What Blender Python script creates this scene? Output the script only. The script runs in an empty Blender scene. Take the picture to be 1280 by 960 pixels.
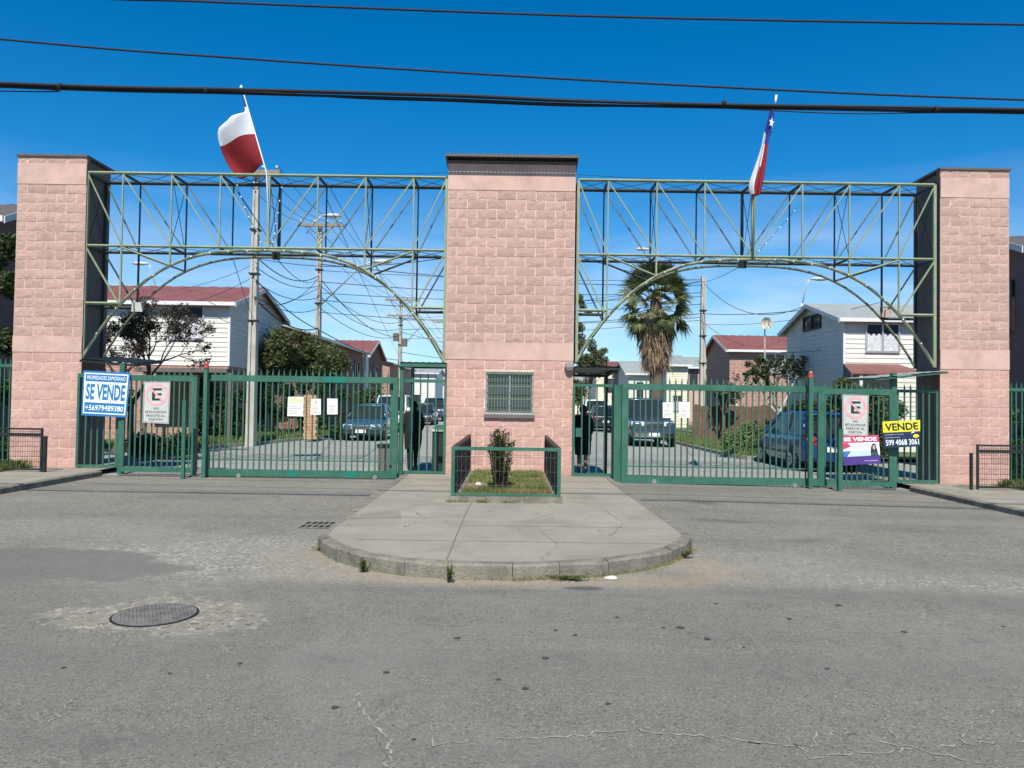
import bpy, bmesh, math, random
from mathutils import Vector, Matrix, noise
random.seed(11)
R_ = random.random
U = random.uniform
rad = math.radians
sc = bpy.context.scene
COL = sc.collection

# ------------------------------------------------------------------ camera
FPX, CAMH, PITCH, ROLL = 950.0, 1.6, math.atan(23 / 950.0), 0.0145
cam = bpy.data.cameras.new('camera')
cam.sensor_fit = 'HORIZONTAL'; cam.sensor_width = 36.0
cam.lens = 36.0 * FPX / 1280.0
cam.clip_start = 0.05; cam.clip_end = 3000
camo = bpy.data.objects.new('camera', cam); COL.objects.link(camo)
camo.matrix_world = (Matrix.Translation((0, 0, CAMH)) @ Matrix.Rotation(math.pi / 2 + PITCH, 4, 'X')
                     @ Matrix.Rotation(ROLL, 4, 'Z'))
sc.camera = camo

# ------------------------------------------------------------------ sky, sun, exposure
SUN_EL, SUN_AZ = 50.0, 0.0            # sun behind the camera, a little to its left
w = bpy.data.worlds.new('World'); sc.world = w; w.use_nodes = True
nt = w.node_tree; nt.nodes.clear()
wo = nt.nodes.new('ShaderNodeOutputWorld'); bg = nt.nodes.new('ShaderNodeBackground')
sky = nt.nodes.new('ShaderNodeTexSky'); sky.sky_type = 'NISHITA'; sky.sun_disc = False
sky.sun_elevation = rad(SUN_EL); sky.sun_rotation = rad(180 + SUN_AZ)
sky.air_density = 1.0; sky.dust_density = 0.1; sky.ozone_density = 2.0; sky.altitude = 300
hs = nt.nodes.new('ShaderNodeHueSaturation'); hs.inputs['Saturation'].default_value = 1.22
hs.inputs['Value'].default_value = 1.0
tint = nt.nodes.new('ShaderNodeMixRGB'); tint.blend_type = 'MULTIPLY'; tint.inputs['Fac'].default_value = 1.0
tint.inputs['Color2'].default_value = (0.62, 0.93, 1.14, 1)
nt.links.new(sky.outputs[0], tint.inputs['Color1']); nt.links.new(tint.outputs[0], hs.inputs['Color'])
tc = nt.nodes.new('ShaderNodeTexCoord'); mp = nt.nodes.new('ShaderNodeMapping')
mp.inputs['Scale'].default_value = (1.6, 1.6, 6.5); mp.inputs['Location'].default_value = (3.1, 0.4, 0.2)
nt.links.new(tc.outputs['Generated'], mp.inputs['Vector'])
nz = nt.nodes.new('ShaderNodeTexNoise'); nz.inputs['Scale'].default_value = 2.2
nz.inputs['Detail'].default_value = 7; nz.inputs['Roughness'].default_value = 0.55
nz.inputs['Distortion'].default_value = 0.6
nt.links.new(mp.outputs[0], nz.inputs['Vector'])
cr = nt.nodes.new('ShaderNodeValToRGB')
cr.color_ramp.elements[0].position = 0.28; cr.color_ramp.elements[1].position = 0.66
nt.links.new(nz.outputs['Fac'], cr.inputs['Fac'])
sx = nt.nodes.new('ShaderNodeSeparateXYZ'); nt.links.new(tc.outputs['Generated'], sx.inputs[0])
mr = nt.nodes.new('ShaderNodeMapRange'); mr.inputs['From Min'].default_value = 0.04
mr.inputs['From Max'].default_value = 0.28; mr.inputs['To Min'].default_value = 0.85; mr.inputs['To Max'].default_value = 0.0
nt.links.new(sx.outputs['Z'], mr.inputs['Value'])
mm = nt.nodes.new('ShaderNodeMath'); mm.operation = 'MULTIPLY'
nt.links.new(cr.outputs['Color'], mm.inputs[0]); nt.links.new(mr.outputs[0], mm.inputs[1])
mx = nt.nodes.new('ShaderNodeMixRGB'); mx.inputs['Color2'].default_value = (7.4, 8.0, 8.8, 1)
nt.links.new(mm.outputs[0], mx.inputs['Fac']); nt.links.new(hs.outputs[0], mx.inputs['Color1'])
nt.links.new(mx.outputs[0], bg.inputs['Color']); bg.inputs['Strength'].default_value = 0.097
nt.links.new(bg.outputs[0], wo.inputs['Surface'])
sd = bpy.data.lights.new('sun', 'SUN'); sd.energy = 5.0; sd.angle = rad(0.5); sd.color = (1.0, 0.95, 0.86)
so = bpy.data.objects.new('sun', sd); COL.objects.link(so)
tosun = Vector((-math.sin(rad(SUN_AZ)) * math.cos(rad(SUN_EL)), -math.cos(rad(SUN_AZ)) * math.cos(rad(SUN_EL)), math.sin(rad(SUN_EL))))
so.rotation_euler = tosun.to_track_quat('Z', 'Y').to_euler(); so.location = (-5, -20, 30)
vs = sc.view_settings
vs.view_transform = 'Standard'; vs.look = 'None'; vs.gamma = 1.0; vs.exposure = 0.30; vs.use_curve_mapping = False

# ------------------------------------------------------------------ measuring helpers
_cr, _sr, _cp, _sp = math.cos(ROLL), math.sin(ROLL), math.cos(PITCH), math.sin(PITCH)
def ray(px, py):
    dx, dy = (px - 640) / FPX, (480 - py) / FPX
    x, y = dx * _cr - dy * _sr, dx * _sr + dy * _cr
    return Vector((x, _cp - y * _sp, _sp + y * _cp))
def at(px, py, Y):
    d = ray(px, py); t = Y / d.y
    return Vector((d.x * t, Y, CAMH + d.z * t))
def on(px, py, z=0.0):
    d = ray(px, py); t = (z - CAMH) / d.z
    return Vector((d.x * t, d.y * t, z))
def gz(x):
    return -0.07 * min(1, max(0, (x - 3) / 5.0))

# ------------------------------------------------------------------ materials
def nodes_of(name):
    m = bpy.data.materials.new(name); m.use_nodes = True
    t = m.node_tree; return m, t, t.nodes['Principled BSDF']
def N(t, kind, **kw):
    n = t.nodes.new(kind)
    for k, v in kw.items():
        if k in n.inputs: n.inputs[k].default_value = v
        else: setattr(n, k, v)
    return n
def ramp(t, fac, stops):
    r = t.nodes.new('ShaderNodeValToRGB'); e = r.color_ramp.elements
    while len(e) < len(stops): e.new(0.5)
    for el, (p, c) in zip(e, stops):
        el.position = p; el.color = (*c, 1) if len(c) == 3 else c
    t.links.new(fac, r.inputs['Fac']); return r.outputs['Color']
def mix(t, a, b, fac, mode='MIX'):
    m = t.nodes.new('ShaderNodeMixRGB'); m.blend_type = mode
    for s, v in ((m.inputs['Color1'], a), (m.inputs['Color2'], b), (m.inputs['Fac'], fac)):
        if isinstance(v, bpy.types.NodeSocket): t.links.new(v, s)
        elif isinstance(v, (int, float)): s.default_value = v
        else: s.default_value = (*v, 1)
    return m.outputs['Color']
def noise_n(t, scale, detail=4, rough=0.6, vec=None, dist=0.0):
    n = N(t, 'ShaderNodeTexNoise', Scale=scale, Detail=detail, Roughness=rough, Distortion=dist)
    if vec is None:
        g = t.nodes.new('ShaderNodeNewGeometry'); vec = g.outputs['Position']
    t.links.new(vec, n.inputs['Vector']); return n.outputs['Fac']
def bump(t, b, h, strength, dist=0.01):
    n = N(t, 'ShaderNodeBump', Strength=strength, Distance=dist)
    t.links.new(h, n.inputs['Height']); t.links.new(n.outputs[0], b.inputs['Normal'])
def simple(name, c, rough=0.6, var=0.18, scale=6, metal=0.0, bmp=0.0, bscale=60, dirt=None, dirtamt=0.0, spec=None, coat=0):
    m, t, b = nodes_of(name)
    f = noise_n(t, scale, 5, 0.65)
    d = tuple(max(0, x * (1 - var)) for x in c); l = tuple(min(1, x * (1 + var)) for x in c)
    col = ramp(t, f, [(0.3, d), (0.7, l)])
    if dirt:
        f2 = ramp(t, noise_n(t, scale * 0.45, 8, 0.7, dist=0.5), [(0.48, (0, 0, 0)), (0.72, (dirtamt,) * 3)])
        col = mix(t, col, dirt, f2)
    t.links.new(col, b.inputs['Base Color'])
    b.inputs['Roughness'].default_value = rough; b.inputs['Metallic'].default_value = metal
    if spec is not None: b.inputs['Specular IOR Level'].default_value = spec
    if coat: b.inputs['Coat Weight'].default_value = coat; b.inputs['Coat Roughness'].default_value = 0.06
    if bmp: bump(t, b, noise_n(t, bscale, 4, 0.6), bmp)
    return m
def steel(name, c, faded, rust=0.5, rough=0.5):
    m, t, b = nodes_of(name)
    col = ramp(t, noise_n(t, 3.0, 6, 0.65, dist=0.3), [(0.35, c), (0.68, faded)])
    g = t.nodes.new('ShaderNodeNewGeometry'); ms = N(t, 'ShaderNodeMapping'); ms.inputs['Scale'].default_value = (22, 22, 1.6); t.links.new(g.outputs['Position'], ms.inputs['Vector'])
    col = mix(t, col, tuple(x * 0.45 for x in c), ramp(t, noise_n(t, 1.0, 5, 0.7, ms.outputs[0]), [(0.55, (0, 0, 0)), (0.75, (0.6,) * 3)]))
    col = mix(t, col, (0.12, 0.055, 0.025), ramp(t, noise_n(t, 9.0, 8, 0.75, dist=0.5), [(0.60, (0, 0, 0)), (0.70, (rust,) * 3)]))
    t.links.new(col, b.inputs['Base Color'])
    t.links.new(ramp(t, noise_n(t, 7, 4), [(0.3, (rough * 0.75,) * 3), (0.7, (min(1, rough * 1.4),) * 3)]), b.inputs['Roughness'])
    bump(t, b, noise_n(t, 55, 4, 0.6), 0.12, 0.004)
    return m
def block_mat(name, c, mott, bs=0.5):
    m, t, b = nodes_of(name)
    oi = t.nodes.new('ShaderNodeObjectInfo')
    base = mix(t, tuple(x * 0.88 for x in c), tuple(min(1, x * 1.08) for x in c), oi.outputs['Random'])
    g = t.nodes.new('ShaderNodeNewGeometry'); mpn = N(t, 'ShaderNodeMapping'); mpn.inputs['Scale'].default_value = (1, 1, 2.6)
    t.links.new(g.outputs['Position'], mpn.inputs['Vector'])
    f = noise_n(t, 9, 6, 0.7, mpn.outputs[0])
    col = mix(t, base, mott, ramp(t, f, [(0.45, (0, 0, 0)), (0.67, (0.55,) * 3)]))
    st = ramp(t, noise_n(t, 1.1, 5, 0.6, dist=0.4), [(0.60, (0, 0, 0)), (0.80, (0.35,) * 3)])
    col = mix(t, col, (0.20, 0.13, 0.11), st)
    ms = N(t, 'ShaderNodeMapping'); ms.inputs['Scale'].default_value = (5.0, 5.0, 0.35); t.links.new(g.outputs['Position'], ms.inputs['Vector'])
    col = mix(t, col, (0.24, 0.165, 0.14), ramp(t, noise_n(t, 1.0, 6, 0.65, ms.outputs[0]), [(0.54, (0, 0, 0)), (0.74, (0.38,) * 3)]))
    col = mix(t, col, (0.62, 0.44, 0.37), ramp(t, noise_n(t, 2.1, 5, 0.6, dist=0.8), [(0.55, (0, 0, 0)), (0.72, (0.45,) * 3)]))
    t.links.new(col, b.inputs['Base Color']); b.inputs['Roughness'].default_value = 0.93
    b.inputs['Specular IOR Level'].default_value = 0.15
    bump(t, b, noise_n(t, 30, 7, 0.75, mpn.outputs[0]), bs, 0.022)
    return m
M = {}
M['block'] = block_mat('pink_split_block', (0.55, 0.365, 0.298), (0.36, 0.228, 0.182), 0.95)
M['block_low'] = block_mat('pink_painted_block', (0.56, 0.345, 0.285), (0.40, 0.235, 0.19), 0.35)
M['mortar'] = simple('pink_mortar', (0.68, 0.495, 0.415), 0.9, 0.12, 8, bmp=0.2)
M['band'] = simple('pink_plaster_band', (0.555, 0.372, 0.305), 0.9, 0.08, 3, bmp=0.15, bscale=80, dirt=(0.34, 0.22, 0.18), dirtamt=0.7)
M['return'] = simple('shaded_block_return', (0.16, 0.11, 0.10), 0.95, 0.25, 9, bmp=0.4)  # sides of the pink blocks in brown, their shade put into the colour
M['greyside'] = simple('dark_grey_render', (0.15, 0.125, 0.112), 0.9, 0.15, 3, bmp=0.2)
M['flash'] = simple('dark_flashing', (0.10, 0.085, 0.08), 0.6, 0.2, 8)
M['green'] = steel('green_gate_paint', (0.020, 0.105, 0.064), (0.044, 0.145, 0.096), 0.6, 0.5)
M['green2'] = simple('repainted_green', (0.012, 0.16, 0.125), 0.35, 0.08, 9)
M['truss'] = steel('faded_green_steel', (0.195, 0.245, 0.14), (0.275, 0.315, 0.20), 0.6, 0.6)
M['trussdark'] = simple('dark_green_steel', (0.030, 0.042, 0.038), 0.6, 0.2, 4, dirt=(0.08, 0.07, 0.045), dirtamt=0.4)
M['black'] = simple('black_steel', (0.012, 0.015, 0.014), 0.5, 0.25, 6)
M['cable'] = simple('black_cable', (0.008, 0.008, 0.009), 0.8, 0.2, 20)
M['conc'] = simple('pale_concrete_pole', (0.46, 0.43, 0.37), 0.85, 0.14, 2, bmp=0.2, dirt=(0.22, 0.20, 0.17), dirtamt=0.5)
M['wood'] = simple('weathered_crossarm', (0.25, 0.21, 0.16), 0.9, 0.25, 7)
M['redlamp'] = simple('red_plastic', (0.42, 0.07, 0.06), 0.35, 0.1, 10)
M['white'] = simple('white_paint', (0.68, 0.68, 0.66), 0.6, 0.06, 4)
M['siding'] = simple('white_siding', (0.66, 0.645, 0.585), 0.7, 0.06, 3, dirt=(0.45, 0.42, 0.36), dirtamt=0.35)
M['siding2'] = simple('cream_siding', (0.72, 0.67, 0.50), 0.75, 0.07, 3)
M['redroof'] = simple('red_metal_roof', (0.20, 0.068, 0.056), 0.6, 0.2, 2, dirt=(0.22, 0.12, 0.09), dirtamt=0.5)
M['greyroof'] = simple('grey_sheet_roof', (0.30, 0.325, 0.305), 0.6, 0.12, 2, dirt=(0.30, 0.29, 0.25), dirtamt=0.4)
M['glass'] = simple('window_glass', (0.05, 0.06, 0.075), 0.05, 0.2, 2)
M['alum'] = simple('aluminium', (0.62, 0.63, 0.64), 0.35, 0.06, 8, metal=0.6)
M['curtain'] = simple('lace_curtain', (0.62, 0.63, 0.65), 0.9, 0.25, 14)
M['darkwall'] = simple('dull_plum_wall', (0.20, 0.135, 0.122), 0.9, 0.18, 2)
M['soil'] = simple('dry_soil', (0.24, 0.185, 0.12), 1.0, 0.3, 9, bmp=0.6, bscale=30)
M['lawn'] = simple('grassy_soil', (0.10, 0.13, 0.04), 1.0, 0.4, 7, bmp=0.6, bscale=30)
M['trunk'] = simple('bark', (0.12, 0.085, 0.06), 0.95, 0.3, 14, bmp=0.6, bscale=40)
M['twig'] = simple('dark_twigs', (0.055, 0.04, 0.035), 0.95, 0.3, 14)
M['plank'] = simple('brown_fence_plank', (0.14, 0.075, 0.05), 0.9, 0.3, 6)
M['orangewood'] = simple('orange_brick_pier', (0.52, 0.30, 0.17), 0.9, 0.2, 6)
M['iron'] = simple('cast_iron', (0.135, 0.128, 0.115), 0.7, 0.4, 12, metal=0.0, dirt=(0.26, 0.235, 0.19), dirtamt=0.7, bmp=0.6, bscale=45)
M['hole'] = simple('hole_shade', (0.012, 0.012, 0.012), 0.9, 0.1, 5)  # shade inside openings put into a near-black colour
M['tyre'] = simple('tyre_rubber', (0.018, 0.018, 0.018), 0.8, 0.2, 20)
M['rim'] = simple('wheel_rim', (0.42, 0.43, 0.44), 0.35, 0.1, 10, metal=0.8)
M['chrome'] = simple('chrome', (0.75, 0.76, 0.78), 0.12, 0.04, 10, metal=1.0)
M['lens'] = simple('headlamp_lens', (0.62, 0.64, 0.66), 0.12, 0.06, 10)
M['taillens'] = simple('tail_lens', (0.50, 0.02, 0.02), 0.2, 0.1, 10)
M['carglass'] = simple('car_glass', (0.022, 0.028, 0.03), 0.04, 0.1, 3)
M['trim'] = simple('black_trim', (0.02, 0.021, 0.023), 0.5, 0.1, 10)
M['plate'] = simple('number_plate', (0.78, 0.78, 0.76), 0.5, 0.04, 20)
def paint(name, c): return simple(name, c, 0.28, 0.04, 3, coat=0.8)
M['p_slate'] = paint('slate_blue_paint', (0.035, 0.075, 0.12))
M['p_navy'] = paint('dark_blue_paint', (0.04, 0.055, 0.085))
M['p_blue'] = paint('bright_blue_paint', (0.008, 0.05, 0.15))
M['p_white'] = paint('white_car_paint', (0.76, 0.76, 0.75))
M['p_black'] = paint('black_car_paint', (0.03, 0.032, 0.036))
M['p_silver'] = paint('silver_car_paint', (0.36, 0.38, 0.40))
M['cloth_black'] = simple('black_cloth', (0.012, 0.012, 0.014), 0.95, 0.3, 20)
M['skin'] = simple('skin', (0.22, 0.12, 0.085), 0.6, 0.1, 20)
M['hair'] = simple('dark_hair', (0.012, 0.010, 0.009), 0.7, 0.3, 60)
M['f_white'] = simple('flag_white', (0.66, 0.66, 0.70), 0.8, 0.05, 6)
M['f_red'] = simple('flag_red', (0.23, 0.008, 0.014), 0.8, 0.12, 6)
M['f_blue'] = simple('flag_blue', (0.012, 0.035, 0.24), 0.8, 0.1, 6)
M['s_blue'] = simple('sign_blue', (0.02, 0.17, 0.40), 0.5, 0.06, 6)
M['s_white'] = simple('sign_white', (0.80, 0.86, 0.88), 0.5, 0.05, 6)
M['s_grey'] = simple('sign_grey', (0.50, 0.51, 0.47), 0.55, 0.08, 9)
M['s_pinkring'] = simple('sign_faded_red', (0.76, 0.36, 0.38), 0.6, 0.12, 9)
M['s_black'] = simple('sign_black', (0.02, 0.02, 0.022), 0.5, 0.1, 9)
M['s_lettergrey'] = simple('sign_letter_grey', (0.16, 0.17, 0.16), 0.6, 0.2, 40)
M['s_yellow'] = simple('sign_yellow', (0.82, 0.74, 0.03), 0.5, 0.06, 9)
M['s_navy'] = simple('sign_navy', (0.018, 0.026, 0.07), 0.5, 0.06, 9)
M['s_crimson'] = simple('sign_crimson', (0.58, 0.06, 0.12), 0.5, 0.06, 9)
M['s_violet'] = simple('sign_violet', (0.075, 0.035, 0.22), 0.5, 0.06, 9)
M['s_sky'] = simple('sign_pale_blue', (0.50, 0.64, 0.80), 0.5, 0.06, 9)
M['s_mid'] = simple('sign_mid_blue', (0.05, 0.16, 0.45), 0.5, 0.06, 9)
M['paper'] = simple('paper_notice', (0.76, 0.76, 0.72), 0.7, 0.04, 9)
M['paper_g'] = simple('paper_greenish', (0.58, 0.64, 0.36), 0.7, 0.1, 9)
M['ink'] = simple('printed_ink', (0.42, 0.42, 0.44), 0.7, 0.2, 60)
M['inkpink'] = simple('printed_pink_ink', (0.72, 0.42, 0.42), 0.7, 0.2, 60)
M['bulb'] = simple('clear_bulb', (0.80, 0.80, 0.78), 0.3, 0.03, 9)
M['rock'] = simple('pale_rubble', (0.55, 0.53, 0.48), 0.95, 0.15, 30, bmp=0.4)
M['dish'] = simple('cream_dish', (0.48, 0.46, 0.38), 0.6, 0.06, 5)
M['hill'] = simple('hazy_hill', (0.12, 0.15, 0.18), 1.0, 0.1, 0.01)

def leaf_mat(name, dark, light, trans=0.25):
    m, t, b = nodes_of(name)
    g = t.nodes.new('ShaderNodeNewGeometry')
    c = ramp(t, g.outputs['Random Per Island'], [(0.0, dark), (0.75, light), (1.0, tuple(min(1, x * 1.35) for x in light))])
    f = noise_n(t, 1.6, 3)
    c = mix(t, c, tuple(x * 0.6 for x in dark), ramp(t, f, [(0.35, (0.5,) * 3), (0.6, (0, 0, 0))]))
    t.links.new(c, b.inputs['Base Color']); b.inputs['Roughness'].default_value = 0.6
    b.inputs['Specular IOR Level'].default_value = 0.3
    tr = t.nodes.new('ShaderNodeBsdfTranslucent'); t.links.new(c, tr.inputs['Color'])
    ms = t.nodes.new('ShaderNodeMixShader'); ms.inputs[0].default_value = trans
    t.links.new(b.outputs[0], ms.inputs[1]); t.links.new(tr.outputs[0], ms.inputs[2])
    t.links.new(ms.outputs[0], t.nodes['Material Output'].inputs['Surface'])
    return m
M['leaf'] = leaf_mat('green_leaves', (0.05, 0.065, 0.022), (0.155, 0.18, 0.07))
M['leaf2'] = leaf_mat('dark_green_leaves', (0.020, 0.038, 0.013), (0.06, 0.095, 0.03))
M['leafred'] = leaf_mat('brownish_leaves', (0.035, 0.03, 0.02), (0.10, 0.08, 0.05))
M['olive'] = leaf_mat('olive_leaves', (0.06, 0.075, 0.035), (0.16, 0.19, 0.09))
M['palm'] = leaf_mat('palm_leaves', (0.05, 0.075, 0.028), (0.20, 0.215, 0.08))
M['palmdead'] = leaf_mat('dead_palm_leaves', (0.13, 0.085, 0.05), (0.42, 0.31, 0.20), 0.1)
M['grass'] = leaf_mat('grass_blades', (0.085, 0.12, 0.03), (0.25, 0.29, 0.085))
M['grassdry'] = leaf_mat('dry_grass_blades', (0.16, 0.15, 0.05), (0.36, 0.32, 0.13))

def asphalt(name, base, light, dark, grain=1.0, street=False):
    m, t, b = nodes_of(name)
    g = t.nodes.new('ShaderNodeNewGeometry'); pos = g.outputs['Position']
    big = noise_n(t, 0.55, 6, 0.6, pos, 0.3)
    col = ramp(t, big, [(0.3, tuple(x * 0.86 for x in base)), (0.7, tuple(x * 1.1 for x in base))])
    mid = noise_n(t, 5, 6, 0.7, pos)
    col = mix(t, col, tuple(x * 0.72 for x in base), ramp(t, mid, [(0.52, (0, 0, 0)), (0.78, (0.55,) * 3)]))
    v = N(t, 'ShaderNodeTexVoronoi', Scale=85.0 * grain); t.links.new(pos, v.inputs['Vector'])
    sp = ramp(t, v.outputs['Color'], [(0.0, (0, 0, 0)), (0.62, (0, 0, 0)), (0.95, (0.75,) * 3)])
    col = mix(t, col, light, sp)
    v2 = N(t, 'ShaderNodeTexVoronoi', Scale=60.0 * grain); t.links.new(pos, v2.inputs['Vector'])
    sp2 = ramp(t, v2.outputs['Color'], [(0.0, (0.8,) * 3), (0.30, (0, 0, 0))])
    col = mix(t, col, dark, sp2)
    h = noise_n(t, 120 * grain, 3, 0.7, pos)
    t.links.new(col, b.inputs['Base Color'])
    b.inputs['Roughness'].default_value = 0.9; b.inputs['Specular IOR Level'].default_value = 0.25
    bump(t, b, h, 0.55, 0.012)
    if street:
        sxy = t.nodes.new('ShaderNodeSeparateXYZ'); t.links.new(pos, sxy.inputs[0])
        # two wheel-polished lanes running along the street
        wv = N(t, 'ShaderNodeTexNoise', Scale=0.8, Detail=4.0)
        mpn = N(t, 'ShaderNodeMapping'); mpn.inputs['Scale'].default_value = (0.12, 1.6, 1)
        t.links.new(pos, mpn.inputs['Vector']); t.links.new(mpn.outputs[0], wv.inputs['Vector'])
        lane = ramp(t, wv.outputs['Fac'], [(0.38, (0.5,) * 3), (0.62, (0, 0, 0))])
        col2 = mix(t, col, tuple(x * 0.78 for x in base), lane)
        t.links.new(col2, b.inputs['Base Color'])
    return m
def ground_mat():
    m, t, b = nodes_of('street_and_driveway_asphalt')
    g = t.nodes.new('ShaderNodeNewGeometry'); pos = g.outputs['Position']
    sxy = t.nodes.new('ShaderNodeSeparateXYZ'); t.links.new(pos, sxy.inputs[0])
    def math_(op, a, c=None, cl=False):
        n = t.nodes.new('ShaderNodeMath'); n.operation = op; n.use_clamp = cl
        for k, v in enumerate((a, c)):
            if v is None: continue
            if isinstance(v, (int, float)): n.inputs[k].default_value = v
            else: t.links.new(v, n.inputs[k])
        return n.outputs[0]
    n_edge = noise_n(t, 1.7, 7, 0.62, pos, 0.3); n_fine = noise_n(t, 14, 5, 0.7, pos)
    edge = math_('ADD', math_('MULTIPLY', math_('SUBTRACT', n_edge, 0.5), 1.0), math_('MULTIPLY', math_('SUBTRACT', n_fine, 0.5), 0.35))
    def surf(base, light, dark, g1, g2, w1, w2):
        col = ramp(t, noise_n(t, 0.55, 6, 0.6, pos, 0.3), [(0.3, tuple(x * 0.88 for x in base)), (0.7, tuple(x * 1.1 for x in base))])
        col = mix(t, col, tuple(x * 0.70 for x in base), ramp(t, noise_n(t, 7, 8, 0.75, pos), [(0.46, (0, 0, 0)), (0.70, (0.75,) * 3)]))
        v = N(t, 'ShaderNodeTexVoronoi', Scale=g1); t.links.new(pos, v.inputs['Vector'])
        col = mix(t, col, light, ramp(t, v.outputs['Color'], [(0.0, (0, 0, 0)), (0.60, (0, 0, 0)), (0.95, (w1,) * 3)]))
        v2 = N(t, 'ShaderNodeTexVoronoi', Scale=g2); t.links.new(pos, v2.inputs['Vector'])
        return mix(t, col, dark, ramp(t, v2.outputs['Color'], [(0.0, (w2,) * 3), (0.32, (0, 0, 0))]))
    street = surf((0.198, 0.190, 0.156), (0.38, 0.365, 0.305), (0.055, 0.054, 0.050), 120, 85, 0.9, 1.0)
    mpn = N(t, 'ShaderNodeMapping'); mpn.inputs['Scale'].default_value = (0.10, 1.5, 1); t.links.new(pos, mpn.inputs['Vector'])
    street = mix(t, street, (0.145, 0.142, 0.124), ramp(t, noise_n(t, 0.8, 5, 0.6, mpn.outputs[0]), [(0.40, (0.45,) * 3), (0.60, (0, 0, 0))]))
    apr = surf((0.200, 0.188, 0.152), (0.38, 0.355, 0.29), (0.100, 0.094, 0.076), 52, 40, 0.8, 0.7)
    fa = ramp(t, math_('ADD', math_('MULTIPLY', math_('SUBTRACT', sxy.outputs['Y'], 6.55), 1.6), edge), [(0.0, (0, 0, 0)), (0.35, (1, 1, 1))])
    col = mix(t, street, apr, fa)
    stony = surf((0.265, 0.25, 0.208), (0.52, 0.49, 0.42), (0.11, 0.105, 0.09), 34, 28, 0.95, 0.9)
    soft = surf((0.165, 0.162, 0.140), (0.25, 0.245, 0.21), (0.10, 0.098, 0.085), 110, 70, 0.5, 0.5)
    broken = surf((0.255, 0.235, 0.185), (0.47, 0.435, 0.355), (0.075, 0.07, 0.06), 30, 21, 0.9, 0.95)
    dust = surf((0.31, 0.265, 0.20), (0.42, 0.37, 0.29), (0.19, 0.165, 0.13), 70, 40, 0.7, 0.6)
    oil = (0.085, 0.082, 0.076)
    def blob(cx, cy, rx, ry, rot, c, amt, soft_=0.35, jag=1.0):
        s1 = N(t, 'ShaderNodeVectorMath', operation='SUBTRACT'); t.links.new(pos, s1.inputs[0]); s1.inputs[1].default_value = (cx, cy, 0)
        rt = N(t, 'ShaderNodeVectorRotate', rotation_type='Z_AXIS'); t.links.new(s1.outputs[0], rt.inputs['Vector']); rt.inputs['Angle'].default_value = rot
        dv = N(t, 'ShaderNodeVectorMath', operation='DIVIDE'); t.links.new(rt.outputs[0], dv.inputs[0]); dv.inputs[1].default_value = (rx, ry, 1000)
        ln = N(t, 'ShaderNodeVectorMath', operation='LENGTH'); t.links.new(dv.outputs[0], ln.inputs[0])
        d = math_('ADD', ln.outputs['Value'], math_('MULTIPLY', edge, jag))
        nonlocal col
        col = mix(t, col, c, ramp(t, d, [(max(0, 1 - soft_), (amt,) * 3), (1.0, (0, 0, 0))]))
    # tyre-polished lanes, old drips and a broken net of pale dusty cracks
    mp2 = N(t, 'ShaderNodeMapping'); mp2.inputs['Scale'].default_value = (0.05, 0.75, 1); t.links.new(pos, mp2.inputs['Vector'])
    col = mix(t, col, (0.125, 0.123, 0.110), ramp(t, noise_n(t, 1.6, 4, 0.5, mp2.outputs[0]), [(0.50, (0, 0, 0)), (0.66, (0.40,) * 3)]))
    col = mix(t, col, (0.26, 0.25, 0.215), ramp(t, noise_n(t, 0.42, 7, 0.65, pos, 0.8), [(0.48, (0, 0, 0)), (0.68, (0.5,) * 3)]))
    col = mix(t, col, (0.075, 0.074, 0.070), ramp(t, noise_n(t, 2.4, 6, 0.7, pos, 0.5), [(0.58, (0, 0, 0)), (0.72, (0.45,) * 3)]))
    wp = N(t, 'ShaderNodeVectorMath', operation='ADD'); t.links.new(pos, wp.inputs[0])
    wn = N(t, 'ShaderNodeTexNoise', Scale=3.0, Detail=5.0); t.links.new(pos, wn.inputs['Vector'])
    wsc = N(t, 'ShaderNodeVectorMath', operation='SCALE'); t.links.new(wn.outputs['Color'], wsc.inputs[0]); wsc.inputs['Scale'].default_value = 0.5
    t.links.new(wsc.outputs[0], wp.inputs[1])
    ve = N(t, 'ShaderNodeTexVoronoi', Scale=0.9, feature='DISTANCE_TO_EDGE'); t.links.new(wp.outputs[0], ve.inputs['Vector'])
    ck = ramp(t, ve.outputs['Distance'], [(0.0, (1, 1, 1)), (0.010, (0, 0, 0))])
    cm = ramp(t, noise_n(t, 0.5, 5, 0.6, pos, 0.4), [(0.50, (0, 0, 0)), (0.62, (0.8,) * 3)])
    ckm = mix(t, ck, cm, 1.0, 'MULTIPLY')
    ckc = ramp(t, noise_n(t, 1.3, 3, 0.5, pos), [(0.45, (0.06, 0.058, 0.052)), (0.55, (0.30, 0.285, 0.24))])
    col = mix(t, col, ckc, ckm)
    for a in BLOBS:
        blob(a[0], a[1], a[2], a[3], a[4], {'stony': stony, 'soft': soft, 'broken': broken, 'dust': dust, 'oil': oil}[a[5]], *a[6:])
    t.links.new(col, b.inputs['Base Color'])
    b.inputs['Roughness'].default_value = 0.92; b.inputs['Specular IOR Level'].default_value = 0.2
    hgt = math_('ADD', noise_n(t, 110, 4, 0.7, pos), math_('MULTIPLY', noise_n(t, 28, 4, 0.7, pos), 1.2))
    bump(t, b, hgt, 0.6, 0.012)
    return m
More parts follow.
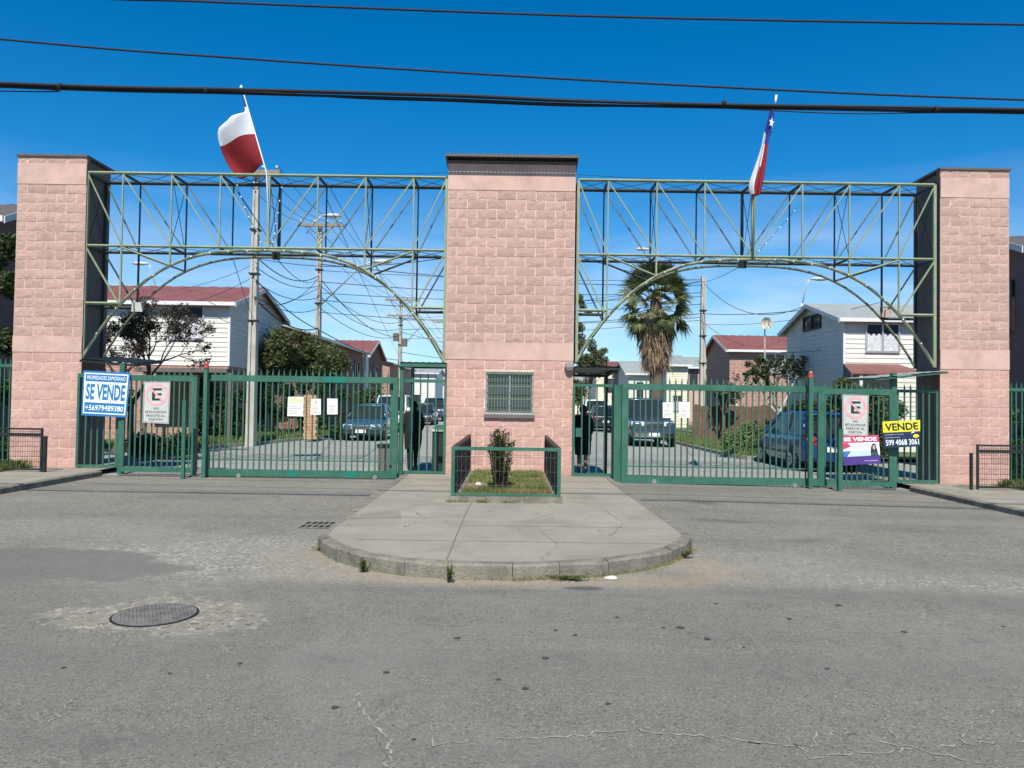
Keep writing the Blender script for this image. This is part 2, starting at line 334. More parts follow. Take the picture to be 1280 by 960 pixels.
BLOBS = [(-3.0, 7.9, 1.9, 1.5, 0.1, 'stony', 0.9, 0.6, 1.3), (-2.3, 7.3, 1.2, 0.6, 0, 'stony', 0.8, 0.6, 1.2), (-5.4, 9.3, 2.0, 1.0, 0.2, 'stony', 0.35, 0.7, 1.0),
         (-4.5, 7.3, 1.5, 0.66, 0.16, 'soft', 0.9, 0.06, 1.2), (-2.5, 5.64, 0.80, 0.50, 0.15, 'broken', 0.85, 0.15, 2.0), (-3.05, 5.55, 0.5, 0.3, 0.1, 'broken', 0.8, 0.12, 1.8),
         (4.6, 7.1, 2.8, 0.55, 0.0, 'stony', 0.7, 0.7, 1.3), (2.6, 7.9, 1.6, 0.9, 0.3, 'stony', 0.45, 0.7, 1.2),
         (0.0, 6.95, 2.7, 0.42, 0.0, 'dust', 0.9, 0.5, 0.7), (-2.0, 7.7, 0.8, 0.6, 0.6, 'dust', 0.65, 0.6, 0.8), (1.95, 7.5, 0.7, 0.6, -0.6, 'dust', 0.8, 0.6, 0.8),
         (0.65, 6.62, 0.22, 0.09, 0.0, 'oil', 0.85, 0.4, 0.6),
         (3.2, 12.5, 0.35, 0.3, 0, 'oil', 0.6, 0.7, 1.2), (2.9, 10.6, 0.6, 0.22, 0.3, 'oil', 0.5, 0.7, 1.2), (3.6, 9.2, 0.5, 0.2, -0.3, 'oil', 0.45, 0.7, 1.2),
         (-7.2, 13.9, 0.7, 0.35, 0.1, 'oil', 0.4, 0.8, 1.2), (5.4, 10.2, 1.2, 0.3, 0.1, 'oil', 0.3, 0.8, 1.2), (-5.0, 12.3, 1.5, 0.4, 0.05, 'oil', 0.22, 0.8, 1.2)]
M['street'] = ground_mat()
M['patch'] = M['street']
M['inner'] = asphalt('inner_road_concrete', (0.30, 0.29, 0.265), (0.38, 0.37, 0.34), (0.20, 0.195, 0.18), 0.9)
_unused = ('dark_asphalt_patch', (0.155, 0.158, 0.152), (0.24, 0.24, 0.23), (0.09, 0.09, 0.09), 1.2)
_unused2 = ('stony_worn_patch', (0.30, 0.29, 0.265), (0.52, 0.50, 0.46), (0.12, 0.12, 0.11), 0.45)
M['broken'] = asphalt('broken_cement', (0.40, 0.37, 0.30), (0.56, 0.53, 0.45), (0.14, 0.13, 0.11), 0.5)
def paving(name, base, grime=0):
    m, t, b = nodes_of(name)
    f = noise_n(t, 1.3, 7, 0.65, dist=0.4)
    c = ramp(t, f, [(0.28, tuple(x * 0.80 for x in base)), (0.72, tuple(x * 1.1 for x in base))])
    s = ramp(t, noise_n(t, 0.9, 7, 0.65, dist=1.2), [(0.52, (0, 0, 0)), (0.72, (0.6,) * 3)])
    c = mix(t, c, tuple(x * 0.6 for x in base), s)
    c = mix(t, c, tuple(x * 0.72 for x in base), ramp(t, noise_n(t, 70, 4, 0.7), [(0.50, (0, 0, 0)), (0.72, (0.6,) * 3)]))
    c = mix(t, c, tuple(x * 0.55 for x in base), ramp(t, noise_n(t, 2.2, 7, 0.7, dist=0.9), [(0.56, (0, 0, 0)), (0.74, (0.6,) * 3)]))
    c = mix(t, c, tuple(min(1, x * 1.25) for x in base), ramp(t, noise_n(t, 0.6, 5, 0.6, dist=0.6), [(0.50, (0, 0, 0)), (0.70, (0.6,) * 3)]))
    if grime:
        c = mix(t, c, tuple(x * 0.38 for x in base), ramp(t, noise_n(t, 4.5, 8, 0.72, dist=0.6), [(0.44, (0, 0, 0)), (0.66, (0.75,) * 3)]))
        c = mix(t, c, tuple(min(1, x * 1.7) for x in base), ramp(t, noise_n(t, 17, 6, 0.7), [(0.62, (0, 0, 0)), (0.72, (0.7,) * 3)]))
    t.links.new(c, b.inputs['Base Color']); b.inputs['Roughness'].default_value = 0.92
    b.inputs['Specular IOR Level'].default_value = 0.2
    bump(t, b, noise_n(t, 90 if not grime else 35, 6, 0.7), 0.25 + grime * 0.5, 0.008 + grime * 0.02); return m
M['pave'] = paving('pavement_concrete', (0.298, 0.272, 0.218))
M['kerb'] = paving('kerb_concrete', (0.27, 0.247, 0.198), 1)
def brick_mat(name, c1, c2, mort, bw=0.4, bh=0.2):
    m, t, b = nodes_of(name)
    g = t.nodes.new('ShaderNodeNewGeometry'); s = t.nodes.new('ShaderNodeSeparateXYZ')
    t.links.new(g.outputs['Position'], s.inputs[0])
    a = N(t, 'ShaderNodeMath', operation='ADD'); t.links.new(s.outputs['X'], a.inputs[0]); t.links.new(s.outputs['Y'], a.inputs[1])
    cb = t.nodes.new('ShaderNodeCombineXYZ'); t.links.new(a.outputs[0], cb.inputs['X']); t.links.new(s.outputs['Z'], cb.inputs['Y'])
    br = N(t, 'ShaderNodeTexBrick', Scale=1.0); br.inputs['Brick Width'].default_value = bw; br.inputs['Row Height'].default_value = bh
    br.inputs['Mortar Size'].default_value = 0.012
    br.inputs['Color1'].default_value = (*c1, 1); br.inputs['Color2'].default_value = (*c2, 1); br.inputs['Mortar'].default_value = (*mort, 1)
    t.links.new(cb.outputs[0], br.inputs['Vector'])
    col = mix(t, br.outputs['Color'], tuple(x * 0.6 for x in c1), ramp(t, noise_n(t, 6, 5), [(0.5, (0, 0, 0)), (0.75, (0.5,) * 3)]))
    t.links.new(col, b.inputs['Base Color']); b.inputs['Roughness'].default_value = 0.92
    bump(t, b, br.outputs['Fac'], -0.3, 0.02); return m
M['brickpink'] = brick_mat('pink_brick_wall', (0.42, 0.24, 0.19), (0.36, 0.20, 0.16), (0.50, 0.36, 0.30))
M['brickred'] = brick_mat('red_brick_wall', (0.25, 0.12, 0.09), (0.20, 0.10, 0.075), (0.32, 0.22, 0.18))

# ------------------------------------------------------------------ mesh builder
ORG = {}
def tag(o, label=None, cat=None, group=None, kind=None):
    if label: o['label'] = label
    if cat: o['category'] = cat
    if group: o['group'] = group
    if kind: o['kind'] = kind
    return o
def thing(name, label, cat, loc, group=None, rz=0.0):
    o = bpy.data.objects.new(name, None); COL.objects.link(o)
    o.empty_display_size = 0.2
    o.location = loc; o.rotation_euler = (0, 0, rz); ORG[o] = Vector(loc)
    return tag(o, label, cat, group)
class MB:
    def __init__(s): s.v = []; s.f = []; s.mi = []; s.cur = 0
    def add(s, vs, fs):
        n = len(s.v); s.v += [tuple(v) for v in vs]; s.f += [tuple(n + i for i in f) for f in fs]; s.mi += [s.cur] * len(fs); return s
    def box(s, x0, x1, y0, y1, z0, z1):
        return s.add([(x0,y0,z0),(x1,y0,z0),(x1,y1,z0),(x0,y1,z0),(x0,y0,z1),(x1,y0,z1),(x1,y1,z1),(x0,y1,z1)],
                     [(0,3,2,1),(4,5,6,7),(0,1,5,4),(1,2,6,5),(2,3,7,6),(3,0,4,7)])
    def hexa(s, p):   # 8 points: bottom ring then top ring
        return s.add(p, [(0,3,2,1),(4,5,6,7),(0,1,5,4),(1,2,6,5),(2,3,7,6),(3,0,4,7)])
    def tube(s, pts, r, n=6, caps=True):
        pts = [Vector(p) for p in pts]; rs = r if isinstance(r, (list, tuple)) else [r] * len(pts)
        rings = []; prev = None
        for i, p in enumerate(pts):
            d = (pts[min(i + 1, len(pts) - 1)] - pts[max(i - 1, 0)])
            d = d.normalized() if d.length > 1e-9 else Vector((0, 0, 1))
            if prev is None:
                a = d.orthogonal().normalized()
                if abs(d.x) < 0.9:
                    a = (Vector((1, 0, 0)) - d * d.x).normalized()
            else:
                a = (prev - d * prev.dot(d))
                a = a.normalized() if a.length > 1e-6 else d.orthogonal().normalized()
            prev = a; b = d.cross(a)
            o = math.pi / n if n == 4 else 0
            rings.append([p + a * math.cos(2 * math.pi * k / n + o) * rs[i] + b * math.sin(2 * math.pi * k / n + o) * rs[i] for k in range(n)])
        vs = [q for rg in rings for q in rg]; fs = []
        for i in range(len(rings) - 1):
            for k in range(n):
                fs.append((i*n+k, i*n+(k+1)%n, (i+1)*n+(k+1)%n, (i+1)*n+k))
        if caps:
            fs.append(tuple(range(n - 1, -1, -1))); fs.append(tuple(range(len(vs) - n, len(vs))))
        return s.add(vs, fs)
    def bar(s, p, q, w):    # square bar
        return s.tube([p, q], w * 0.7071, 4)
    def lathe(s, c, prof, n=14, axis='Z'):
        vs = []; fs = []
        for (r, h) in prof:
            for k in range(n):
                a = 2 * math.pi * k / n
                if axis == 'Z': vs.append((c[0] + r * math.cos(a), c[1] + r * math.sin(a), c[2] + h))
                elif axis == 'X': vs.append((c[0] + h, c[1] + r * math.cos(a), c[2] + r * math.sin(a)))
                else: vs.append((c[0] + r * math.sin(a), c[1] + h, c[2] + r * math.cos(a)))
        for i in range(len(prof) - 1):
            for k in range(n): fs.append((i*n+k, i*n+(k+1)%n, (i+1)*n+(k+1)%n, (i+1)*n+k))
        fs.append(tuple(range(n-1,-1,-1))); fs.append(tuple(range(len(vs)-n, len(vs))))
        return s.add(vs, fs)
    def slab(s, outline, z0, z1):   # outline: list of (x,y); z may be functions
        n = len(outline); f0 = z0 if callable(z0) else (lambda x, y: z0); f1 = z1 if callable(z1) else (lambda x, y: z1)
        vs = [(x, y, f0(x, y)) for x, y in outline] + [(x, y, f1(x, y)) for x, y in outline]
        fs = [tuple(range(n, 2 * n))] + [(i, (i+1)%n, n+(i+1)%n, n+i) for i in range(n)]
        return s.add(vs, fs)
    def mesh(s, name, mats, smooth=False, org=(0, 0, 0)):
        me = bpy.data.meshes.new(name); o = Vector(org)
        me.from_pydata([Vector(v) - o for v in s.v], [], s.f)
        for m in (mats if isinstance(mats, (list, tuple)) else [mats]): me.materials.append(M[m] if isinstance(m, str) else m)
        if any(s.mi): me.polygons.foreach_set('material_index', s.mi)
        if smooth: me.polygons.foreach_set('use_smooth', [True] * len(me.polygons))
        me.update(); return me
    def build(s, name, mats, parent=None, smooth=False, fix=False):
        if parent is None:
            xs = [v[0] for v in s.v]; ys = [v[1] for v in s.v]; zs = [v[2] for v in s.v]
            org = Vector(((min(xs)+max(xs))/2, (min(ys)+max(ys))/2, min(zs)))
        else: org = ORG[parent]
        me = s.mesh(name, mats, smooth, org)
        if fix:
            bm = bmesh.new(); bm.from_mesh(me); bmesh.ops.recalc_face_normals(bm, faces=bm.faces); bm.to_mesh(me); bm.free()
        o = bpy.data.objects.new(name, me); COL.objects.link(o)
        if parent is None: o.location = org
        else: o.parent = parent
        ORG[o] = org
        return o
def inst(name, me, parent, loc, rot=None, scale=None):
    o = bpy.data.objects.new(name, me); COL.objects.link(o); o.parent = parent
    o.location = Vector(loc) - ORG[parent]
    if rot: o.rotation_euler = rot
    if scale: o.scale = scale
    return o
def text(name, s, width, height, centre, mat, parent, bold=0.0, shear=0.0, tilt=0.0):
    cu = bpy.data.curves.new('t', 'FONT'); cu.body = s; cu.size = 1.0; cu.offset = bold; cu.resolution_u = 3
    to = bpy.data.objects.new('t', cu); COL.objects.link(to)
    dg = bpy.context.evaluated_depsgraph_get()
    me = bpy.data.meshes.new_from_object(to.evaluated_get(dg)); bpy.data.objects.remove(to); bpy.data.curves.remove(cu)
    xs = [v.co.x for v in me.vertices]; ys = [v.co.y for v in me.vertices]
    x0, x1, y0, y1 = min(xs), max(xs), min(ys), max(ys); c = Vector(centre) - ORG[parent]
    ct, st = math.cos(tilt), math.sin(tilt)
    for v in me.vertices:
        a = ((v.co.x - x0) / (x1 - x0) - 0.5) * width; b = ((v.co.y - y0) / (y1 - y0) - 0.5) * height
        a += shear * b
        v.co = Vector((c.x + a * ct - b * st, c.y, c.z + a * st + b * ct))
    me.materials.clear(); me.materials.append(M[mat]); me.name = name
    for p in me.polygons: p.material_index = 0
    o = bpy.data.objects.new(name, me); COL.objects.link(o); o.parent = parent; ORG[o] = ORG[parent]
    return o

# ================================================================== THE GROUND
def sheet(name, outline, z, mat, kind='structure', label=None, cat=None):
    # a flat sheet following the ground's slight fall to the right
    mb = MB(); mb.add([(x, y, gz(x) + z) for x, y in outline], [tuple(range(len(outline)))])
    o = mb.build(name, mat); tag(o, label, cat, kind=kind); return o
mb = MB(); xs = [-900, -60, -12, 0, 3, 8, 14, 60, 900]; ys = [-60, 0, 20, 60, 1600]
mb.add([(x, y, gz(x)) for y in ys for x in xs], [(j*9+i, j*9+i+1, (j+1)*9+i+1, (j+1)*9+i) for j in range(4) for i in range(8)])
tag(mb.build('ground', 'street'), kind='structure')
def wob(pts, amp, seed, sub=6):
    out = []; rnd = random.Random(seed)
    for i in range(len(pts)):
        a, b = pts[i], pts[(i + 1) % len(pts)]
        for k in range(sub):
            f = k / sub
            out.append((a[0] + (b[0]-a[0])*f + rnd.uniform(-amp, amp), a[1] + (b[1]-a[1])*f + rnd.uniform(-amp, amp)))
    return out
for x0, x1 in ((-12, 3.0), (3.0, 8.0), (8.0, 13.0)):
    sheet('inner_road', [(x0, 15.5), (x1, 15.5), (x1, 130), (x0, 130)], 0.005, 'inner')
def px_outline(l): return [(on(a, b).x, on(a, b).y) for a, b in l]
# centre pavement island with its rounded kerb
IL, IR, IF, IB = -2.18, 1.98, 6.85, 16.0
def itop(x, y): return 0.14 - 0.05 * min(1, max(0, (y - 9) / 5.0))
edge = []
front = [(397,685),(402,691),(420,702),(455,712.5),(505,720),(560,724),(640,726),(700,724),(760,720),(810,712),(840,704),(858,695),(865,686)]
fr = px_outline(front)
KW = 0.13
inner = []
cx0, cy0 = -0.1, 10.5
for (x, y) in fr:
    d = Vector((cx0 - x, cy0 - y)).normalized(); inner.append((x + d.x * KW, y + d.y * KW))
left_back, right_back = (-2.24, IB), (2.06, IB)
isl = inner + [(right_back[0] - KW, IB), (left_back[0] + KW, IB)]
n = 26
mb = MB()   # pavement top as a fan of strips so that it can slope gently to the gate
rows = []
ilx = lambda y: inner[0][0] + (left_back[0] + KW - inner[0][0]) * (y - inner[0][1]) / (IB - inner[0][1])
irx = lambda y: inner[-1][0] + (right_back[0] - KW - inner[-1][0]) * (y - inner[-1][1]) / (IB - inner[-1][1])
Y0 = inner[0][1]
mb.add([(x, y, itop(x, y)) for x, y in inner] + [(irx(9.0), 9.0, itop(0, 9)), (ilx(9.0), 9.0, itop(0, 9))], [tuple(range(len(inner) + 2))])
for a, b in ((9.0, 10.5), (10.5, 12), (12, 14), (14, IB)):
    mb.add([(ilx(a), a, itop(0, a)), (irx(a), a, itop(0, a)), (irx(b), b, itop(0, b)), (ilx(b), b, itop(0, b))], [(0, 1, 2, 3)])
tag(mb.build('pavement', 'pave'), kind='structure')
kerbroot = thing('kerb', None, None, (0, 7, 0)); tag(kerbroot, kind='structure')
loop_o = [(left_back[0], IB), (left_back[0] + 0.02, 12.0), (fr[0][0] - 0.005, 9.0)] + fr + [(fr[-1][0] + 0.02, 9.0), (right_back[0] - 0.02, 12.0), (right_back[0], IB)]
loop_i = [(left_back[0] + KW, IB), (ilx(12.0), 12.0), (ilx(9.0), 9.0)] + inner + [(irx(9.0), 9.0), (irx(12.0), 12.0), (right_back[0] - KW, IB)]
rk = random.Random(3)
for i in range(len(loop_o) - 1):
    a, b, c, d = loop_o[i], loop_o[i+1], loop_i[i+1], loop_i[i]
    g = 0.006
    def lp(p, q, f): return (p[0] + (q[0]-p[0])*f, p[1] + (q[1]-p[1])*f)
    L = math.dist(a, b); f = min(0.3, g / L) if i % 2 else 0.0
    a2, b2, c2, d2 = lp(a, b, f), lp(a, b, 1 - f), lp(d, c, 1 - f), lp(d, c, f)
    t = [itop(*p) + 0.002 + (rk.uniform(-0.014, 0.006)) for p in (a2, b2)] + [itop(*p) + 0.002 for p in (c2, d2)]
    m_ = MB()
    ch = 0.02
    def inw(p, q, e): dd = Vector((q[0]-p[0], q[1]-p[1])).normalized() * e; return (p[0] + dd.x, p[1] + dd.y)
    a3, b3 = inw(a2, d2, ch), inw(b2, c2, ch)
    vs_ = [(*a2, -0.1), (*b2, -0.1), (*c2, -0.1), (*d2, -0.1), (*a2, t[0] - ch), (*b2, t[1] - ch), (*a3, t[0]), (*b3, t[1]), (*c2, t[2]), (*d2, t[3])]
    m_.add(vs_, [(0,1,5,4), (4,5,7,6), (6,7,8,9), (1,2,8,7,5), (3,0,4,6,9), (2,3,9,8)])
    m_.build('kerb_stone', 'kerb', kerbroot)
# pavement joints (thin dark grooves laid as recess strips)
def strip(pts, wid, z, mat, name, zf=None, parent=None):
    m_ = MB(); vs_ = []; fs_ = []
    for i, p in enumerate(pts):
        q = pts[min(i+1, len(pts)-1)]; o = pts[max(i-1, 0)]
        d = Vector((q[0]-o[0], q[1]-o[1])); d = d.normalized() if d.length else Vector((1, 0)); nn = Vector((-d.y, d.x))
        ww = wid[i] if isinstance(wid, list) else wid
        for sg in (-1, 1):
            x, y = p[0] + nn.x*ww*sg/2, p[1] + nn.y*ww*sg/2
            vs_.append((x, y, (zf(x, y) if zf else gz(x)) + z))
    for i in range(len(pts) - 1): fs_.append((2*i, 2*i+2, 2*i+3, 2*i+1))
    m_.add(vs_, fs_); return m_.build(name, mat, parent)
jm = simple('joint_dirt', (0.16, 0.145, 0.12), 0.95, 0.3, 20); M['joint'] = jm
jr = thing('pavement_joints', None, None, (0, 9, 0.12)); tag(jr, kind='structure')
strip([(-0.58 + 0.003*math.sin(i*1.3), 7.05 + i*0.35) for i in range(13)], 0.012, 0.004, 'joint', 'joint', itop, jr)
for yy, x0, x1 in ((8.0, -1.6, 1.7), (9.62, -1.9, -0.9), (9.0, -0.58, 1.8)):
    strip([(x0 + (x1-x0)*i/8, yy + 0.01*math.sin(i*2)) for i in range(9)], 0.010, 0.004, 'joint', 'joint', itop, jr)
a = [on(440,645,.12), on(500,640,.12), on(502,649,.12), on(438,650,.12)]
crk = random.Random(12)
for pts_ in ([(-1.7,8.6),(-1.2,8.9),(-1.05,9.6),(-1.4,10.4)], [(.3,7.1),(.5,7.9),(.35,8.6),(.8,9.3)], [(1.1,8.4),(1.4,9.4),(1.3,10.6)], [(-.58,9.2),(.2,9.35),(.6,10.2)]):
    o_ = []
    for a_, b_ in zip(pts_[:-1], pts_[1:]):
        for k in range(14): o_.append((a_[0]+(b_[0]-a_[0])*k/14+crk.gauss(0,.012), a_[1]+(b_[1]-a_[1])*k/14+crk.gauss(0,.012)))
    strip(o_, [.006*crk.uniform(.1,1.4) for _ in o_], .0035, 'joint', 'crack', itop, jr)
M['slabpatch'] = paving('pavement_slab_patch', (0.245, 0.222, 0.178))
mb = MB(); mb.add([(p.x, p.y, itop(p.x, p.y) + 0.004) for p in a], [(0, 1, 2, 3)])
tag(mb.build('pavement_cover_slab', 'slabpatch'), kind='structure')

# side pavements, kerbs parallel to the drive
def side_walk(x_edge, sgn, y0, z_top, name):
    far = x_edge + sgn * 30
    lo, hi = sorted((x_edge + sgn * 0.14, far))
    g = gz(x_edge + sgn)
    m_ = MB(); m_.add([(lo, y0 + 0.14, z_top), (hi, y0 + 0.14, z_top), (hi, 17.3, z_top), (lo, 17.3, z_top)], [(0, 1, 2, 3)])
    tag(m_.build('pavement', 'pave'), kind='structure')
    r = thing('kerb', None, None, (x_edge, y0, g)); tag(r, kind='structure')
    yy = y0
    e0, e1 = sorted((x_edge, x_edge + sgn * 0.14))
    while yy < 15.3:
        L = min(0.98, 15.3 - yy)
        m2 = MB(); dz = rk.uniform(-.004, .006); dx = rk.uniform(-.006, .006)
        xo, xi = x_edge + dx, x_edge + sgn * 0.14
        y1_ = yy + L - 0.01
        o1 = x_edge + dx + sgn * 0.02
        m2.add([(xo, yy, g-.1), (xo, y1_, g-.1), (xi, y1_, g-.1), (xi, yy, g-.1), (xo, yy, z_top+dz-.02), (xo, y1_, z_top+dz-.02),
                (o1, yy, z_top+dz), (o1, y1_, z_top+dz), (xi, y1_, z_top+dz), (xi, yy, z_top+dz)],
               [(0,1,5,4),(4,5,7,6),(6,7,8,9),(1,2,8,7,5),(3,0,4,6,9),(2,3,9,8)])
        m2.build('kerb_stone', 'kerb', r, fix=True); yy += L
    xx = x_edge + sgn * 0.14
    while abs(xx - x_edge) < 12:
        x1_ = xx + sgn * 0.99; a_, b_ = sorted((xx, x1_)); dz = rk.uniform(-.004, .006)
        m2 = MB(); m2.box(a_ + .005, b_ - .005, y0 + rk.uniform(-.006, .006), y0 + 0.14, g - .1, z_top + dz); m2.build('kerb_stone', 'kerb', r); xx = x1_
side_walk(-8.2, -1, 10.6, 0.11, 'left'); side_walk(8.0, 1, 9.9, 0.03, 'right')

# ================================================================== GATE STRUCTURE
YF = 15.9            # front plane of the block pillars
def block_mesh(name, wdt, hgt, mat, seed, amp):
    rnd = random.Random(seed); nx = max(3, int(round(wdt / 0.065))); nz_ = 4
    m_ = MB(); vs_ = []
    for j in range(nz_):
        for i in range(nx):
            ex = min(i, nx-1-i) == 0; ez = min(j, nz_-1-j) == 0
            d = rnd.uniform(-0.004, 0.004) if (ex or ez) else -rnd.uniform(amp*0.35, amp)
            if ex or ez: d -= 0.002
            x = i/(nx-1)*wdt + (0 if ex else rnd.uniform(-.012, .012)); z = j/(nz_-1)*hgt + (0 if ez else rnd.uniform(-.012, .012))
            vs_.append((x, d, z))
    fs_ = [(j*nx+i, j*nx+i+1, (j+1)*nx+i+1, (j+1)*nx+i) for j in range(nz_-1) for i in range(nx-1)]
    m_.add(vs_, fs_)
    m_.add([(0,0,0),(wdt,0,0),(wdt,.03,0),(0,.03,0),(0,0,hgt),(wdt,0,hgt),(wdt,.03,hgt),(0,.03,hgt)], [(0,3,2,1),(4,5,6,7),(1,2,6,5),(3,0,4,7)])
    return m_.mesh(name, mat)
BM_, BH_ = 0.412, 0.2
BL = {}
for mk, amp in (('block', 0.011), ('block_low', 0.007)):
    BL[mk] = ([block_mesh('block', BM_-.016, BH_-.016, mk, 50+i, amp) for i in range(7)],
              [block_mesh('half_block', BM_/2-.016, BH_-.016, mk, 80+i, amp) for i in range(4)])
def pillar(name, label, x0, halves, z0, ztop, bands, side_in, depth, zlow, skip=None):
    wdt = halves * BM_ / 2; x1 = x0 + wdt
    r = thing(name, label, 'pillar', ((x0+x1)/2, YF, z0), 'pink block gate pillars')
    ins = 0.05
    c = MB()
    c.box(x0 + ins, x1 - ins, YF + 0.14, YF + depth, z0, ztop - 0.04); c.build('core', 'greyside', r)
    c = MB(); hole = skip
    if hole:
        hx0, hx1, hz0, hz1 = hole
        c.box(x0, hx0, YF+.004, YF+.14, z0, ztop-.02); c.box(hx1, x1, YF+.004, YF+.14, z0, ztop-.02)
        c.box(hx0, hx1, YF+.004, YF+.14, z0, hz0); c.box(hx0, hx1, YF+.004, YF+.14, hz1, ztop-.02)
    else: c.box(x0, x1, YF + 0.004, YF + 0.14, z0, ztop - 0.02)
    c.build('mortar', 'mortar', r)
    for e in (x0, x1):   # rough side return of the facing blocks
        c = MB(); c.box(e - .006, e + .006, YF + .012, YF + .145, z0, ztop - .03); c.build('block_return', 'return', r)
    z = z0; row = 0
    while z < ztop - 0.1:
        inb = None
        for (b0, b1) in bands:
            if z + 0.1 > b0 and z + 0.1 < b1: inb = (b0, b1)
        if inb:
            c = MB(); c.box(x0 - .003, x1 + .003, YF - .012, YF + .004, z + .002, inb[1]); c.build('plaster_band', 'band', r)
            z = inb[1]; row += 1; continue
        mk = 'block_low' if z < zlow else 'block'
        x = x0; half_first = (row % 2 == 0)
        k = 0
        hgt = min(BH_, ztop - z)
        while x < x1 - 0.02:
            wleft = x1 - x
            usehalf = (k == 0 and half_first) or wleft < BM_ * 0.75
            wd = BM_/2 if usehalf else BM_
            if skip and x < skip[1] and x + wd > skip[0] and z < skip[3] and z + BH_ > skip[2]:
                # trim the block where the window opening cuts it
                for (a_, b_) in ((x, skip[0]), (skip[1], x + wd)):
                    if b_ - a_ > 0.06:
                        o = inst('block', random.choice(BL[mk][1]), r, (a_ + .008, YF, z + .008), scale=((b_-a_-.016)/(BM_/2-.016), 1, 1))
                if z < skip[2] - 0.05 or z + BH_ > skip[3] + 0.05:
                    pass
            else:
                pool = BL[mk][1] if usehalf else BL[mk][0]
                inst('block', random.choice(pool), r, (x + .008, YF + U(-.003, .003), z + .008), scale=(1, 1, hgt/BH_))
            x += wd; k += 1
        z += hgt; row += 1
    c = MB(); c.box(x0 - .03, x1 + .03, YF - .04, YF + depth + .03, ztop - .015, ztop + .03); c.build('cap_flashing', 'flash', r)
    return r
zTL = at(65, 195, YF).z; zTR = at(1215, 212, YF).z; zTC = at(640, 204, YF).z
XL0 = at(17, 400, YF).x; XR0 = at(1175.5, 400, YF).x; XC0 = at(557.5, 400, YF).x
bandz = (at(640, 446, YF).z, at(640, 428, YF).z)
bandt = (at(640, 241, YF).z, zTC - .03)
bL = (at(65, 444, YF).z, at(65, 420, YF).z); bR = (at(1215, 460, YF).z, at(1215, 437, YF).z)
tL = (at(65, 230, YF).z, at(65, 204, YF).z); tR = (at(1215, 247, YF).z, at(1215, 222, YF).z)
pillar('gate_pillar', 'tall pink block gate pillar beside the blue SE VENDE sign', XL0, 7, 0.11, zTL, [bL, tL], 1, 1.05, bL[0])
pillar('gate_pillar', 'tall pink block gate pillar beside the yellow VENDE sign', XR0, 7, 0.03, zTR, [bR, tR], -1, 1.05, bR[0])
wx0, wx1 = at(607, 490, YF).x, at(667, 490, YF).x; wz0, wz1 = at(637, 518, YF).z, at(637, 465, YF).z
cp = pillar('gatehouse_pillar', 'wide central pink block gatehouse pillar with barred window and corrugated roof', XC0, 13, 0.085, zTC, [bandz, bandt], 0, 0.9, bandz[0], (wx0, wx1, wz0, wz1))
del cp['group']
# gatehouse window: dark room, frame, grille, sill
win = MB(); win.box(wx0, wx1, YF + .11, YF + .12, wz0, wz1); win = win.build('window', 'glass', cp)
fr_ = MB()
for a_, b_, c_, d_ in ((wx0, wx0+.035, wz0, wz1), (wx1-.035, wx1, wz0, wz1), (wx0+.035, wx1-.035, wz0, wz0+.035), (wx0+.035, wx1-.035, wz1-.035, wz1), ((wx0+wx1)/2-.015, (wx0+wx1)/2+.015, wz0+.035, wz1-.035)):
    fr_.box(a_, b_, YF+.07, YF+.105, c_, d_)
fr_.build('frame', 'alum', win)
s_ = MB(); s_.box(wx0-.03, wx1+.03, YF-.07, YF+.07, wz0-.075, wz0-.002); s_.build('sill', 'greyside', win)
M['grille'] = simple('dull_green_grille', (0.13, 0.18, 0.115), 0.6, 0.25, 9)
gm = MB(); gm.box(-.006, .006, -.006, .006, wz0+.02, wz1+.02); gm = gm.mesh('grille_bar', 'grille')
ng = 17
for i in range(ng): inst('grille_bar', gm, win, (wx0 + .01 + (wx1-wx0-.02)*i/(ng-1), YF-.035, 0))
for k in range(4):
    zz = wz0 + .06 + (wz1-wz0-.1)*k/3; c = MB(); c.box(wx0, wx1, YF-.05, YF-.042, zz-.01, zz+.01); c.build('grille_rail', 'grille', win)
# corrugated roof overhanging the front
rw0, rw1 = XC0 - .03, XC0 + 13*BM_/2 + .03
ro = MB(); ncor = 68
def corr(y, z): return [(rw0 + (rw1-rw0)*i/ncor, y, z + (0.016 if i % 2 else -0.004)) for i in range(ncor+1)]
p0, p1 = corr(YF-.26, zTC+.10), corr(YF+1.05, zTC+.16)
ro.add(p0 + p1 + [(x, y, z-.006) for x, y, z in p0 + p1], [(i, i+1, ncor+2+i, ncor+1+i) for i in range(ncor)] + [(2*(ncor+1)+i+1, 2*(ncor+1)+i, 3*(ncor+1)+i, 3*(ncor+1)+i+1) for i in range(ncor)] + [(2*(ncor+1)+i, 2*(ncor+1)+i+1, i+1, i) for i in range(ncor)])
M['roofsheet'] = simple('weathered_sheet', (0.17, 0.14, 0.12), 0.6, 0.25, 6)
rf = ro.build('roof', 'roofsheet', cp)
c = MB(); c.box(rw0-.02, rw1+.02, YF-.28, YF-.255, zTC+.045, zTC+.088); c.build('fascia', 'flash', rf)
for xx in (rw0-.018, rw1-.008):
    c = MB(); c.hexa([(xx,YF-.25,zTC+.05),(xx+.026,YF-.25,zTC+.05),(xx+.026,YF+.9,zTC-.1),(xx,YF+.9,zTC-.1),(xx,YF-.25,zTC+.085),(xx+.026,YF-.25,zTC+.085),(xx+.026,YF+.9,zTC+.14),(xx,YF+.9,zTC+.14)]); c.build('barge_board', 'flash', rf)
M['greymid'] = simple('mid_grey_plastic', (0.22, 0.20, 0.19), 0.7, 0.15, 12)
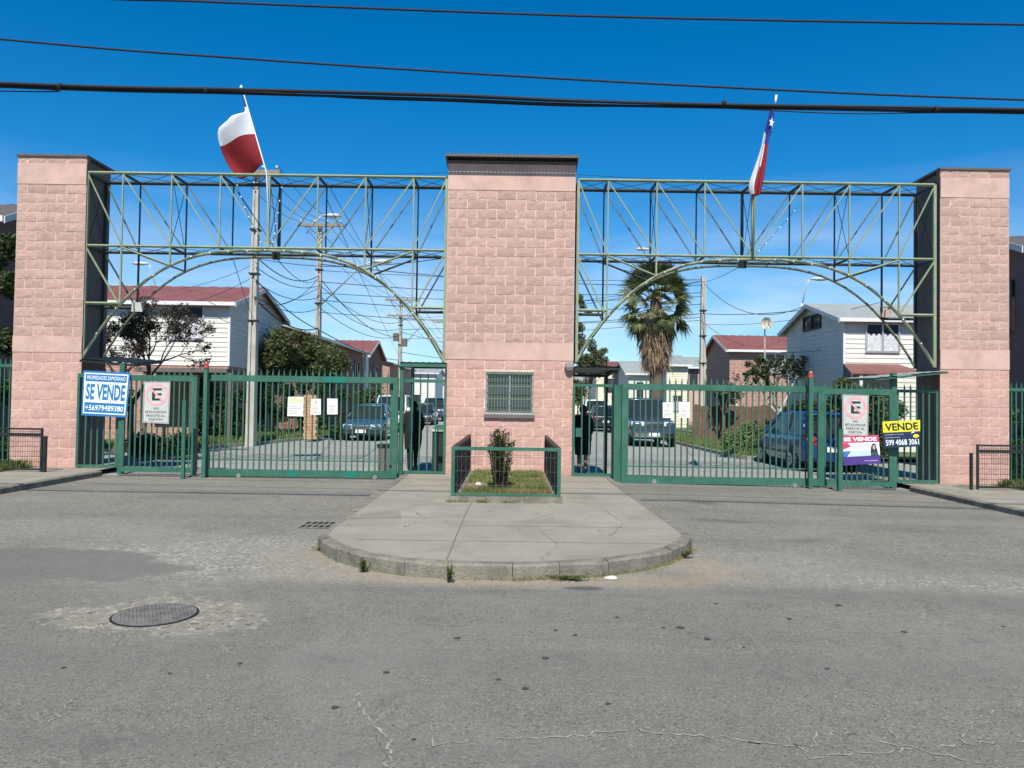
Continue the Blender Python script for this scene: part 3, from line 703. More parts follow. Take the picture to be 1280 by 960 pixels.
# pale stone lump and dark box on the gatehouse corner
c = MB(); p = at(712, 459, YF-.05); c.lathe((p.x, p.y, p.z), [(.02,-.09),(.09,-.07),(.11,.0),(.08,.08),(.02,.1)], 8)
tag(c.build('corner_lamp', 'greymid', None), 'round grey wall lamp on the gatehouse corner by the black canopy', 'lamp')

# ---------------------------------------------------------------- trusses
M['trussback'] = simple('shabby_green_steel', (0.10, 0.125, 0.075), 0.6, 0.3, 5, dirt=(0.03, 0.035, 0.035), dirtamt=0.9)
TY0, TY1 = 15.97, 16.72
def truss(label, xa, xb, nodes_px, zt, zm, zs, zf, zapex, asym=0.0):
    r = thing('arch_truss', label, 'truss', ((xa+xb)/2, TY0, zf), 'green lattice trusses over the gates')
    X = [xa] + [at(p, 260, TY0).x for p in nodes_px] + [xb]
    mid = (xa + xb) / 2; half = (xb - xa) / 2; ci = len(X) // 2
    def az(x): return zf + (zapex - zf) * (1 - abs((x - mid) / half) ** 3.0)
    def seg(name, p, q, wd, mat): m_ = MB(); m_.bar(p, q, wd); return m_.build(name, mat, r)
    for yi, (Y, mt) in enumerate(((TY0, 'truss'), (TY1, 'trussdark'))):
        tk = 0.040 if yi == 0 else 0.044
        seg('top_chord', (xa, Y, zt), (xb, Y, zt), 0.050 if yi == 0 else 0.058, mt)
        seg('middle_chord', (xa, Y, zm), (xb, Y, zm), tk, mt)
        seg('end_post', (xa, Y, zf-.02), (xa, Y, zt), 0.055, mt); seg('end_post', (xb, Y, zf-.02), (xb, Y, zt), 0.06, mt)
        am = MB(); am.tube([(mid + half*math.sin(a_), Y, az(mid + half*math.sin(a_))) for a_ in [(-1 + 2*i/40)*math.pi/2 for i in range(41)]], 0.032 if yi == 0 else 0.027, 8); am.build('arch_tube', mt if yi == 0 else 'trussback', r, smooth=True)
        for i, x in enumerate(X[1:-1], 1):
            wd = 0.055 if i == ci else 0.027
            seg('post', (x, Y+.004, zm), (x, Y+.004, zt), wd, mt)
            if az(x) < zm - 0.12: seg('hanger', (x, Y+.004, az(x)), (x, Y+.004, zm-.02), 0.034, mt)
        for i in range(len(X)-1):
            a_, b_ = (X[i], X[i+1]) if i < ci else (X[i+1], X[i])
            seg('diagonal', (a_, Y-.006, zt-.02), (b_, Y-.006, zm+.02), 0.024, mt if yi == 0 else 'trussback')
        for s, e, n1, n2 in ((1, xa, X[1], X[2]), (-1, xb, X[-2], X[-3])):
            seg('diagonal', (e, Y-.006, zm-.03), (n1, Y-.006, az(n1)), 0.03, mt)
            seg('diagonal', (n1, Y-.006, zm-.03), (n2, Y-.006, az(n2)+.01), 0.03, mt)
            xs_ = n1
            for k in range(30):
                if az(xs_) > zs: xs_ -= s*0.02
            seg('side_strut', (e, Y, zs), (xs_, Y, zs), 0.045, mt)
    for i, x in enumerate(X):
        if 0 < i < len(X)-1:
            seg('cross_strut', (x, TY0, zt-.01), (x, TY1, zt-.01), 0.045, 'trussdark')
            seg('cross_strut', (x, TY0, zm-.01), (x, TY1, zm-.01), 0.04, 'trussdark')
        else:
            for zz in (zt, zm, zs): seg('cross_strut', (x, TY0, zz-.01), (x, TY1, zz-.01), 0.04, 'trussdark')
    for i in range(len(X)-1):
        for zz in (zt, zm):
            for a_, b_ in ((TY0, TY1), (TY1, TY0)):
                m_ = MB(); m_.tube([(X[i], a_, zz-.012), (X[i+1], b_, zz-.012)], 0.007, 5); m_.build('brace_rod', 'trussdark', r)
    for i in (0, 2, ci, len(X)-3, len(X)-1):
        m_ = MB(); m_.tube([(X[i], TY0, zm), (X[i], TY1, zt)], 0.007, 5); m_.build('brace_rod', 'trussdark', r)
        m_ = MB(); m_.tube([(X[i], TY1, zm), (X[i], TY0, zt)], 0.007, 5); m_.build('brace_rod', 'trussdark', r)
    return r, X, az
xLa = at(107, 330, TY0).x; xLb = at(557, 330, TY0).x; xRa = at(722, 330, TY0).x; xRb = at(1168, 330, TY0).x
ztL = at(336, 219, TY0).z; zmL = at(336, 310, TY0).z; ztR = at(940, 228, TY0).z; zmR = at(940, 321, TY0).z
trL, XNL, azL = truss('green lattice truss and arch spanning the gate beside the SE VENDE sign', xLa, xLb, (153, 214, 275, 336, 397, 457, 517), ztL, zmL, at(125, 379, TY0).z, at(101, 446, TY0).z, zmL-.06)
trR, XNR, azR = truss('green lattice truss and arch spanning the gate beside the yellow sign', xRa, xRb, (760, 821, 881, 941, 1003, 1062, 1124), ztR, zmR, at(1150, 394, TY0).z, at(1168, 458, TY0).z, zmR-.06)

# string lights along each arch and hanging from the flag poles
def string_lights(label, pts, nb):
    r = thing('string_lights', label, 'string lights', pts[0], 'string lights on the arches')
    m_ = MB(); m_.tube(pts, 0.005, 4); m_.build('wire', 'cable', r)
    bm_ = MB(); bm_.lathe((0, 0, 0), [(.005, .008), (.011, .0), (.014, -.014), (.008, -.026), (.002, -.032)], 8); me = bm_.mesh('bulb', 'bulb', True)
    L = len(pts) - 1
    for i in range(nb):
        f = (i + 0.5) / nb * L; k = int(f); p = Vector(pts[k]).lerp(Vector(pts[k+1]), f - k); inst('bulb', me, r, p, (U(-.5,.5), U(-.5,.5), 0))
def archpts(xa, xb, az_, n_=44): return [(xa + (xb-xa)*i/n_, TY0-.045, az_(xa + (xb-xa)*i/n_) + .02*math.sin(i*2.1)) for i in range(n_+1)]
string_lights('small white bulbs strung along the arch beside the SE VENDE sign', archpts(xLa+.1, xLb-.1, azL), 19)
string_lights('small white bulbs strung along the arch beside the yellow sign', archpts(xRa+.1, xRb-.1, azR), 19)
def hang(a_, b_, sag, n_=12):
    a_, b_ = Vector(a_), Vector(b_); return [tuple(a_.lerp(b_, i/n_) - Vector((0, 0, sag*4*(i/n_)*(1-i/n_)))) for i in range(n_+1)]
Pf = at(333, 222, TY0)
string_lights('bulb garland hanging down from the red and white flag pole to the left', hang((Pf.x-.65, TY0-.02, ztL-.1), (XNL[4]-.1, TY0-.05, zmL+.05), .1), 7)
string_lights('bulb garland hanging down from the red and white flag pole to the right', hang((Pf.x+.35, TY0-.02, ztL-.1), (XNL[4]+.1, TY0-.05, zmL+.05), .12), 6)
string_lights('bulb garland crossing the truss just under the limp flag', hang((XNR[4]+.95, TY0-.02, ztR-.5), (XNR[4]+.05, TY0-.05, zmR+.05), .02), 6)

# floodlights and the dark cluster at each arch crown
def floodlight(label, p, mat, s=1.0, tilt=0.5):
    r = thing('floodlight', label, 'floodlight', p, 'floodlights on the arches')
    m_ = MB(); w_, h_ = .11*s, .09*s
    m_.hexa([(p[0]-w_, p[1]-.03, p[2]-h_), (p[0]+w_, p[1]-.03, p[2]-h_), (p[0]+w_*.55, p[1]+.12*s, p[2]-h_*.5), (p[0]-w_*.55, p[1]+.12*s, p[2]-h_*.5),
             (p[0]-w_*.8, p[1]-.06, p[2]+h_), (p[0]+w_*.8, p[1]-.06, p[2]+h_), (p[0]+w_*.5, p[1]+.10*s, p[2]+h_*.6), (p[0]-w_*.5, p[1]+.10*s, p[2]+h_*.6)])
    m_.build('housing', mat, r)
    m_ = MB(); m_.tube([(p[0]-w_-.012, p[1], p[2]), (p[0]-w_-.012, p[1]+.02, p[2]+h_+.06), (p[0]+w_+.012, p[1]+.02, p[2]+h_+.06), (p[0]+w_+.012, p[1], p[2])], .010, 5); m_.build('bracket', 'trussdark', r)
p = at(172, 384, TY1-.1); floodlight('pale floodlight on the back arch in front of the twiggy tree', p, 'rock', 1.1)
p = at(1107, 392, TY1-.1); floodlight('pale pinkish floodlight on the back arch in front of the white house', p, 'band', 0.9)
p = at(346, 321, TY1-.2); floodlight('small dark floodlight hanging at the arch crown under the red and white flag', p, 'black', 0.8)
p = at(927, 331, TY1-.2); floodlight('small dark floodlight hanging at the arch crown under the limp flag', p, 'black', 0.9)

# ---------------------------------------------------------------- flags
def cloth(name, grid, mats, midx, root):
    m_ = MB(); nr, nc = len(grid), len(grid[0])
    vs_ = [p for rw in grid for p in rw]; fs_ = []; mi_ = []
    for j in range(nr-1):
        for i in range(nc-1): fs_.append((j*nc+i, j*nc+i+1, (j+1)*nc+i+1, (j+1)*nc+i)); mi_.append(midx(j, i))
    m_.add(vs_, fs_); m_.mi = mi_
    o = m_.build(name, mats, root, smooth=True)
    md = o.modifiers.new('s', 'SOLIDIFY'); md.thickness = 0.004
    sb = o.modifiers.new('b', 'SUBSURF'); sb.levels = 1; sb.render_levels = 1
    return o
FY = 15.9
fl = thing('flag', 'red and white flag blowing out sideways on a leaning white pole', 'flag', at(336, 232, FY))
m_ = MB(); m_.tube([at(337, 300, FY), at(333, 215, FY), at(303, 112, FY)], [.016, .014, .010], 8); m_.build('pole', 'white', fl, smooth=True)
m_ = MB(); q = at(301.5, 109, FY); m_.lathe((q.x, q.y, q.z), [(.005,-.05),(.03,-.03),(.035,0),(.02,.03),(.004,.05)], 8); m_.build('finial', 'white', fl, smooth=True)
# outline rows: right (pole) edge and left (fly) edge in photo coordinates
rowsR = [(302,116),(307,127),(309,134),(312,142),(314,149),(317,157),(320,166),(324,180),(327,192),(330,203)]
rowsL = [(302,116),(304,127),(306,134),(309,143),(281,157),(272,167),(275,185),(277,195),(284,209),(295,222)]
grid = []
for j, (a_, b_) in enumerate(zip(rowsR, rowsL)):
    A_, B_ = at(*a_, FY), at(*b_, FY); rw = []
    for i in range(11):
        f = i/10; p = A_.lerp(B_, f)
        full = 1.0 if j >= 4 else 0.05
        p.y += full*(0.10*math.sin(f*5.2 + j*0.5)*f + (j-7)*.10*min(1, f*2.5)) 
        if j == 4: p.z += 0.05*math.sin(f*math.pi) - 0.03*math.sin(f*9)
        if 4 < j < 8: p.z += 0.025*math.sin(f*7+j)
        rw.append(tuple(p))
    grid.append(rw)
cloth('cloth', grid, ['f_blue', 'f_white', 'f_red'], lambda j, i: 0 if j < 2 else (1 if j < 6 else 2), fl)
f2 = thing('flag', 'limp blue, white and red flag hanging along its leaning pole', 'flag', at(943, 248, FY))
m_ = MB(); m_.tube([at(941, 322, FY+.02), at(944, 240, FY+.02), at(969, 128, FY+.02)], [.026, .018, .011], 8); m_.build('pole', 'truss', f2, smooth=True)
m_ = MB(); q = at(970.5, 119, FY+.02); m_.tube([at(968.8, 130, FY+.02), q], [.022, .026], 8); m_.build('finial', 'white', f2, smooth=True)
rowsR = [(967,139),(966,148),(964,160),(962,172),(960.5,182),(959,196),(957,210),(954,224),(951,236),(948,246)]
rowsL = [(961,139),(958.5,148),(956,158),(953.5,166),(951,178),(947.5,192),(943,207),(939,221),(935,233),(938,245)]
grid = []
for j, (a_, b_) in enumerate(zip(rowsR, rowsL)):
    A_, B_ = at(*a_, FY), at(*b_, FY); rw = []
    for i in range(13):
        f = i/12; p = A_.lerp(B_, f); p.y += -0.06 + 0.07*math.sin(f*11 + j*0.35)*(0.5+j*0.06); p.x += .012*math.sin(f*16+j); rw.append(tuple(p))
    grid.append(rw)
def fm(j, i):
    if j < 3: return 0
    if j == 3: return 1 if i > 6 else 0
    if j == 8: return 1 if i > 8 else 2
    return 1 if i > 6 - (j < 6) else 2
cloth('cloth', grid, ['f_blue', 'f_white', 'f_red'], fm, f2)
st = MB(); c0 = at(964.5, 153, FY-.16); pts = []
for k in range(10):
    rr = (.075 if k % 2 == 0 else .032); a_ = math.pi/2 + k*math.pi/5 - .2; pts.append((c0.x + rr*.75*math.cos(a_), c0.y, c0.z + rr*1.5*math.sin(a_)))
st.add(pts + [(x, y+.004, z) for x, y, z in pts], [tuple(range(10)), tuple(range(19, 9, -1))] + [(i, (i+1)%10, 10+(i+1)%10, 10+i) for i in range(10)]); st.build('star', 'f_white', f2)

# ---------------------------------------------------------------- gates and panels
YG = 15.42
def barmesh(h, wd, spike, mat):
    m_ = MB(); a_ = wd/2
    m_.add([(-a_,-a_,0),(a_,-a_,0),(a_,a_,0),(-a_,a_,0),(-a_,-a_,h),(a_,-a_,h),(a_,a_,h),(-a_,a_,h)], [(0,1,5,4),(1,2,6,5),(2,3,7,6),(3,0,4,7),(4,5,6,7)])
    if spike: 
        m_.add([(-.018,-.004,h),(.018,-.004,h),(.018,.004,h),(-.018,.004,h),(-.012,-.004,h+.05),(.012,-.004,h+.05),(.012,.004,h+.05),(-.012,.004,h+.05),(0,0,h+spike)],
               [(0,1,5,4),(1,2,6,5),(2,3,7,6),(3,0,4,7),(4,5,8),(5,6,8),(6,7,8),(7,4,8)])
    return m_.mesh('bar', mat)
def panel(name, label, cat, x0, x1, z0, z1, Y, nb, rail_t, rail_b, stile, group, bar_w=.026, spike=0.13, spike_from=0.0, mid_rail=None, mat='green', cut=0.0, stiles=True):
    r = thing(name, label, cat, ((x0+x1)/2, Y, z0), group)
    if stiles:
        for k, (a_, b_) in enumerate(((x0, x0+stile), (x1-stile, x1))):
            m_ = MB(); m_.box(a_, b_, Y-.03, Y+.03, z0, z1); m_.build('stile', mat, r)
    else: stile = 0.0
    m_ = MB(); m_.box(x0+stile, x1-stile, Y-.028, Y+.028, z1-rail_t, z1-.001); m_.build('top_rail', mat, r)
    m_ = MB(); m_.box(x0+stile, x1-stile, Y-.028, Y+.028, z0+.001, z0+rail_b); m_.build('bottom_rail', mat, r)
    if mid_rail:
        m_ = MB(); m_.box(x0+stile, x1-stile, Y-.008, Y+.008, mid_rail-.012, mid_rail+.012); m_.build('lower_rail', mat, r)
    me = barmesh(z1-rail_t-z0-rail_b, bar_w, 0, mat)
    sm = MB(); h0 = 0
    sp = barmesh(.012, bar_w*.8, spike, mat) if spike else None
    for i in range(nb):
        x = x0 + stile + (x1-x0-2*stile)*(i+1)/(nb+1)
        b_ = inst('bar', me, r, (x, Y, z0+rail_b), (U(-.003,.003), U(-.006,.006), U(-.2,.2)))
        if sp and (x-x0)/(x1-x0) >= spike_from:
            inst('spike', sp, r, (x, Y, z1), (U(-.06,.06), U(-.1,.1), 0))
    return r
X_ = lambda px, Y=YG: at(px, 540, Y).x
Z_ = lambda px, py, Y=YG: at(px, py, Y).z
gzz = lambda px, Y=YG: gz(X_(px, Y))
# sliding gates
zt_l = Z_(375, 470); zt_r = Z_(890, 481)
slL = panel('sliding_gate', 'long green barred sliding gate with three paper notices', 'gate', X_(254), X_(497), 0.03, zt_l, YG, 31, .125, .14, .10, 'green sliding gates', mid_rail=0.36)
slR = panel('sliding_gate', 'long green barred sliding gate with two paper notices', 'gate', X_(777), X_(1030), 0.0, zt_r, YG, 31, .125, .15, .13, 'green sliding gates', mid_rail=0.34, spike_from=0.06)
for p0_, p1_, z_, rt, par in ((X_(405), X_(432), zt_l-.124, .122, slL), (X_(361), X_(371), .031, .138, slL), (X_(433), X_(446), .031, .138, slL)):
    m_ = MB(); m_.box(p0_, p1_, YG-.0305, YG+.0305, z_, z_+rt); tag(m_.build('repainted_patch', 'green2', par), 'fresher darker green paint patch')
m_ = MB(); m_.box(X_(256.5), X_(263), YG-.034, YG+.02, .17, .62); m_.build('lock_plate', 'green', slL)
for par, xs_ in ((slL, (300, 470)), (slR, (818, 993))):
    for q in xs_:
        m_ = MB(); m_.lathe((X_(q), YG-.022, gzz(q)+.045), [(.02,-.014),(.045,-.014),(.048,0),(.045,.014),(.02,.014)], 12, 'Y'); m_.build('roller', 'greymid', par)
# ground track of the gates
for a_, b_, lb in ((X_(150), X_(500), 'left'), (X_(770), X_(1120), 'right')):
    m_ = MB(); m_.hexa([(a_,YG-.02,gz(a_)+.004),(b_,YG-.02,gz(b_)+.004),(b_,YG+.02,gz(b_)+.004),(a_,YG+.02,gz(a_)+.004),(a_,YG-.008,gz(a_)+.026),(b_,YG-.008,gz(b_)+.026),(b_,YG+.008,gz(b_)+.026),(a_,YG+.008,gz(a_)+.026)])
    tag(m_.build('gate_track', 'black'), 'thin steel floor track under the sliding gate with ' + ('three' if lb == 'left' else 'two') + ' notices', 'track', 'floor tracks of the sliding gates')
# posts of the gate line
def post(label, px, py0, py1, wpx, Y, mat='green', cap=None, cat='post', group='green gate posts', z0=None):
    x = X_(px, Y); wd = wpx/950*Y; zt_ = Z_(px, py0, Y); zb = gz(x)-.02 if z0 is None else z0
    r = thing('gate_post', label, cat, (x, Y, zb), group)
    m_ = MB(); m_.box(x-wd/2, x+wd/2, Y-wd/2, Y+wd/2, zb, zt_); m_.build('shaft', mat, r)
    if cap:
        m_ = MB(); m_.lathe((x, Y, zt_), [(.055,0),(.055,.025),(.045,.03),(.045,.10),(.034,.12),(.008,.128)], 12); m_.build('lamp', cap, r, smooth=False)
    else:
        m_ = MB(); m_.box(x-wd/2-.006, x+wd/2+.006, Y-wd/2-.006, Y+wd/2+.006, zt_, zt_+.012); m_.build('cap', mat, r)
    return r
post('green gate post topped with a red lamp, nearest the twiggy tree', 256, 460, 598, 4.6, 15.25, cap='redlamp')
post('green gate post topped with a red lamp, in front of the blue car', 1013, 472, 610, 5.2, 15.25, cap='redlamp')
post('short green stop post standing below the no-parking sign by SE VENDE', 230, 501, 599, 4.2, 15.05)
post('short dark green stop post standing left of the violet SE VENDE banner', 1050, 537, 613, 5.2, 14.95)
post('wide green post ending the gate with three notices', 492.5, 474, 598, 9, 15.58)
post('wide green post ending the gate with two notices', 773, 482, 603, 13, 15.6)
post('green post behind the blue SE VENDE sign', 152, 455, 590, 6.2, 15.72)
post('green post behind the yellow VENDE sign', 1116.5, 467, 610, 6.2, 15.72)
post('slim green post between the no-parking panel and long gate', 243, 470, 596, 5.5, 15.62)
# fixed panels
panel('fence_panel', 'green barred fence panel behind the no-parking sign, by the left pillar', 'fence panel', X_(152, 15.68), X_(247, 15.68), 0.06, Z_(200, 469, 15.68), 15.68, 12, .12, .1, .06, 'green fixed fence panels', spike_from=.5)
panel('fence_panel', 'green barred fence panel behind the no-parking sign and violet banner', 'fence panel', X_(1022, 15.68), X_(1114, 15.68), -.02, Z_(1068, 486, 15.68), 15.68, 12, .12, .1, .05, 'green fixed fence panels')
panel('fence_panel', 'narrow green barred panel under the blue SE VENDE sign', 'fence panel', X_(96, 15.85), X_(148, 15.85), 0.13, Z_(122, 467, 15.85), 15.85, 5, .08, .05, .05, 'green fixed fence panels', spike=.11)
panel('fence_panel', 'narrow green barred panel under the yellow VENDE sign', 'fence panel', X_(1120, 15.85), X_(1172, 15.85), 0.05, Z_(1145, 487, 15.85), 15.85, 5, .06, .06, .045, 'green fixed fence panels', spike=.11)
# pedestrian gates
pgL = panel('pedestrian_gate', 'green pedestrian gate under the green canopy, person behind', 'gate', X_(501.5, 15.8), X_(557, 15.8), 0.10, Z_(528, 474, 15.8), 15.8, 4, .07, .05, .045, 'green pedestrian gates', spike=.11)
pgR = panel('pedestrian_gate', 'green pedestrian gate under the black canopy, person behind', 'gate', X_(715.5, 15.8), X_(767, 15.8), 0.09, Z_(740, 480, 15.8), 15.8, 4, .06, .06, .045, 'green pedestrian gates', spike=0)
m_ = MB(); m_.box(X_(719.5,15.8), X_(727,15.8), 15.765, 15.83, Z_(723,546,15.8), Z_(723,535,15.8)); m_.build('lock_box', 'green', pgR)
m_ = MB(); m_.box(X_(543.5,15.8), X_(555,15.8), 15.775, 15.82, Z_(549,537,15.8), Z_(549,531,15.8)); m_.build('lock_box', 'green', pgL)
# ------------- canopies
def canopy(label, x0, x1, y0, y1, z0f, z0b, mat, beam, posts, th=.05, tiltx=0.0):
    r = thing('canopy', label, 'canopy', ((x0+x1)/2, (y0+y1)/2, 0.1), 'small canopies at the gates')
    nn = 14; m_ = MB(); top = []
    for j, (y, z) in enumerate(((y0, z0f), (y1, z0b))):
        for i in range(nn+1):
            top.append((x0+(x1-x0)*i/nn, y, z + tiltx*i/nn + (.012 if i % 2 else 0)))
    m_.add(top + [(x, y, z-.008) for x, y, z in top], [(i, i+1, nn+2+i, nn+1+i) for i in range(nn)] + [(2*nn+2+i+1, 2*nn+2+i, 3*nn+3+i, 3*nn+4+i) for i in range(nn)])
    m_.build('roof_sheet', mat, r)
    for (y, z) in ((y0+.02, z0f), (y1-.06, z0b)):
        m_ = MB(); m_.hexa([(x0,y,z-.02-beam),(x1,y,z-.02-beam+tiltx),(x1,y+.05,z-.02-beam+tiltx),(x0,y+.05,z-.02-beam),(x0,y,z-.012),(x1,y,z-.012+tiltx),(x1,y+.05,z-.012+tiltx),(x0,y+.05,z-.012)]); m_.build('beam', mat if mat != 'greyroof' else 'green', r)
    for xx in (x0+.03, x1-.03):
        t0 = tiltx*(xx-x0)/(x1-x0)
        m_ = MB(); m_.hexa([(xx-.025,y0+.08,z0f-.02-beam+t0),(xx+.025,y0+.08,z0f-.02-beam+t0),(xx+.025,y1-.07,z0b-.02-beam+t0),(xx-.025,y1-.07,z0b-.02-beam+t0),(xx-.025,y0+.08,z0f-.013+t0),(xx+.025,y0+.08,z0f-.013+t0),(xx+.025,y1-.07,z0b-.013+t0),(xx-.025,y1-.07,z0b-.013+t0)]); m_.build('side_beam', mat if mat != 'greyroof' else 'green', r)
    for (xx, yy, z1_) in posts:
        m_ = MB(); m_.box(xx-.04, xx+.04, yy-.04, yy+.04, gz(xx), z1_); m_.build('post', mat if mat != 'greyroof' else 'green', r)
    return r
cz = Z_(528, 453, 15.6)
canopy('green sheet canopy over the pedestrian gate left of the gatehouse', X_(499, 15.7), X_(557.5, 15.9), 15.6, 17.6, cz, cz+.05, 'green', .07, [(X_(501.5, 15.75), 15.72, cz-.08), (X_(501.5, 15.75), 17.4, cz-.05)])
cz2 = Z_(744, 458, 15.6)
canopy('black sheet canopy over the pedestrian gate right of the gatehouse', X_(716.5, 15.9), X_(774, 15.6), 15.6, 17.6, cz2, cz2-.08, 'black', .05, [(X_(769.5, 15.72), 15.72, cz2-.06), (X_(769.5, 15.72), 17.4, cz2-.13)])
cz3 = Z_(130, 449, 15.7)
canopy('small dark canopy above the blue SE VENDE sign', X_(101, 15.8), X_(165, 15.6), 15.66, 16.9, cz3, cz3+.12, 'black', .04, [], tiltx=-.08)
cz4 = Z_(1135, 470, 15.6)
canopy('small pale tilted canopy above the yellow VENDE sign', X_(1098, 15.4), X_(1172, 15.9), 15.5, 16.9, cz4-.05, cz4-.02, 'greyroof', .03, [], tiltx=.16)

# ================================================================== SIGNS AND NOTICES
def quad_board(name, label, cat, corners_px, Y, mat, th=.012, group=None):
    P_ = [at(a_, b_, Y) for a_, b_ in corners_px]      # TL, TR, BR, BL
    base = (P_[2] + P_[3]) / 2
    r = thing(name, label, cat, base, group)
    m_ = MB(); m_.hexa([P_[3], P_[2], P_[2]+Vector((0,th,0)), P_[3]+Vector((0,th,0)), P_[0], P_[1], P_[1]+Vector((0,th,0)), P_[0]+Vector((0,th,0))])
    m_.build('board', mat, r)
    def pt(u, v, e=.003):
        a_ = P_[0].lerp(P_[1], u); b_ = P_[3].lerp(P_[2], u); p_ = a_.lerp(b_, v); p_.y -= e; return p_
    W_ = ((P_[1]-P_[0]).length + (P_[2]-P_[3]).length)/2; H_ = ((P_[0]-P_[3]).length + (P_[1]-P_[2]).length)/2
    tl = math.atan2((P_[1]-P_[0]).z, (P_[1]-P_[0]).x); sh = -((P_[3]-P_[0]).x)/H_
    def area(nm, u0, u1, v0, v1, mt, e=.003):
        q = MB(); q.add([pt(u0,v0,e), pt(u1,v0,e), pt(u1,v1,e), pt(u0,v1,e)], [(3,2,1,0)]); return q.build(nm, mt, r)
    def poly(nm, uv, mt, e=.004):
        q = MB(); q.add([pt(u, v, e) for u, v in uv], [tuple(range(len(uv)-1, -1, -1))]); return q.build(nm, mt, r)
    def tx(s, u0, u1, v0, v1, mt, bold=.02, e=.007):
        return text('lettering', s, (u1-u0)*W_, (v1-v0)*H_, pt((u0+u1)/2, (v0+v1)/2, e), mt, r, bold, sh+math.tan(tl)*0, tl)
    return r, area, poly, tx, pt
YS = 15.30
r, area, poly, tx, pt = quad_board('sale_sign', 'blue and white SE VENDE for-sale banner tied beside the left pillar', 'sign', [(104,463),(163,466),(158,522),(101.5,519)], 15.60, 's_blue')
area('border', .04, .96, .045, .07, 's_white', .002); area('border', .04, .96, .925, .95, 's_white', .002); area('border', .035, .06, .045, .95, 's_white', .0025); area('border', .94, .965, .045, .95, 's_white', .0025)
area('white_band', .05, .95, .235, .70, 's_white', .003)
tx('PROPIEDADES ZAMORANO', .09, .92, .105, .19, 's_white', .01); tx('SE VENDE', .08, .93, .28, .64, 's_blue', .035); tx('+56979489380', .09, .91, .755, .88, 's_white', .015)
def no_parking(label, c, Y):
    r, area, poly, tx, pt = quad_board('parking_sign', label, 'sign', c, Y, 's_grey', .006, 'no-parking signs on the fence panels')
    q = MB(); cc = pt(.5, .31, .004); R1 = (pt(.93,.31)-pt(.5,.31)).length; R0 = R1*.79; n_ = 28
    vs_ = [(cc.x + rr*math.cos(2*math.pi*k/n_), cc.y, cc.z + rr*math.sin(2*math.pi*k/n_)) for rr in (R0, R1) for k in range(n_)]
    q.add(vs_, [(k, (k+1)%n_, n_+(k+1)%n_, n_+k) for k in range(n_)]); q.build('ring', 's_pinkring', r, fix=True)
    tx('E', .33, .70, .16, .45, 's_black', .012, .006)
    a_ = R0*.80; d = R1*.055
    q = MB(); q.add([(cc.x-a_-d, cc.y-.004, cc.z+a_-d), (cc.x-a_+d, cc.y-.004, cc.z+a_+d), (cc.x+a_+d, cc.y-.004, cc.z-a_+d), (cc.x+a_-d, cc.y-.004, cc.z-a_-d)], [(0,3,2,1)]); q.build('slash', 's_pinkring', r)
    tx('NO', .40, .60, .615, .665, 's_lettergrey', .01); tx('ESTACIONAR', .10, .90, .70, .755, 's_lettergrey', .01)
    tx('FRENTE AL', .14, .86, .79, .845, 's_lettergrey', .01); tx('PORTON', .24, .76, .88, .935, 's_lettergrey', .01)
    area('border', .02, .98, .012, .022, 's_lettergrey', .002); area('border', .02, .98, .975, .985, 's_lettergrey', .002)
    area('border', .02, .04, .012, .985, 's_lettergrey', .0025); area('border', .96, .98, .012, .985, 's_lettergrey', .0025)
no_parking('grey no-parking sign with faded red ring, right of the blue SE VENDE banner', [(180,477),(213,477),(211,530),(178,528)], 15.60)
no_parking('grey no-parking sign with faded red ring, above the violet SE VENDE banner', [(1053,493),(1086,494),(1085,546),(1053,544)], 15.58)
r, area, poly, tx, pt = quad_board('sale_sign', 'crimson, white and violet SE VENDE banner with a printed woman', 'sign', [(1053,545),(1098,544),(1101,579),(1055,582)], 15.50, 's_white')
area('red_band', 0, 1, 0, .24, 's_crimson'); area('violet_band', 0, 1, .71, 1, 's_violet')
tx('SE VENDE', .03, .93, .055, .19, 's_white', .04); poly('red_swoosh', [(0,.25),(.14,.25),(.22,.36),(0,.46)], 's_crimson'); poly('blue_swoosh', [(0,.52),(.22,.52),(.10,.71),(0,.71)], 's_mid')
poly('pale_swoosh', [(.12,.71),(.24,.52),(.72,.52),(.72,.71)], 's_sky'); poly('printed_figure_hair', [(.74,.62),(.77,.40),(.81,.30),(.87,.28),(.91,.36),(.95,.66),(.85,.74)], 's_black')
poly('printed_figure_face', [(.81,.36),(.87,.34),(.89,.44),(.85,.52),(.81,.46)], 'band', .006); poly('printed_figure_jacket', [(.72,.72),(.80,.56),(.92,.58),(.97,.71)], 'p_slate', .0065)
tx('Propiedad en venta', .28, .66, .36, .41, 'ink', 0); tx('consulte aqui', .34, .62, .45, .49, 'ink', 0); tx('www.propiedades.cl', .55, .93, .86, .91, 's_white', .0)
r, area, poly, tx, pt = quad_board('sale_sign', 'yellow and navy VENDE for-sale sign with phone number', 'sign', [(1103,527),(1150,525),(1150,558),(1105,560)], 15.50, 's_navy')
area('yellow_band', .0, 1, .0, .42, 's_yellow'); tx('VENDE', .05, .95, .08, .36, 's_black', .03)
tx('propiedades y corretaje', .05, .55, .49, .53, 's_white', 0); tx('llame ahora mismo', .05, .45, .60, .63, 's_white', 0)
tx('599 4068 3061', .06, .96, .70, .92, 's_white', .015)
poly('yellow_emblem', [(.80,.60),(.85,.53),(.92,.53),(.98,.60),(.92,.66),(.85,.66)], 's_yellow'); poly('white_corner', [(.74,.50),(.86,.32),(.84,.46)], 's_white', .008)
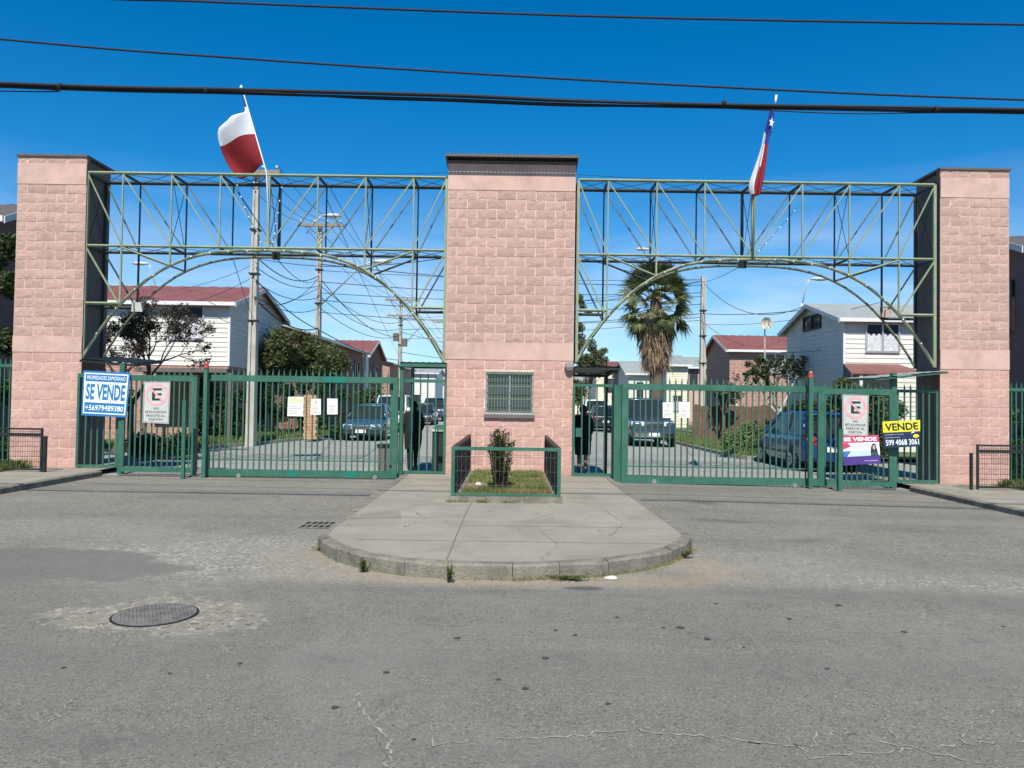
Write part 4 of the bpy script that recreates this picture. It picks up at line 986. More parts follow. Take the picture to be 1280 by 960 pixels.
def notice(label, c, head, hc):
    r, area, poly, tx, pt = quad_board('paper_notice', label, 'notice', c, YG-.05, 'paper', .004, 'paper notices on the sliding gates')
    if hc: area('heading_field', .06, .94, .06, .34, hc, .002)
    rr = random.Random(c[0][0])
    for k in range(6):
        v = .40 + k*.088; area('printed_line', .12, .12 + rr.uniform(.45, .76), v, v+.034, 'ink' if k % 3 else 'inkpink', .0025)
    if head == 'logo':
        q = [(.5+.16*math.cos(t*math.pi/5), .20+.11*math.sin(t*math.pi/5)) for t in range(10)]; poly('printed_mark', q, 'inkpink')
notice('large paper notice with green heading, leftmost on the gate', [(360,496),(379.5,496),(379,520.5),(359,520)], '', 'paper_g')
notice('small white notice with reddish mark, middle of the three', [(389,498.5),(401,498.5),(401,518.5),(388,518.5)], 'logo', None)
notice('small plain white notice, rightmost of the three', [(409,498),(422,498.5),(422,518),(409,518)], '', None)
notice('white notice with reddish mark beside the palm-side gate end', [(828.5,503),(841.5,503),(841.5,522.5),(828.5,522.5)], 'logo', None)
notice('plain white notice, rightmost on the gate below the palm', [(849,502.5),(862.5,502.5),(862,522.5),(848.5,522.5)], '', None)

# ================================================================== PLANTER
PX0, PX1, PY0, PY1 = -0.86, 0.72, 11.35, 15.86
zi = itop(0, 12)
pl = thing('planter', 'long concrete-edged planter with green mesh fence in front of the gatehouse', 'planter', (-.07, 13.5, zi))
def kbox(x0, x1, y0, y1, z1):
    m_ = MB(); m_.box(x0, x1, y0, y1, 0.02, z1); m_.build('kerb_stone', 'kerb', pl)
nk = 3
for i in range(nk):
    kbox(PX0-.06 + (PX1-PX0+.12)*i/nk, PX0-.06 + (PX1-PX0+.12)*(i+1)/nk-.008, PY0-.10, PY0+.04, zi+.085+.006*i)
for sx_ in (PX0-.06, PX1-.06):
    for k in range(4): kbox(sx_, sx_+.12, PY0+.045+k*1.115, PY0+.045+(k+1)*1.115-.008, zi+.06)
m_ = MB(); m_.box(PX0+.06, PX1-.06, PY0+.04, PY1, 0.03, zi+.05); m_.build('soil', 'soil', pl)
ft, fb = 0.93, zi+.10
M['meshwire'] = simple('dull_wire', (0.10, 0.12, 0.085), 0.6, 0.3, 12)
def mesh_fence(r, p, q, zb, zt_, mat, step=.055, rows=4, frame=.05, wire=.004, endposts=(True, True), both=False):
    p, q = Vector(p), Vector(q); L = (q-p).length; d = (q-p)/L; nrm = Vector((-d.y, d.x, 0))
    def rail(z, nm, s=frame):
        m_ = MB(); a_, b_ = p + Vector((0,0,z)), q + Vector((0,0,z)); m_.hexa([a_-nrm*s/2-Vector((0,0,s/2)), b_-nrm*s/2-Vector((0,0,s/2)), b_+nrm*s/2-Vector((0,0,s/2)), a_+nrm*s/2-Vector((0,0,s/2)),
            a_-nrm*s/2+Vector((0,0,s/2)), b_-nrm*s/2+Vector((0,0,s/2)), b_+nrm*s/2+Vector((0,0,s/2)), a_+nrm*s/2+Vector((0,0,s/2))]); m_.build(nm, mat, r)
    rail(zt_-frame/2, 'top_rail'); rail(zb+.015, 'bottom_rail', .03)
    for e, pp in zip(endposts, (p, q)):
        if e: m_ = MB(); m_.box(pp.x-frame/2-.001, pp.x+frame/2+.001, pp.y-frame/2-.001, pp.y+frame/2+.001, zb-.12, zt_+.002); m_.build('post', mat, r)
    m_ = MB(); n_ = int(L/step)
    for i in range(1, n_): a_ = p + d*(L*i/n_); m_.tube([(a_.x, a_.y, zb), (a_.x, a_.y, zt_-.02)], wire, 4, False)
    for k in range(rows): z = zb + (zt_-zb)*(k+.7)/(rows+.4); m_.tube([(p.x, p.y-.005, z), (q.x, q.y-.005, z)], wire*1.2, 4, False)
    o = m_.build('wire_mesh', 'meshwire' if mat == 'green' else mat, r); tag(o, kind='stuff')
mesh_fence(pl, (PX0, PY0, 0), (PX1, PY0, 0), fb, ft, 'green', .062, 3, wire=.0020)
mesh_fence(pl, (PX0, PY0+.04, 0), (PX0, PY1-.1, 0), fb, ft-.002, 'black', endposts=(False, True))
mesh_fence(pl, (PX1, PY0+.04, 0), (PX1, PY1-.1, 0), fb, ft-.002, 'black', endposts=(False, True))

# ---------------------------------------------------------------- vegetation helpers
def leaf_cloud(mb, clumps, n, size, rnd, flat=0.4, ratio=0.5):
    for i in range(n):
        c, rad_ = clumps[rnd.randrange(len(clumps))]
        while True:
            d = Vector((rnd.gauss(0, .45), rnd.gauss(0, .45), rnd.gauss(0, .45)))
            if d.length < 1: break
        p = Vector((c[0]+d.x*rad_[0], c[1]+d.y*rad_[1], c[2]+d.z*rad_[2]))
        s = size * rnd.uniform(.6, 1.4)
        a_ = Vector((rnd.gauss(0,1), rnd.gauss(0,1), rnd.gauss(0,.6))).normalized()
        b_ = a_.cross(Vector((rnd.gauss(0,1), rnd.gauss(0,1), rnd.gauss(0,1)))).normalized()
        nn = a_.cross(b_) * s * .15
        mb.add([p - a_*s, p - b_*s*ratio + nn, p + a_*s, p + b_*s*ratio + nn], [(0,1,2,3)])
def ell_clumps(c, r3, n, cr_, rnd):
    out = []
    for i in range(n):
        d = Vector((rnd.gauss(0,1), rnd.gauss(0,1), rnd.gauss(0,1))).normalized() * rnd.uniform(.35, 1.0)
        k = cr_*rnd.uniform(.6, 1.35); out.append(((c[0]+d.x*r3[0], c[1]+d.y*r3[1], c[2]+d.z*r3[2]), (k, k, k*.8)))
    return out
def tree(name, label, cat, base, height, crown_c, crown_r, nclump, clump_r, nleaf, leaf, mat, seed, trunk_r=.1, group=None, trunks=1, bark='trunk', twigs=False):
    rnd = random.Random(seed); base = Vector(base)
    r = thing(name, label, cat, base, group)
    cl = ell_clumps(crown_c, crown_r, nclump, clump_r, rnd)
    t = MB(); top = Vector(crown_c) + Vector((0, 0, crown_r[2]*.3))
    for k in range(trunks):
        off = Vector((rnd.uniform(-.25,.25), rnd.uniform(-.2,.2), 0)) * (0 if trunks == 1 else 1)
        fork = base.lerp(Vector(crown_c), .55) + off + Vector((rnd.uniform(-.1,.1), rnd.uniform(-.1,.1), 0))
        t.tube([base + off*.4 - Vector((0,0,.05)), base.lerp(fork, .5) + Vector((rnd.uniform(-.06,.06), 0, 0)), fork], [trunk_r, trunk_r*.8, trunk_r*.62], 8)
        for (c, _) in cl[k::trunks]:
            c = Vector(c); m1 = fork.lerp(c, .5) + Vector((rnd.uniform(-.15,.15), rnd.uniform(-.15,.15), rnd.uniform(-.05,.15)))
            t.tube([fork, m1, c], [trunk_r*.38, trunk_r*.22, trunk_r*.06], 5)
    t.build('trunk', bark, r, smooth=True)
    lv = MB(); leaf_cloud(lv, cl, nleaf, leaf, rnd); lv.build('crown', mat, r)
    return r
def grass_patch(label, outline_fn, n, h, seed, mat, name='grass'):
    rnd = random.Random(seed); m_ = MB()
    for i in range(n):
        x, y, z = outline_fn(rnd); a_ = rnd.uniform(0, 6.28); hh = h*rnd.uniform(.4, 1.3); wd = hh*rnd.uniform(.05, .11)
        lean = hh*rnd.uniform(.1, .6); dx, dy = math.cos(a_), math.sin(a_); b_ = rnd.uniform(0, 6.28); lx, ly = math.cos(b_)*lean, math.sin(b_)*lean
        m_.add([(x-dx*wd, y-dy*wd, z), (x+dx*wd, y+dy*wd, z), (x+lx*.5, y+ly*.5, z+hh*.7), (x+lx, y+ly, z+hh)], [(0,1,2),(0,2,3)])
    o = m_.build(name, mat); tag(o, label, 'grass', kind='stuff'); return o
def inbox(x0, x1, y0, y1, z): return lambda r: (r.uniform(x0, x1), r.uniform(y0, y1), z)
grass_patch('short grass and clover growing in the planter', lambda r: (lambda x, y: (x, y if noise.noise(Vector((x*1.6, y*.8, 1))) > -.12 else PY0+2.2+(y-PY0)*.48, zi+.045))(r.uniform(PX0+.1, PX1-.1), r.uniform(PY0+.1, PY1-.05)), 8000, .075, 1, 'grass')
grass_patch('dry yellow grass mixed through the planter', lambda r: (min(PX1-.1, max(PX0+.1, r.gauss(.25, .45))), PY0+.1+abs(r.gauss(0, 1.3)) % 4.0, zi+.045), 6500, .055, 2, 'grassdry')
# planter shrub: upright stems with stiff leaves
sb = Vector((-.17, 12.55, zi+.04)); rs = random.Random(5)
shr = thing('shrub', 'dark leafy shrub with a bushy top growing in the planter', 'shrub', sb)
stm = MB(); lv = MB()
for k in range(34):
    a_ = rs.uniform(0, 6.28); sp_ = rs.uniform(.02, .24); tp = sb + Vector((math.cos(a_)*sp_, math.sin(a_)*sp_, rs.uniform(.68, 1.02)))
    md_ = sb.lerp(tp, .5) + Vector((math.cos(a_)*sp_*.25, math.sin(a_)*sp_*.25, 0)); b0 = sb + Vector((math.cos(a_)*.05, math.sin(a_)*.05, -.03))
    stm.tube([b0, md_, tp], [.014, .010, .004], 5)
    for i in range(80):
        f = 1 - .8*rs.random()**1.5 if rs.random() < .85 else rs.uniform(.05, .4)
        p = (b0.lerp(md_, f*2) if f < .5 else md_.lerp(tp, f*2-1)); a2 = rs.uniform(0, 6.28); L = rs.uniform(.05, .10)
        d = Vector((math.cos(a2), math.sin(a2), rs.uniform(-.1, .9))).normalized(); sd_ = d.cross(Vector((0,0,1))).normalized()*L*.17
        lv.add([p, p+d*L*.5+sd_, p+d*L, p+d*L*.5-sd_], [(0,1,2,3)])
stm.build('stems', 'trunk', shr); lv.build('foliage', 'leaf', shr)
m_ = MB(); q = on(598, 608, zi+.06); m_.lathe((q.x, q.y, q.z), [(.02,0),(.055,.01),(.06,.04),(.03,.07),(.005,.075)], 8)
tag(m_.build('stone', 'rock'), 'small white stone lying in the planter grass', 'stone')

# ================================================================== SMALL STREET THINGS
# manhole
mc = on(194, 769)
M['iron'] = M['iron']
mh = thing('manhole_cover', 'round cast iron manhole cover set in broken cement on the road', 'manhole cover', (mc.x, mc.y, 0))
m_ = MB(); m_.lathe((mc.x, mc.y, 0), [(.290,.0),(.300,.0),(.300,.007),(.288,.007),(.288,.005),(.27,.005)], 40); m_.build('shaded_frame_ring', 'hole', mh)  # near-black ring, the thin shadow round the lid put into its colour
m_ = MB(); m_.lathe((mc.x, mc.y, 0.002), [(.284,.0),(.284,.009),(.279,.011)], 40); m_.build('lid', 'iron', mh)
stud = MB(); stud.box(-.012, .012, -.012, .012, 0, .005); stud = stud.mesh('stud', 'iron')
sm_ = MB()
for i in range(-10, 11):
    for j in range(-10, 11):
        x, y = i*.029 + (.0145 if j % 2 else 0), j*.029
        if x*x+y*y < .262**2: sm_.box(mc.x+x-.009, mc.x+x+.009, mc.y+y-.009, mc.y+y+.009, .0125, .0155)
tag(sm_.build('studs', 'iron', mh), kind='stuff')
rr_ = random.Random(19); cb_ = MB()
for i in range(210):
    a_ = rr_.uniform(0, 6.28); q = .33 + abs(rr_.gauss(0, .13)); x, y = mc.x + q*1.25*math.cos(a_), mc.y + q*math.sin(a_); s_ = rr_.uniform(.006, .022)
    cb_.add([(x+s_*rr_.uniform(.6,1.2)*math.cos(t_), y+s_*rr_.uniform(.6,1.2)*math.sin(t_), .0) for t_ in (0,1.2,2.5,3.7,5)] + [(x+rr_.uniform(-.004,.004), y, s_*rr_.uniform(.4,.8))], [(0,1,5),(1,2,5),(2,3,5),(3,4,5),(4,0,5)])
tag(cb_.build('cement_crumbs', 'kerb'), 'broken cement crumbs scattered round the manhole cover', 'rubble', kind='stuff')
# drain grate
gc = on(398, 656.5); g0 = thing('drain_grate', 'small slotted drain grate beside the pavement island', 'drain grate', (gc.x, gc.y, 0.004))
m_ = MB(); m_.box(gc.x-.19, gc.x+.19, gc.y-.25, gc.y+.25, -.05, .006); m_.build('pit_shade', 'hole', g0)  # solid block, the shade of the drain hole put into its black colour
for i in range(6):
    x = gc.x - .19 + .38*i/5; m_ = MB(); m_.box(x-.012, x+.012, gc.y-.25, gc.y+.25, .005, .012); m_.build('slat', 'kerb', g0)
for y in (-.24, 0, .24):
    m_ = MB(); m_.box(gc.x-.2, gc.x+.2, gc.y+y-.016, gc.y+y+.016, .005, .0115); m_.build('cross_bar', 'kerb', g0)
gs_ = MB(); rr_ = random.Random(5)
for i in range(26):
    x, y = rr_.uniform(-1.7, 1.6), rr_.uniform(7.6, 11.0); s_ = rr_.uniform(.008, .02)
    gs_.add([(x+s_*rr_.uniform(.7,1.2)*math.cos(6.283*k/8), y+s_*rr_.uniform(.7,1.2)*math.sin(6.283*k/8), itop(x, y)+.0035) for k in range(8)], [tuple(range(8))])
tag(gs_.build('gum_spots', 'joint'), 'small dark gum spots on the island pavement', 'spots', kind='stuff')
# weeds along the kerb
def weed(label, px, py, h, sp_, seed, nst=14):
    rnd = random.Random(seed); b = on(px, py, .005); r = thing('weed', label, 'weed', b, 'weeds growing along the kerb'); m_ = MB(); s_ = MB()
    for k in range(nst):
        a_ = rnd.uniform(0, 6.28); tp = b + Vector((math.cos(a_)*sp_*rnd.uniform(.2,1), -abs(math.sin(a_))*sp_*.5*rnd.uniform(.2,1), h*rnd.uniform(.4,1)))
        s_.tube([b, b.lerp(tp,.5)+Vector((0,0,.02)), tp], [.004,.003,.001], 4)
        for i in range(16):
            p = b.lerp(tp, rnd.uniform(.1, 1)); a2 = rnd.uniform(0, 6.28); L = rnd.uniform(.012,.03); d = Vector((math.cos(a2), math.sin(a2), rnd.uniform(0,.8))).normalized(); sd_ = d.cross(Vector((0,0,1))).normalized()*L*.35
            m_.add([p, p+d*L*.5+sd_, p+d*L, p+d*L*.5-sd_], [(0,1,2,3)])
    s_.build('stems', 'leaf', r); m_.build('leaves', 'grass', r)
weed('bushy weed at the kerb below the drain grate', 454, 715, .16, .07, 1)
weed('tall narrow weed in the kerb joint at the front of the island', 562, 728, .20, .045, 2)
weed('pale low weed at the rounded right end of the kerb', 856, 697, .10, .16, 3, 20)
weed('flat dry weed tuft at the left tip of the kerb', 399, 688, .06, .10, 4, 10)
weed('low weed along the kerb left of the white rubble', 715, 724, .045, .30, 5, 26)
grass_patch('sparse grass sprouting along the planter kerb foot', lambda r: (r.choice((-.88, -.72, -.45, -.38, -.02)) + r.gauss(0, .05), PY0-.11-abs(r.gauss(0,.025)), zi+.002), 500, .045, 7, 'grass')
def gutter_pt(r):
    f = r.uniform(0, len(fr) - 1.01) if r.random() < .3 else r.uniform(6, len(fr) - 1.01); i = int(f); a_, b_ = fr[i], fr[i+1]; q = f - i
    return (a_[0]+(b_[0]-a_[0])*q, a_[1]+(b_[1]-a_[1])*q - abs(r.gauss(0, .025)) - .004, .004)
grass_patch('thin dry growth and litter along the foot of the island kerb', gutter_pt, 900, .035, 41, 'grassdry')
grass_patch('thin green growth along the foot of the island kerb', gutter_pt, 350, .03, 42, 'grass')
def rubble(label, px, py, s, mat, seed):
    rnd = random.Random(seed); c = on(px, py, .004); m_ = MB(); n_ = 9
    prof = [(s*.95,0),(s,s*.12),(s*.7,s*.3),(s*.2,s*.38)]
    vs_ = []
    for rr, hh in prof:
        for k in range(n_): q = rr*rnd.uniform(.75, 1.2); vs_.append((c.x+q*math.cos(6.283*k/n_), c.y+q*.7*math.sin(6.283*k/n_), c.z+hh*rnd.uniform(.8,1.2)))
    fs_ = [(i*n_+k, i*n_+(k+1)%n_, (i+1)*n_+(k+1)%n_, (i+1)*n_+k) for i in range(3) for k in range(n_)] + [tuple(range(3*n_, 4*n_))]
    m_.add(vs_, fs_); tag(m_.build('rubble', mat), label, 'rubble')
rubble('white lump of rubble lying in the gutter at the kerb', 764, 723, .06, 'rock', 3)
M['oil'] = simple('dark_stain', (0.05, 0.047, 0.042), 0.9, 0.3, 30)
# light cracks across the asphalt, as in the foreground
M['crack'] = simple('dusty_crack', (0.29, 0.275, 0.23), 0.95, 0.35, 25)
cr_root = thing('asphalt_cracks', None, None, (0, 3, 0.004)); tag(cr_root, kind='structure')
def crack(pts_px, wd, seed):
    rnd = random.Random(seed); P_ = [on(a_, b_) for a_, b_ in pts_px]; out = []
    for a_, b_ in zip(P_[:-1], P_[1:]):
        n_ = max(3, int((b_-a_).length/.03))
        for k in range(n_): q = a_.lerp(b_, k/n_); out.append((q.x + rnd.gauss(0,.014), q.y + rnd.gauss(0,.014)))
    strip(out, [wd*.78*rnd.uniform(.08, 1.5) for _ in out], .004, 'crack', 'crack', None, cr_root)
crack([(444,868),(452,890),(465,908),(482,920),(487,945),(480,965)], .014, 1); crack([(535,905),(545,928),(600,930)], .010, 2)
crack([(620,925),(700,921),(800,912),(900,922),(1000,935),(1015,948),(1080,942),(1160,935),(1290,925)], .014, 3); crack([(1010,940),(1022,918),(1080,915)], .009, 4)
crack([(1100,925),(1180,945),(1250,960)], .012, 5); crack([(60,905),(80,890),(95,868)], .010, 6); crack([(790,908),(808,885),(826,905)], .008, 7)
crack([(-40,771),(300,776),(640,783),(900,788),(1320,793)], .006, 31); crack([(560,802),(700,790),(780,786)], .006, 32)
crack([(1120,930),(1110,890),(1090,880)], .008, 8); crack([(150,875),(165,845),(172,825)], .006, 9); crack([(1200,935),(1215,900),(1280,880)], .008, 12)
# flattened gum and pebbles
rnd = random.Random(77); gm_ = MB()
spots = [(572,798),(695,788),(719,794),(623,850),(656,861),(772,772),(830,785),(850,785),(884,799),(1034,836),(1255,782),(483,841),(895,755),(987,774),(419,885),(212,842),(682,823),(1130,790),(300,830),(80,835),(760,880),(930,810),(517,925),(1048,757)]
for a_, b_ in spots:
    q = on(a_, b_); s_ = rnd.uniform(.012, .026)*q.y/4.5
    gm_.add([(q.x + s_*rnd.uniform(.7,1.2)*math.cos(6.283*k/9), q.y + s_*rnd.uniform(.7,1.2)*math.sin(6.283*k/9), gz(q.x)+.004) for k in range(9)], [tuple(range(9))])
tag(gm_.build('gum_spots', 'oil'), 'dark trodden spots scattered over the street asphalt', 'spots', kind='stuff')
pb = MB()
for i in range(420):
    x = rnd.uniform(-6, 7); y = rnd.gauss(6.9, .5) if rnd.random() < .75 else rnd.uniform(3, 12)
    if -2.2 < x < 2.0 and y > 6.75: y = 6.75 - abs(rnd.gauss(0, .1)) if abs(x) < 1.4 else 6.3
    s_ = rnd.uniform(.003, .009); z = gz(x)+.004
    pb.add([(x-s_,y-s_*.7,z),(x+s_,y-s_*.6,z),(x+s_*.8,y+s_,z),(x-s_*.7,y+s_*.8,z),(x+s_*.1,y,z+s_*1.0)], [(0,1,4),(1,2,4),(2,3,4),(3,0,4)])
tag(pb.build('gravel', 'kerb'), 'loose gravel where the driveway meets the street', 'gravel', kind='stuff')

# low mesh street fences beside the outer pillars
lf = thing('street_fence', 'low black mesh fence in front of the pillar at the left edge', 'fence', (at(55,580,14.9).x, 14.9, .11), 'low black mesh fences')
zt_ = at(40, 535, 14.9).z
mesh_fence(lf, (at(-60,560,14.9).x, 14.9, 0), (at(52,560,14.9).x, 14.9, 0), .14, zt_, 'black', .045, 8, .035, .003)
m_ = MB(); m_.box(at(-60,560,14.9).x, at(51,560,14.9).x, 14.885, 14.915, zt_-.16, zt_-.10); m_.build('middle_rail', 'black', lf)
post('short black post beside the low mesh fence, left edge', 57, 546, 582, 3.5, 14.85, 'black', group='short black posts', z0=.1)
rf_ = thing('street_fence', 'low black mesh fence in front of the pillar at the right edge', 'fence', (at(1222,606,14.9).x, 14.9, .03), 'low black mesh fences')
zt_ = at(1250, 556, 14.9).z
mesh_fence(rf_, (at(1222,580,14.9).x, 14.9, 0), (at(1360,580,14.9).x, 14.9, 0), .06, zt_, 'black', .045, 8, .035, .003)
m_ = MB(); m_.box(at(1223,580,14.9).x, at(1360,580,14.9).x, 14.885, 14.915, zt_-.16, zt_-.10); m_.build('middle_rail', 'black', rf_)
post('short black post beside the low mesh fence, right edge', 1214, 567, 608, 3, 14.85, 'black', group='short black posts', z0=.02)
grass_patch('rough grass at the foot of the left mesh fence', inbox(-13, -9.9, 14.6, 15.8, .11), 5000, .16, 11, 'grass')
grass_patch('rough grass at the foot of the right mesh fence', inbox(10.0, 13, 14.7, 15.8, .03), 4000, .14, 12, 'grass')
sheet('flower_bed', [(-13,14.55),(-9.85,14.6),(-9.9,15.85),(-13,15.85)], .115, 'lawn'); sheet('flower_bed', [(9.95,14.7),(13,14.7),(13,15.85),(10.0,15.85)], .105, 'lawn')
# green perimeter fences outside the pillars
panel('fence_panel', 'green spiked perimeter fence beyond the left pillar', 'fence', -13.6, XL0-.02, .12, at(5, 455, 16.3).z, 16.3, 26, .07, .06, .05, 'green perimeter fences')
panel('fence_panel', 'green spiked perimeter fence beyond the right pillar', 'fence', XR0+7*BM_/2+.02, 13.6, .04, at(1270, 485, 16.3).z, 16.3, 26, .07, .06, .05, 'green perimeter fences')

# ================================================================== INSIDE THE ESTATE
def verge(name, pts_in, far_x, mat='lawn', zt_=.12):
    # raised bed bounded by kerb stones along pts_in (near to far); far_x is the house side
    r = thing('kerb', None, None, (*pts_in[0], 0)); tag(r, kind='structure')
    sg = 1 if far_x > pts_in[0][0] else -1
    pts = []
    for a_, b_ in zip(pts_in[:-1], pts_in[1:]):
        n_ = max(1, int(round(math.dist(a_, b_)/1.0)));
        if a_[1] > 40: n_ = 1
        pts += [(a_[0]+(b_[0]-a_[0])*k/n_, a_[1]+(b_[1]-a_[1])*k/n_) for k in range(n_)]
    pts.append(pts_in[-1])
    for a_, b_ in zip(pts[:-1], pts[1:]):
        d = Vector((b_[0]-a_[0], b_[1]-a_[1])).normalized(); nn = Vector((d.y, -d.x)) * (.14 if sg > 0 else -.14)
        b2 = (b_[0]-d.x*.012, b_[1]-d.y*.012); g_ = gz(a_[0])
        m_ = MB(); m_.hexa([(*a_, g_-.05), (*b2, g_-.05), (b2[0]+nn.x, b2[1]+nn.y, g_-.05), (a_[0]+nn.x, a_[1]+nn.y, g_-.05), (*a_, g_+zt_), (*b2, g_+zt_), (b2[0]+nn.x, b2[1]+nn.y, g_+zt_), (a_[0]+nn.x, a_[1]+nn.y, g_+zt_)])
        m_.build('kerb_stone', 'pave', r, fix=True)
    m_ = MB(); vs_ = []
    for p_ in pts: vs_ += [(p_[0]+sg*.1, p_[1]+.05, gz(p_[0])+zt_-.02), (far_x, p_[1]+.05, gz(p_[0])+zt_-.02)]
    m_.add(vs_, [(2*i, 2*i+1, 2*i+3, 2*i+2) for i in range(len(pts)-1)]); tag(m_.build(name, mat), kind='structure')
VL = [(-11.6, 21.6), (-9.6, 23.0), (-8.75, 26.2), (-7.9, 30.5), (-7.4, 34), (-7.2, 60), (-7.2, 110)]
VR = [(9.5, 23.35), (7.2, 23.4), (6.95, 24), (6.9, 40), (6.9, 110)]
verge('grass_verge', VL, -40); verge('grass_verge', VR, 40)
def in_vl(rnd):
    y = rnd.uniform(22.2, 40); 
    x0 = next(a_[0] + (b_[0]-a_[0])*(y-a_[1])/(b_[1]-a_[1]) for a_, b_ in zip(VL[:-1], VL[1:]) if a_[1] <= y <= b_[1])
    return (x0 - .15 - abs(rnd.gauss(0, 1.1)), y, .11)
grass_patch('green grass on the verge behind the gate with three notices', in_vl, 9000, .22, 15, 'grass')
grass_patch('rough grass on the verge behind the gate with two notices', lambda r: (7.05 + abs(r.gauss(0, .8)), r.uniform(23.6, 40), .06), 6000, .2, 16, 'grass')
# painted edge lines / expansion joints of the inner road
M['sidewalkin'] = M['pave']
ir = thing('road_joints', None, None, (0, 20, 0)); tag(ir, kind='structure')
for yy in (18.6, 21.5, 25, 29, 34, 40): strip([(-7 + 13.8*i/20, yy + .03*math.sin(i*1.7+yy)) for i in range(21)], .03, .009, 'joint', 'joint', None, ir)
strip([(-.1 + .03*math.sin(i*2), 16.5+i*1.5) for i in range(30)], .03, .0095, 'joint', 'joint', None, ir)

# ---------------------------------------------------------------- houses
BOARD = {}
def board_mesh(mat):
    if mat not in BOARD:
        m_ = MB(); m_.add([(0,-.008,0),(1,-.008,0),(1,.0,0),(0,.0,0),(0,.0,1),(1,.0,1),(0,-.022,0),(1,-.022,0)], [(6,7,5,4),(6,2,3),(0,1,7,6),(7,1,5),(6,4,0)])
        m_ = MB(); m_.add([(0,-.024,0),(1,-.024,0),(1,-.004,1),(0,-.004,1),(0,0,0),(1,0,0)], [(0,1,2,3),(4,5,1,0)])
        BOARD[mat] = m_.mesh('board', mat)
    return BOARD[mat]
def house(label, x0, x1, y0, y1, zs, eave, ridge, axis, low, up, roof, boards=(), windows=(), name='house', bh=.17, over=.3, group='houses of the estate'):
    r = thing(name, label, 'house', ((x0+x1)/2, (y0+y1)/2, 0), group)
    m_ = MB(); m_.box(x0+.002, x1-.002, y0+.002, y1-.002, -.1, zs); m_.build('wall', low, r)
    m_ = MB(); m_.box(x0, x1, y0, y1, zs, eave); xm, ym = (x0+x1)/2, (y0+y1)/2
    if axis == 'X':
        m_.add([(x0,y0,eave),(x0,y1,eave),(x0,ym,ridge)], [(0,2,1)]); m_.add([(x1,y0,eave),(x1,y1,eave),(x1,ym,ridge)], [(0,1,2)])
    else:
        m_.add([(x0,y0,eave),(x1,y0,eave),(xm,y0,ridge)], [(0,1,2)]); m_.add([(x0,y1,eave),(x1,y1,eave),(xm,y1,ridge)], [(0,2,1)])
    wall = m_.build('wall', up, r)
    for s in (0, 1):
        m_ = MB(); n_ = 40
        if axis == 'X':
            ye = y0-over if s == 0 else y1+over; k = (ridge-eave)/(ym-y0); ze = eave - k*over
            A_ = [(x0-over+(x1-x0+2*over)*i/n_, ye, ze+.04+(.03 if i % 2 else 0)) for i in range(n_+1)]; B_ = [(x0-over+(x1-x0+2*over)*i/n_, ym, ridge+.04+(.03 if i % 2 else 0)) for i in range(n_+1)]
        else:
            xe = x0-over if s == 0 else x1+over; k = (ridge-eave)/(xm-x0); ze = eave - k*over
            A_ = [(xe, y0-over+(y1-y0+2*over)*i/n_, ze+.04+(.03 if i % 2 else 0)) for i in range(n_+1)]; B_ = [(xm, y0-over+(y1-y0+2*over)*i/n_, ridge+.04+(.03 if i % 2 else 0)) for i in range(n_+1)]
        vs_ = A_ + B_ + [(x, y, z-.05) for x, y, z in A_ + B_]; q = n_+1
        m_.add(vs_, [(i,i+1,q+i+1,q+i) for i in range(n_)] + [(2*q+i+1,2*q+i,3*q+i,3*q+i+1) for i in range(n_)] + [(2*q+i,2*q+i+1,i+1,i) for i in range(n_)] + [(0,q,3*q,2*q),(n_,2*q+n_,3*q+n_,q+n_)])
        rp = m_.build('roof', roof, r)
        if axis == 'X':
            m_ = MB(); e = -.06 if s == 0 else .0; m_.box(x0-over, x1+over, ye+e, ye+e+.06, ze-.10, ze+.03); m_.build('gutter', 'white', rp)
            for xx in (x0-over-.02, x1+over-.02):
                m_ = MB(); m_.hexa([(xx,ye,ze-.13),(xx+.04,ye,ze-.13),(xx+.04,ym,ridge-.13),(xx,ym,ridge-.13),(xx,ye,ze+.03),(xx+.04,ye,ze+.03),(xx+.04,ym,ridge+.03),(xx,ym,ridge+.03)]); m_.build('barge_board', 'white', rp)
        else:
            m_ = MB(); e = -.06 if s == 0 else .0; m_.box(xe+e, xe+e+.06, y0-over, y1+over, ze-.10, ze+.03); m_.build('gutter', 'white', rp)
    for face, mat in boards:
        bm_ = board_mesh(mat); z = zs
        while z < eave - .04:
            h = min(bh, eave - z)
            if face == 'front': inst('board', bm_, wall, (x0, y0, z), None, (x1-x0, 1, h*.97))
            elif face == 'right': inst('board', bm_, wall, (x1, y0, z), (0,0,math.pi/2), (y1-y0, 1, h*.97))
            elif face == 'left': inst('board', bm_, wall, (x0, y1, z), (0,0,-math.pi/2), (y1-y0, 1, h*.97))
            z += bh
        if axis == 'X' and face in ('left', 'right'):
            z = eave
            while z < ridge - .06:
                f = (z + bh*.5 - eave)/(ridge-eave); L = (y1-y0)*(1-f)
                if L > .2:
                    if face == 'right': inst('board', bm_, wall, (x1, ym-L/2, z), (0,0,math.pi/2), (L, 1, bh*.97))
                    else: inst('board', bm_, wall, (x0, ym+L/2, z), (0,0,-math.pi/2), (L, 1, bh*.97))
                z += bh
    if boards:
        for (cx_, cy_) in ((x0, y0), (x1, y0)):
            m_ = MB(); m_.box(cx_-.04, cx_+.04, cy_-.035, cy_+.05, zs, eave-.01); m_.build('corner_trim', 'white', r)
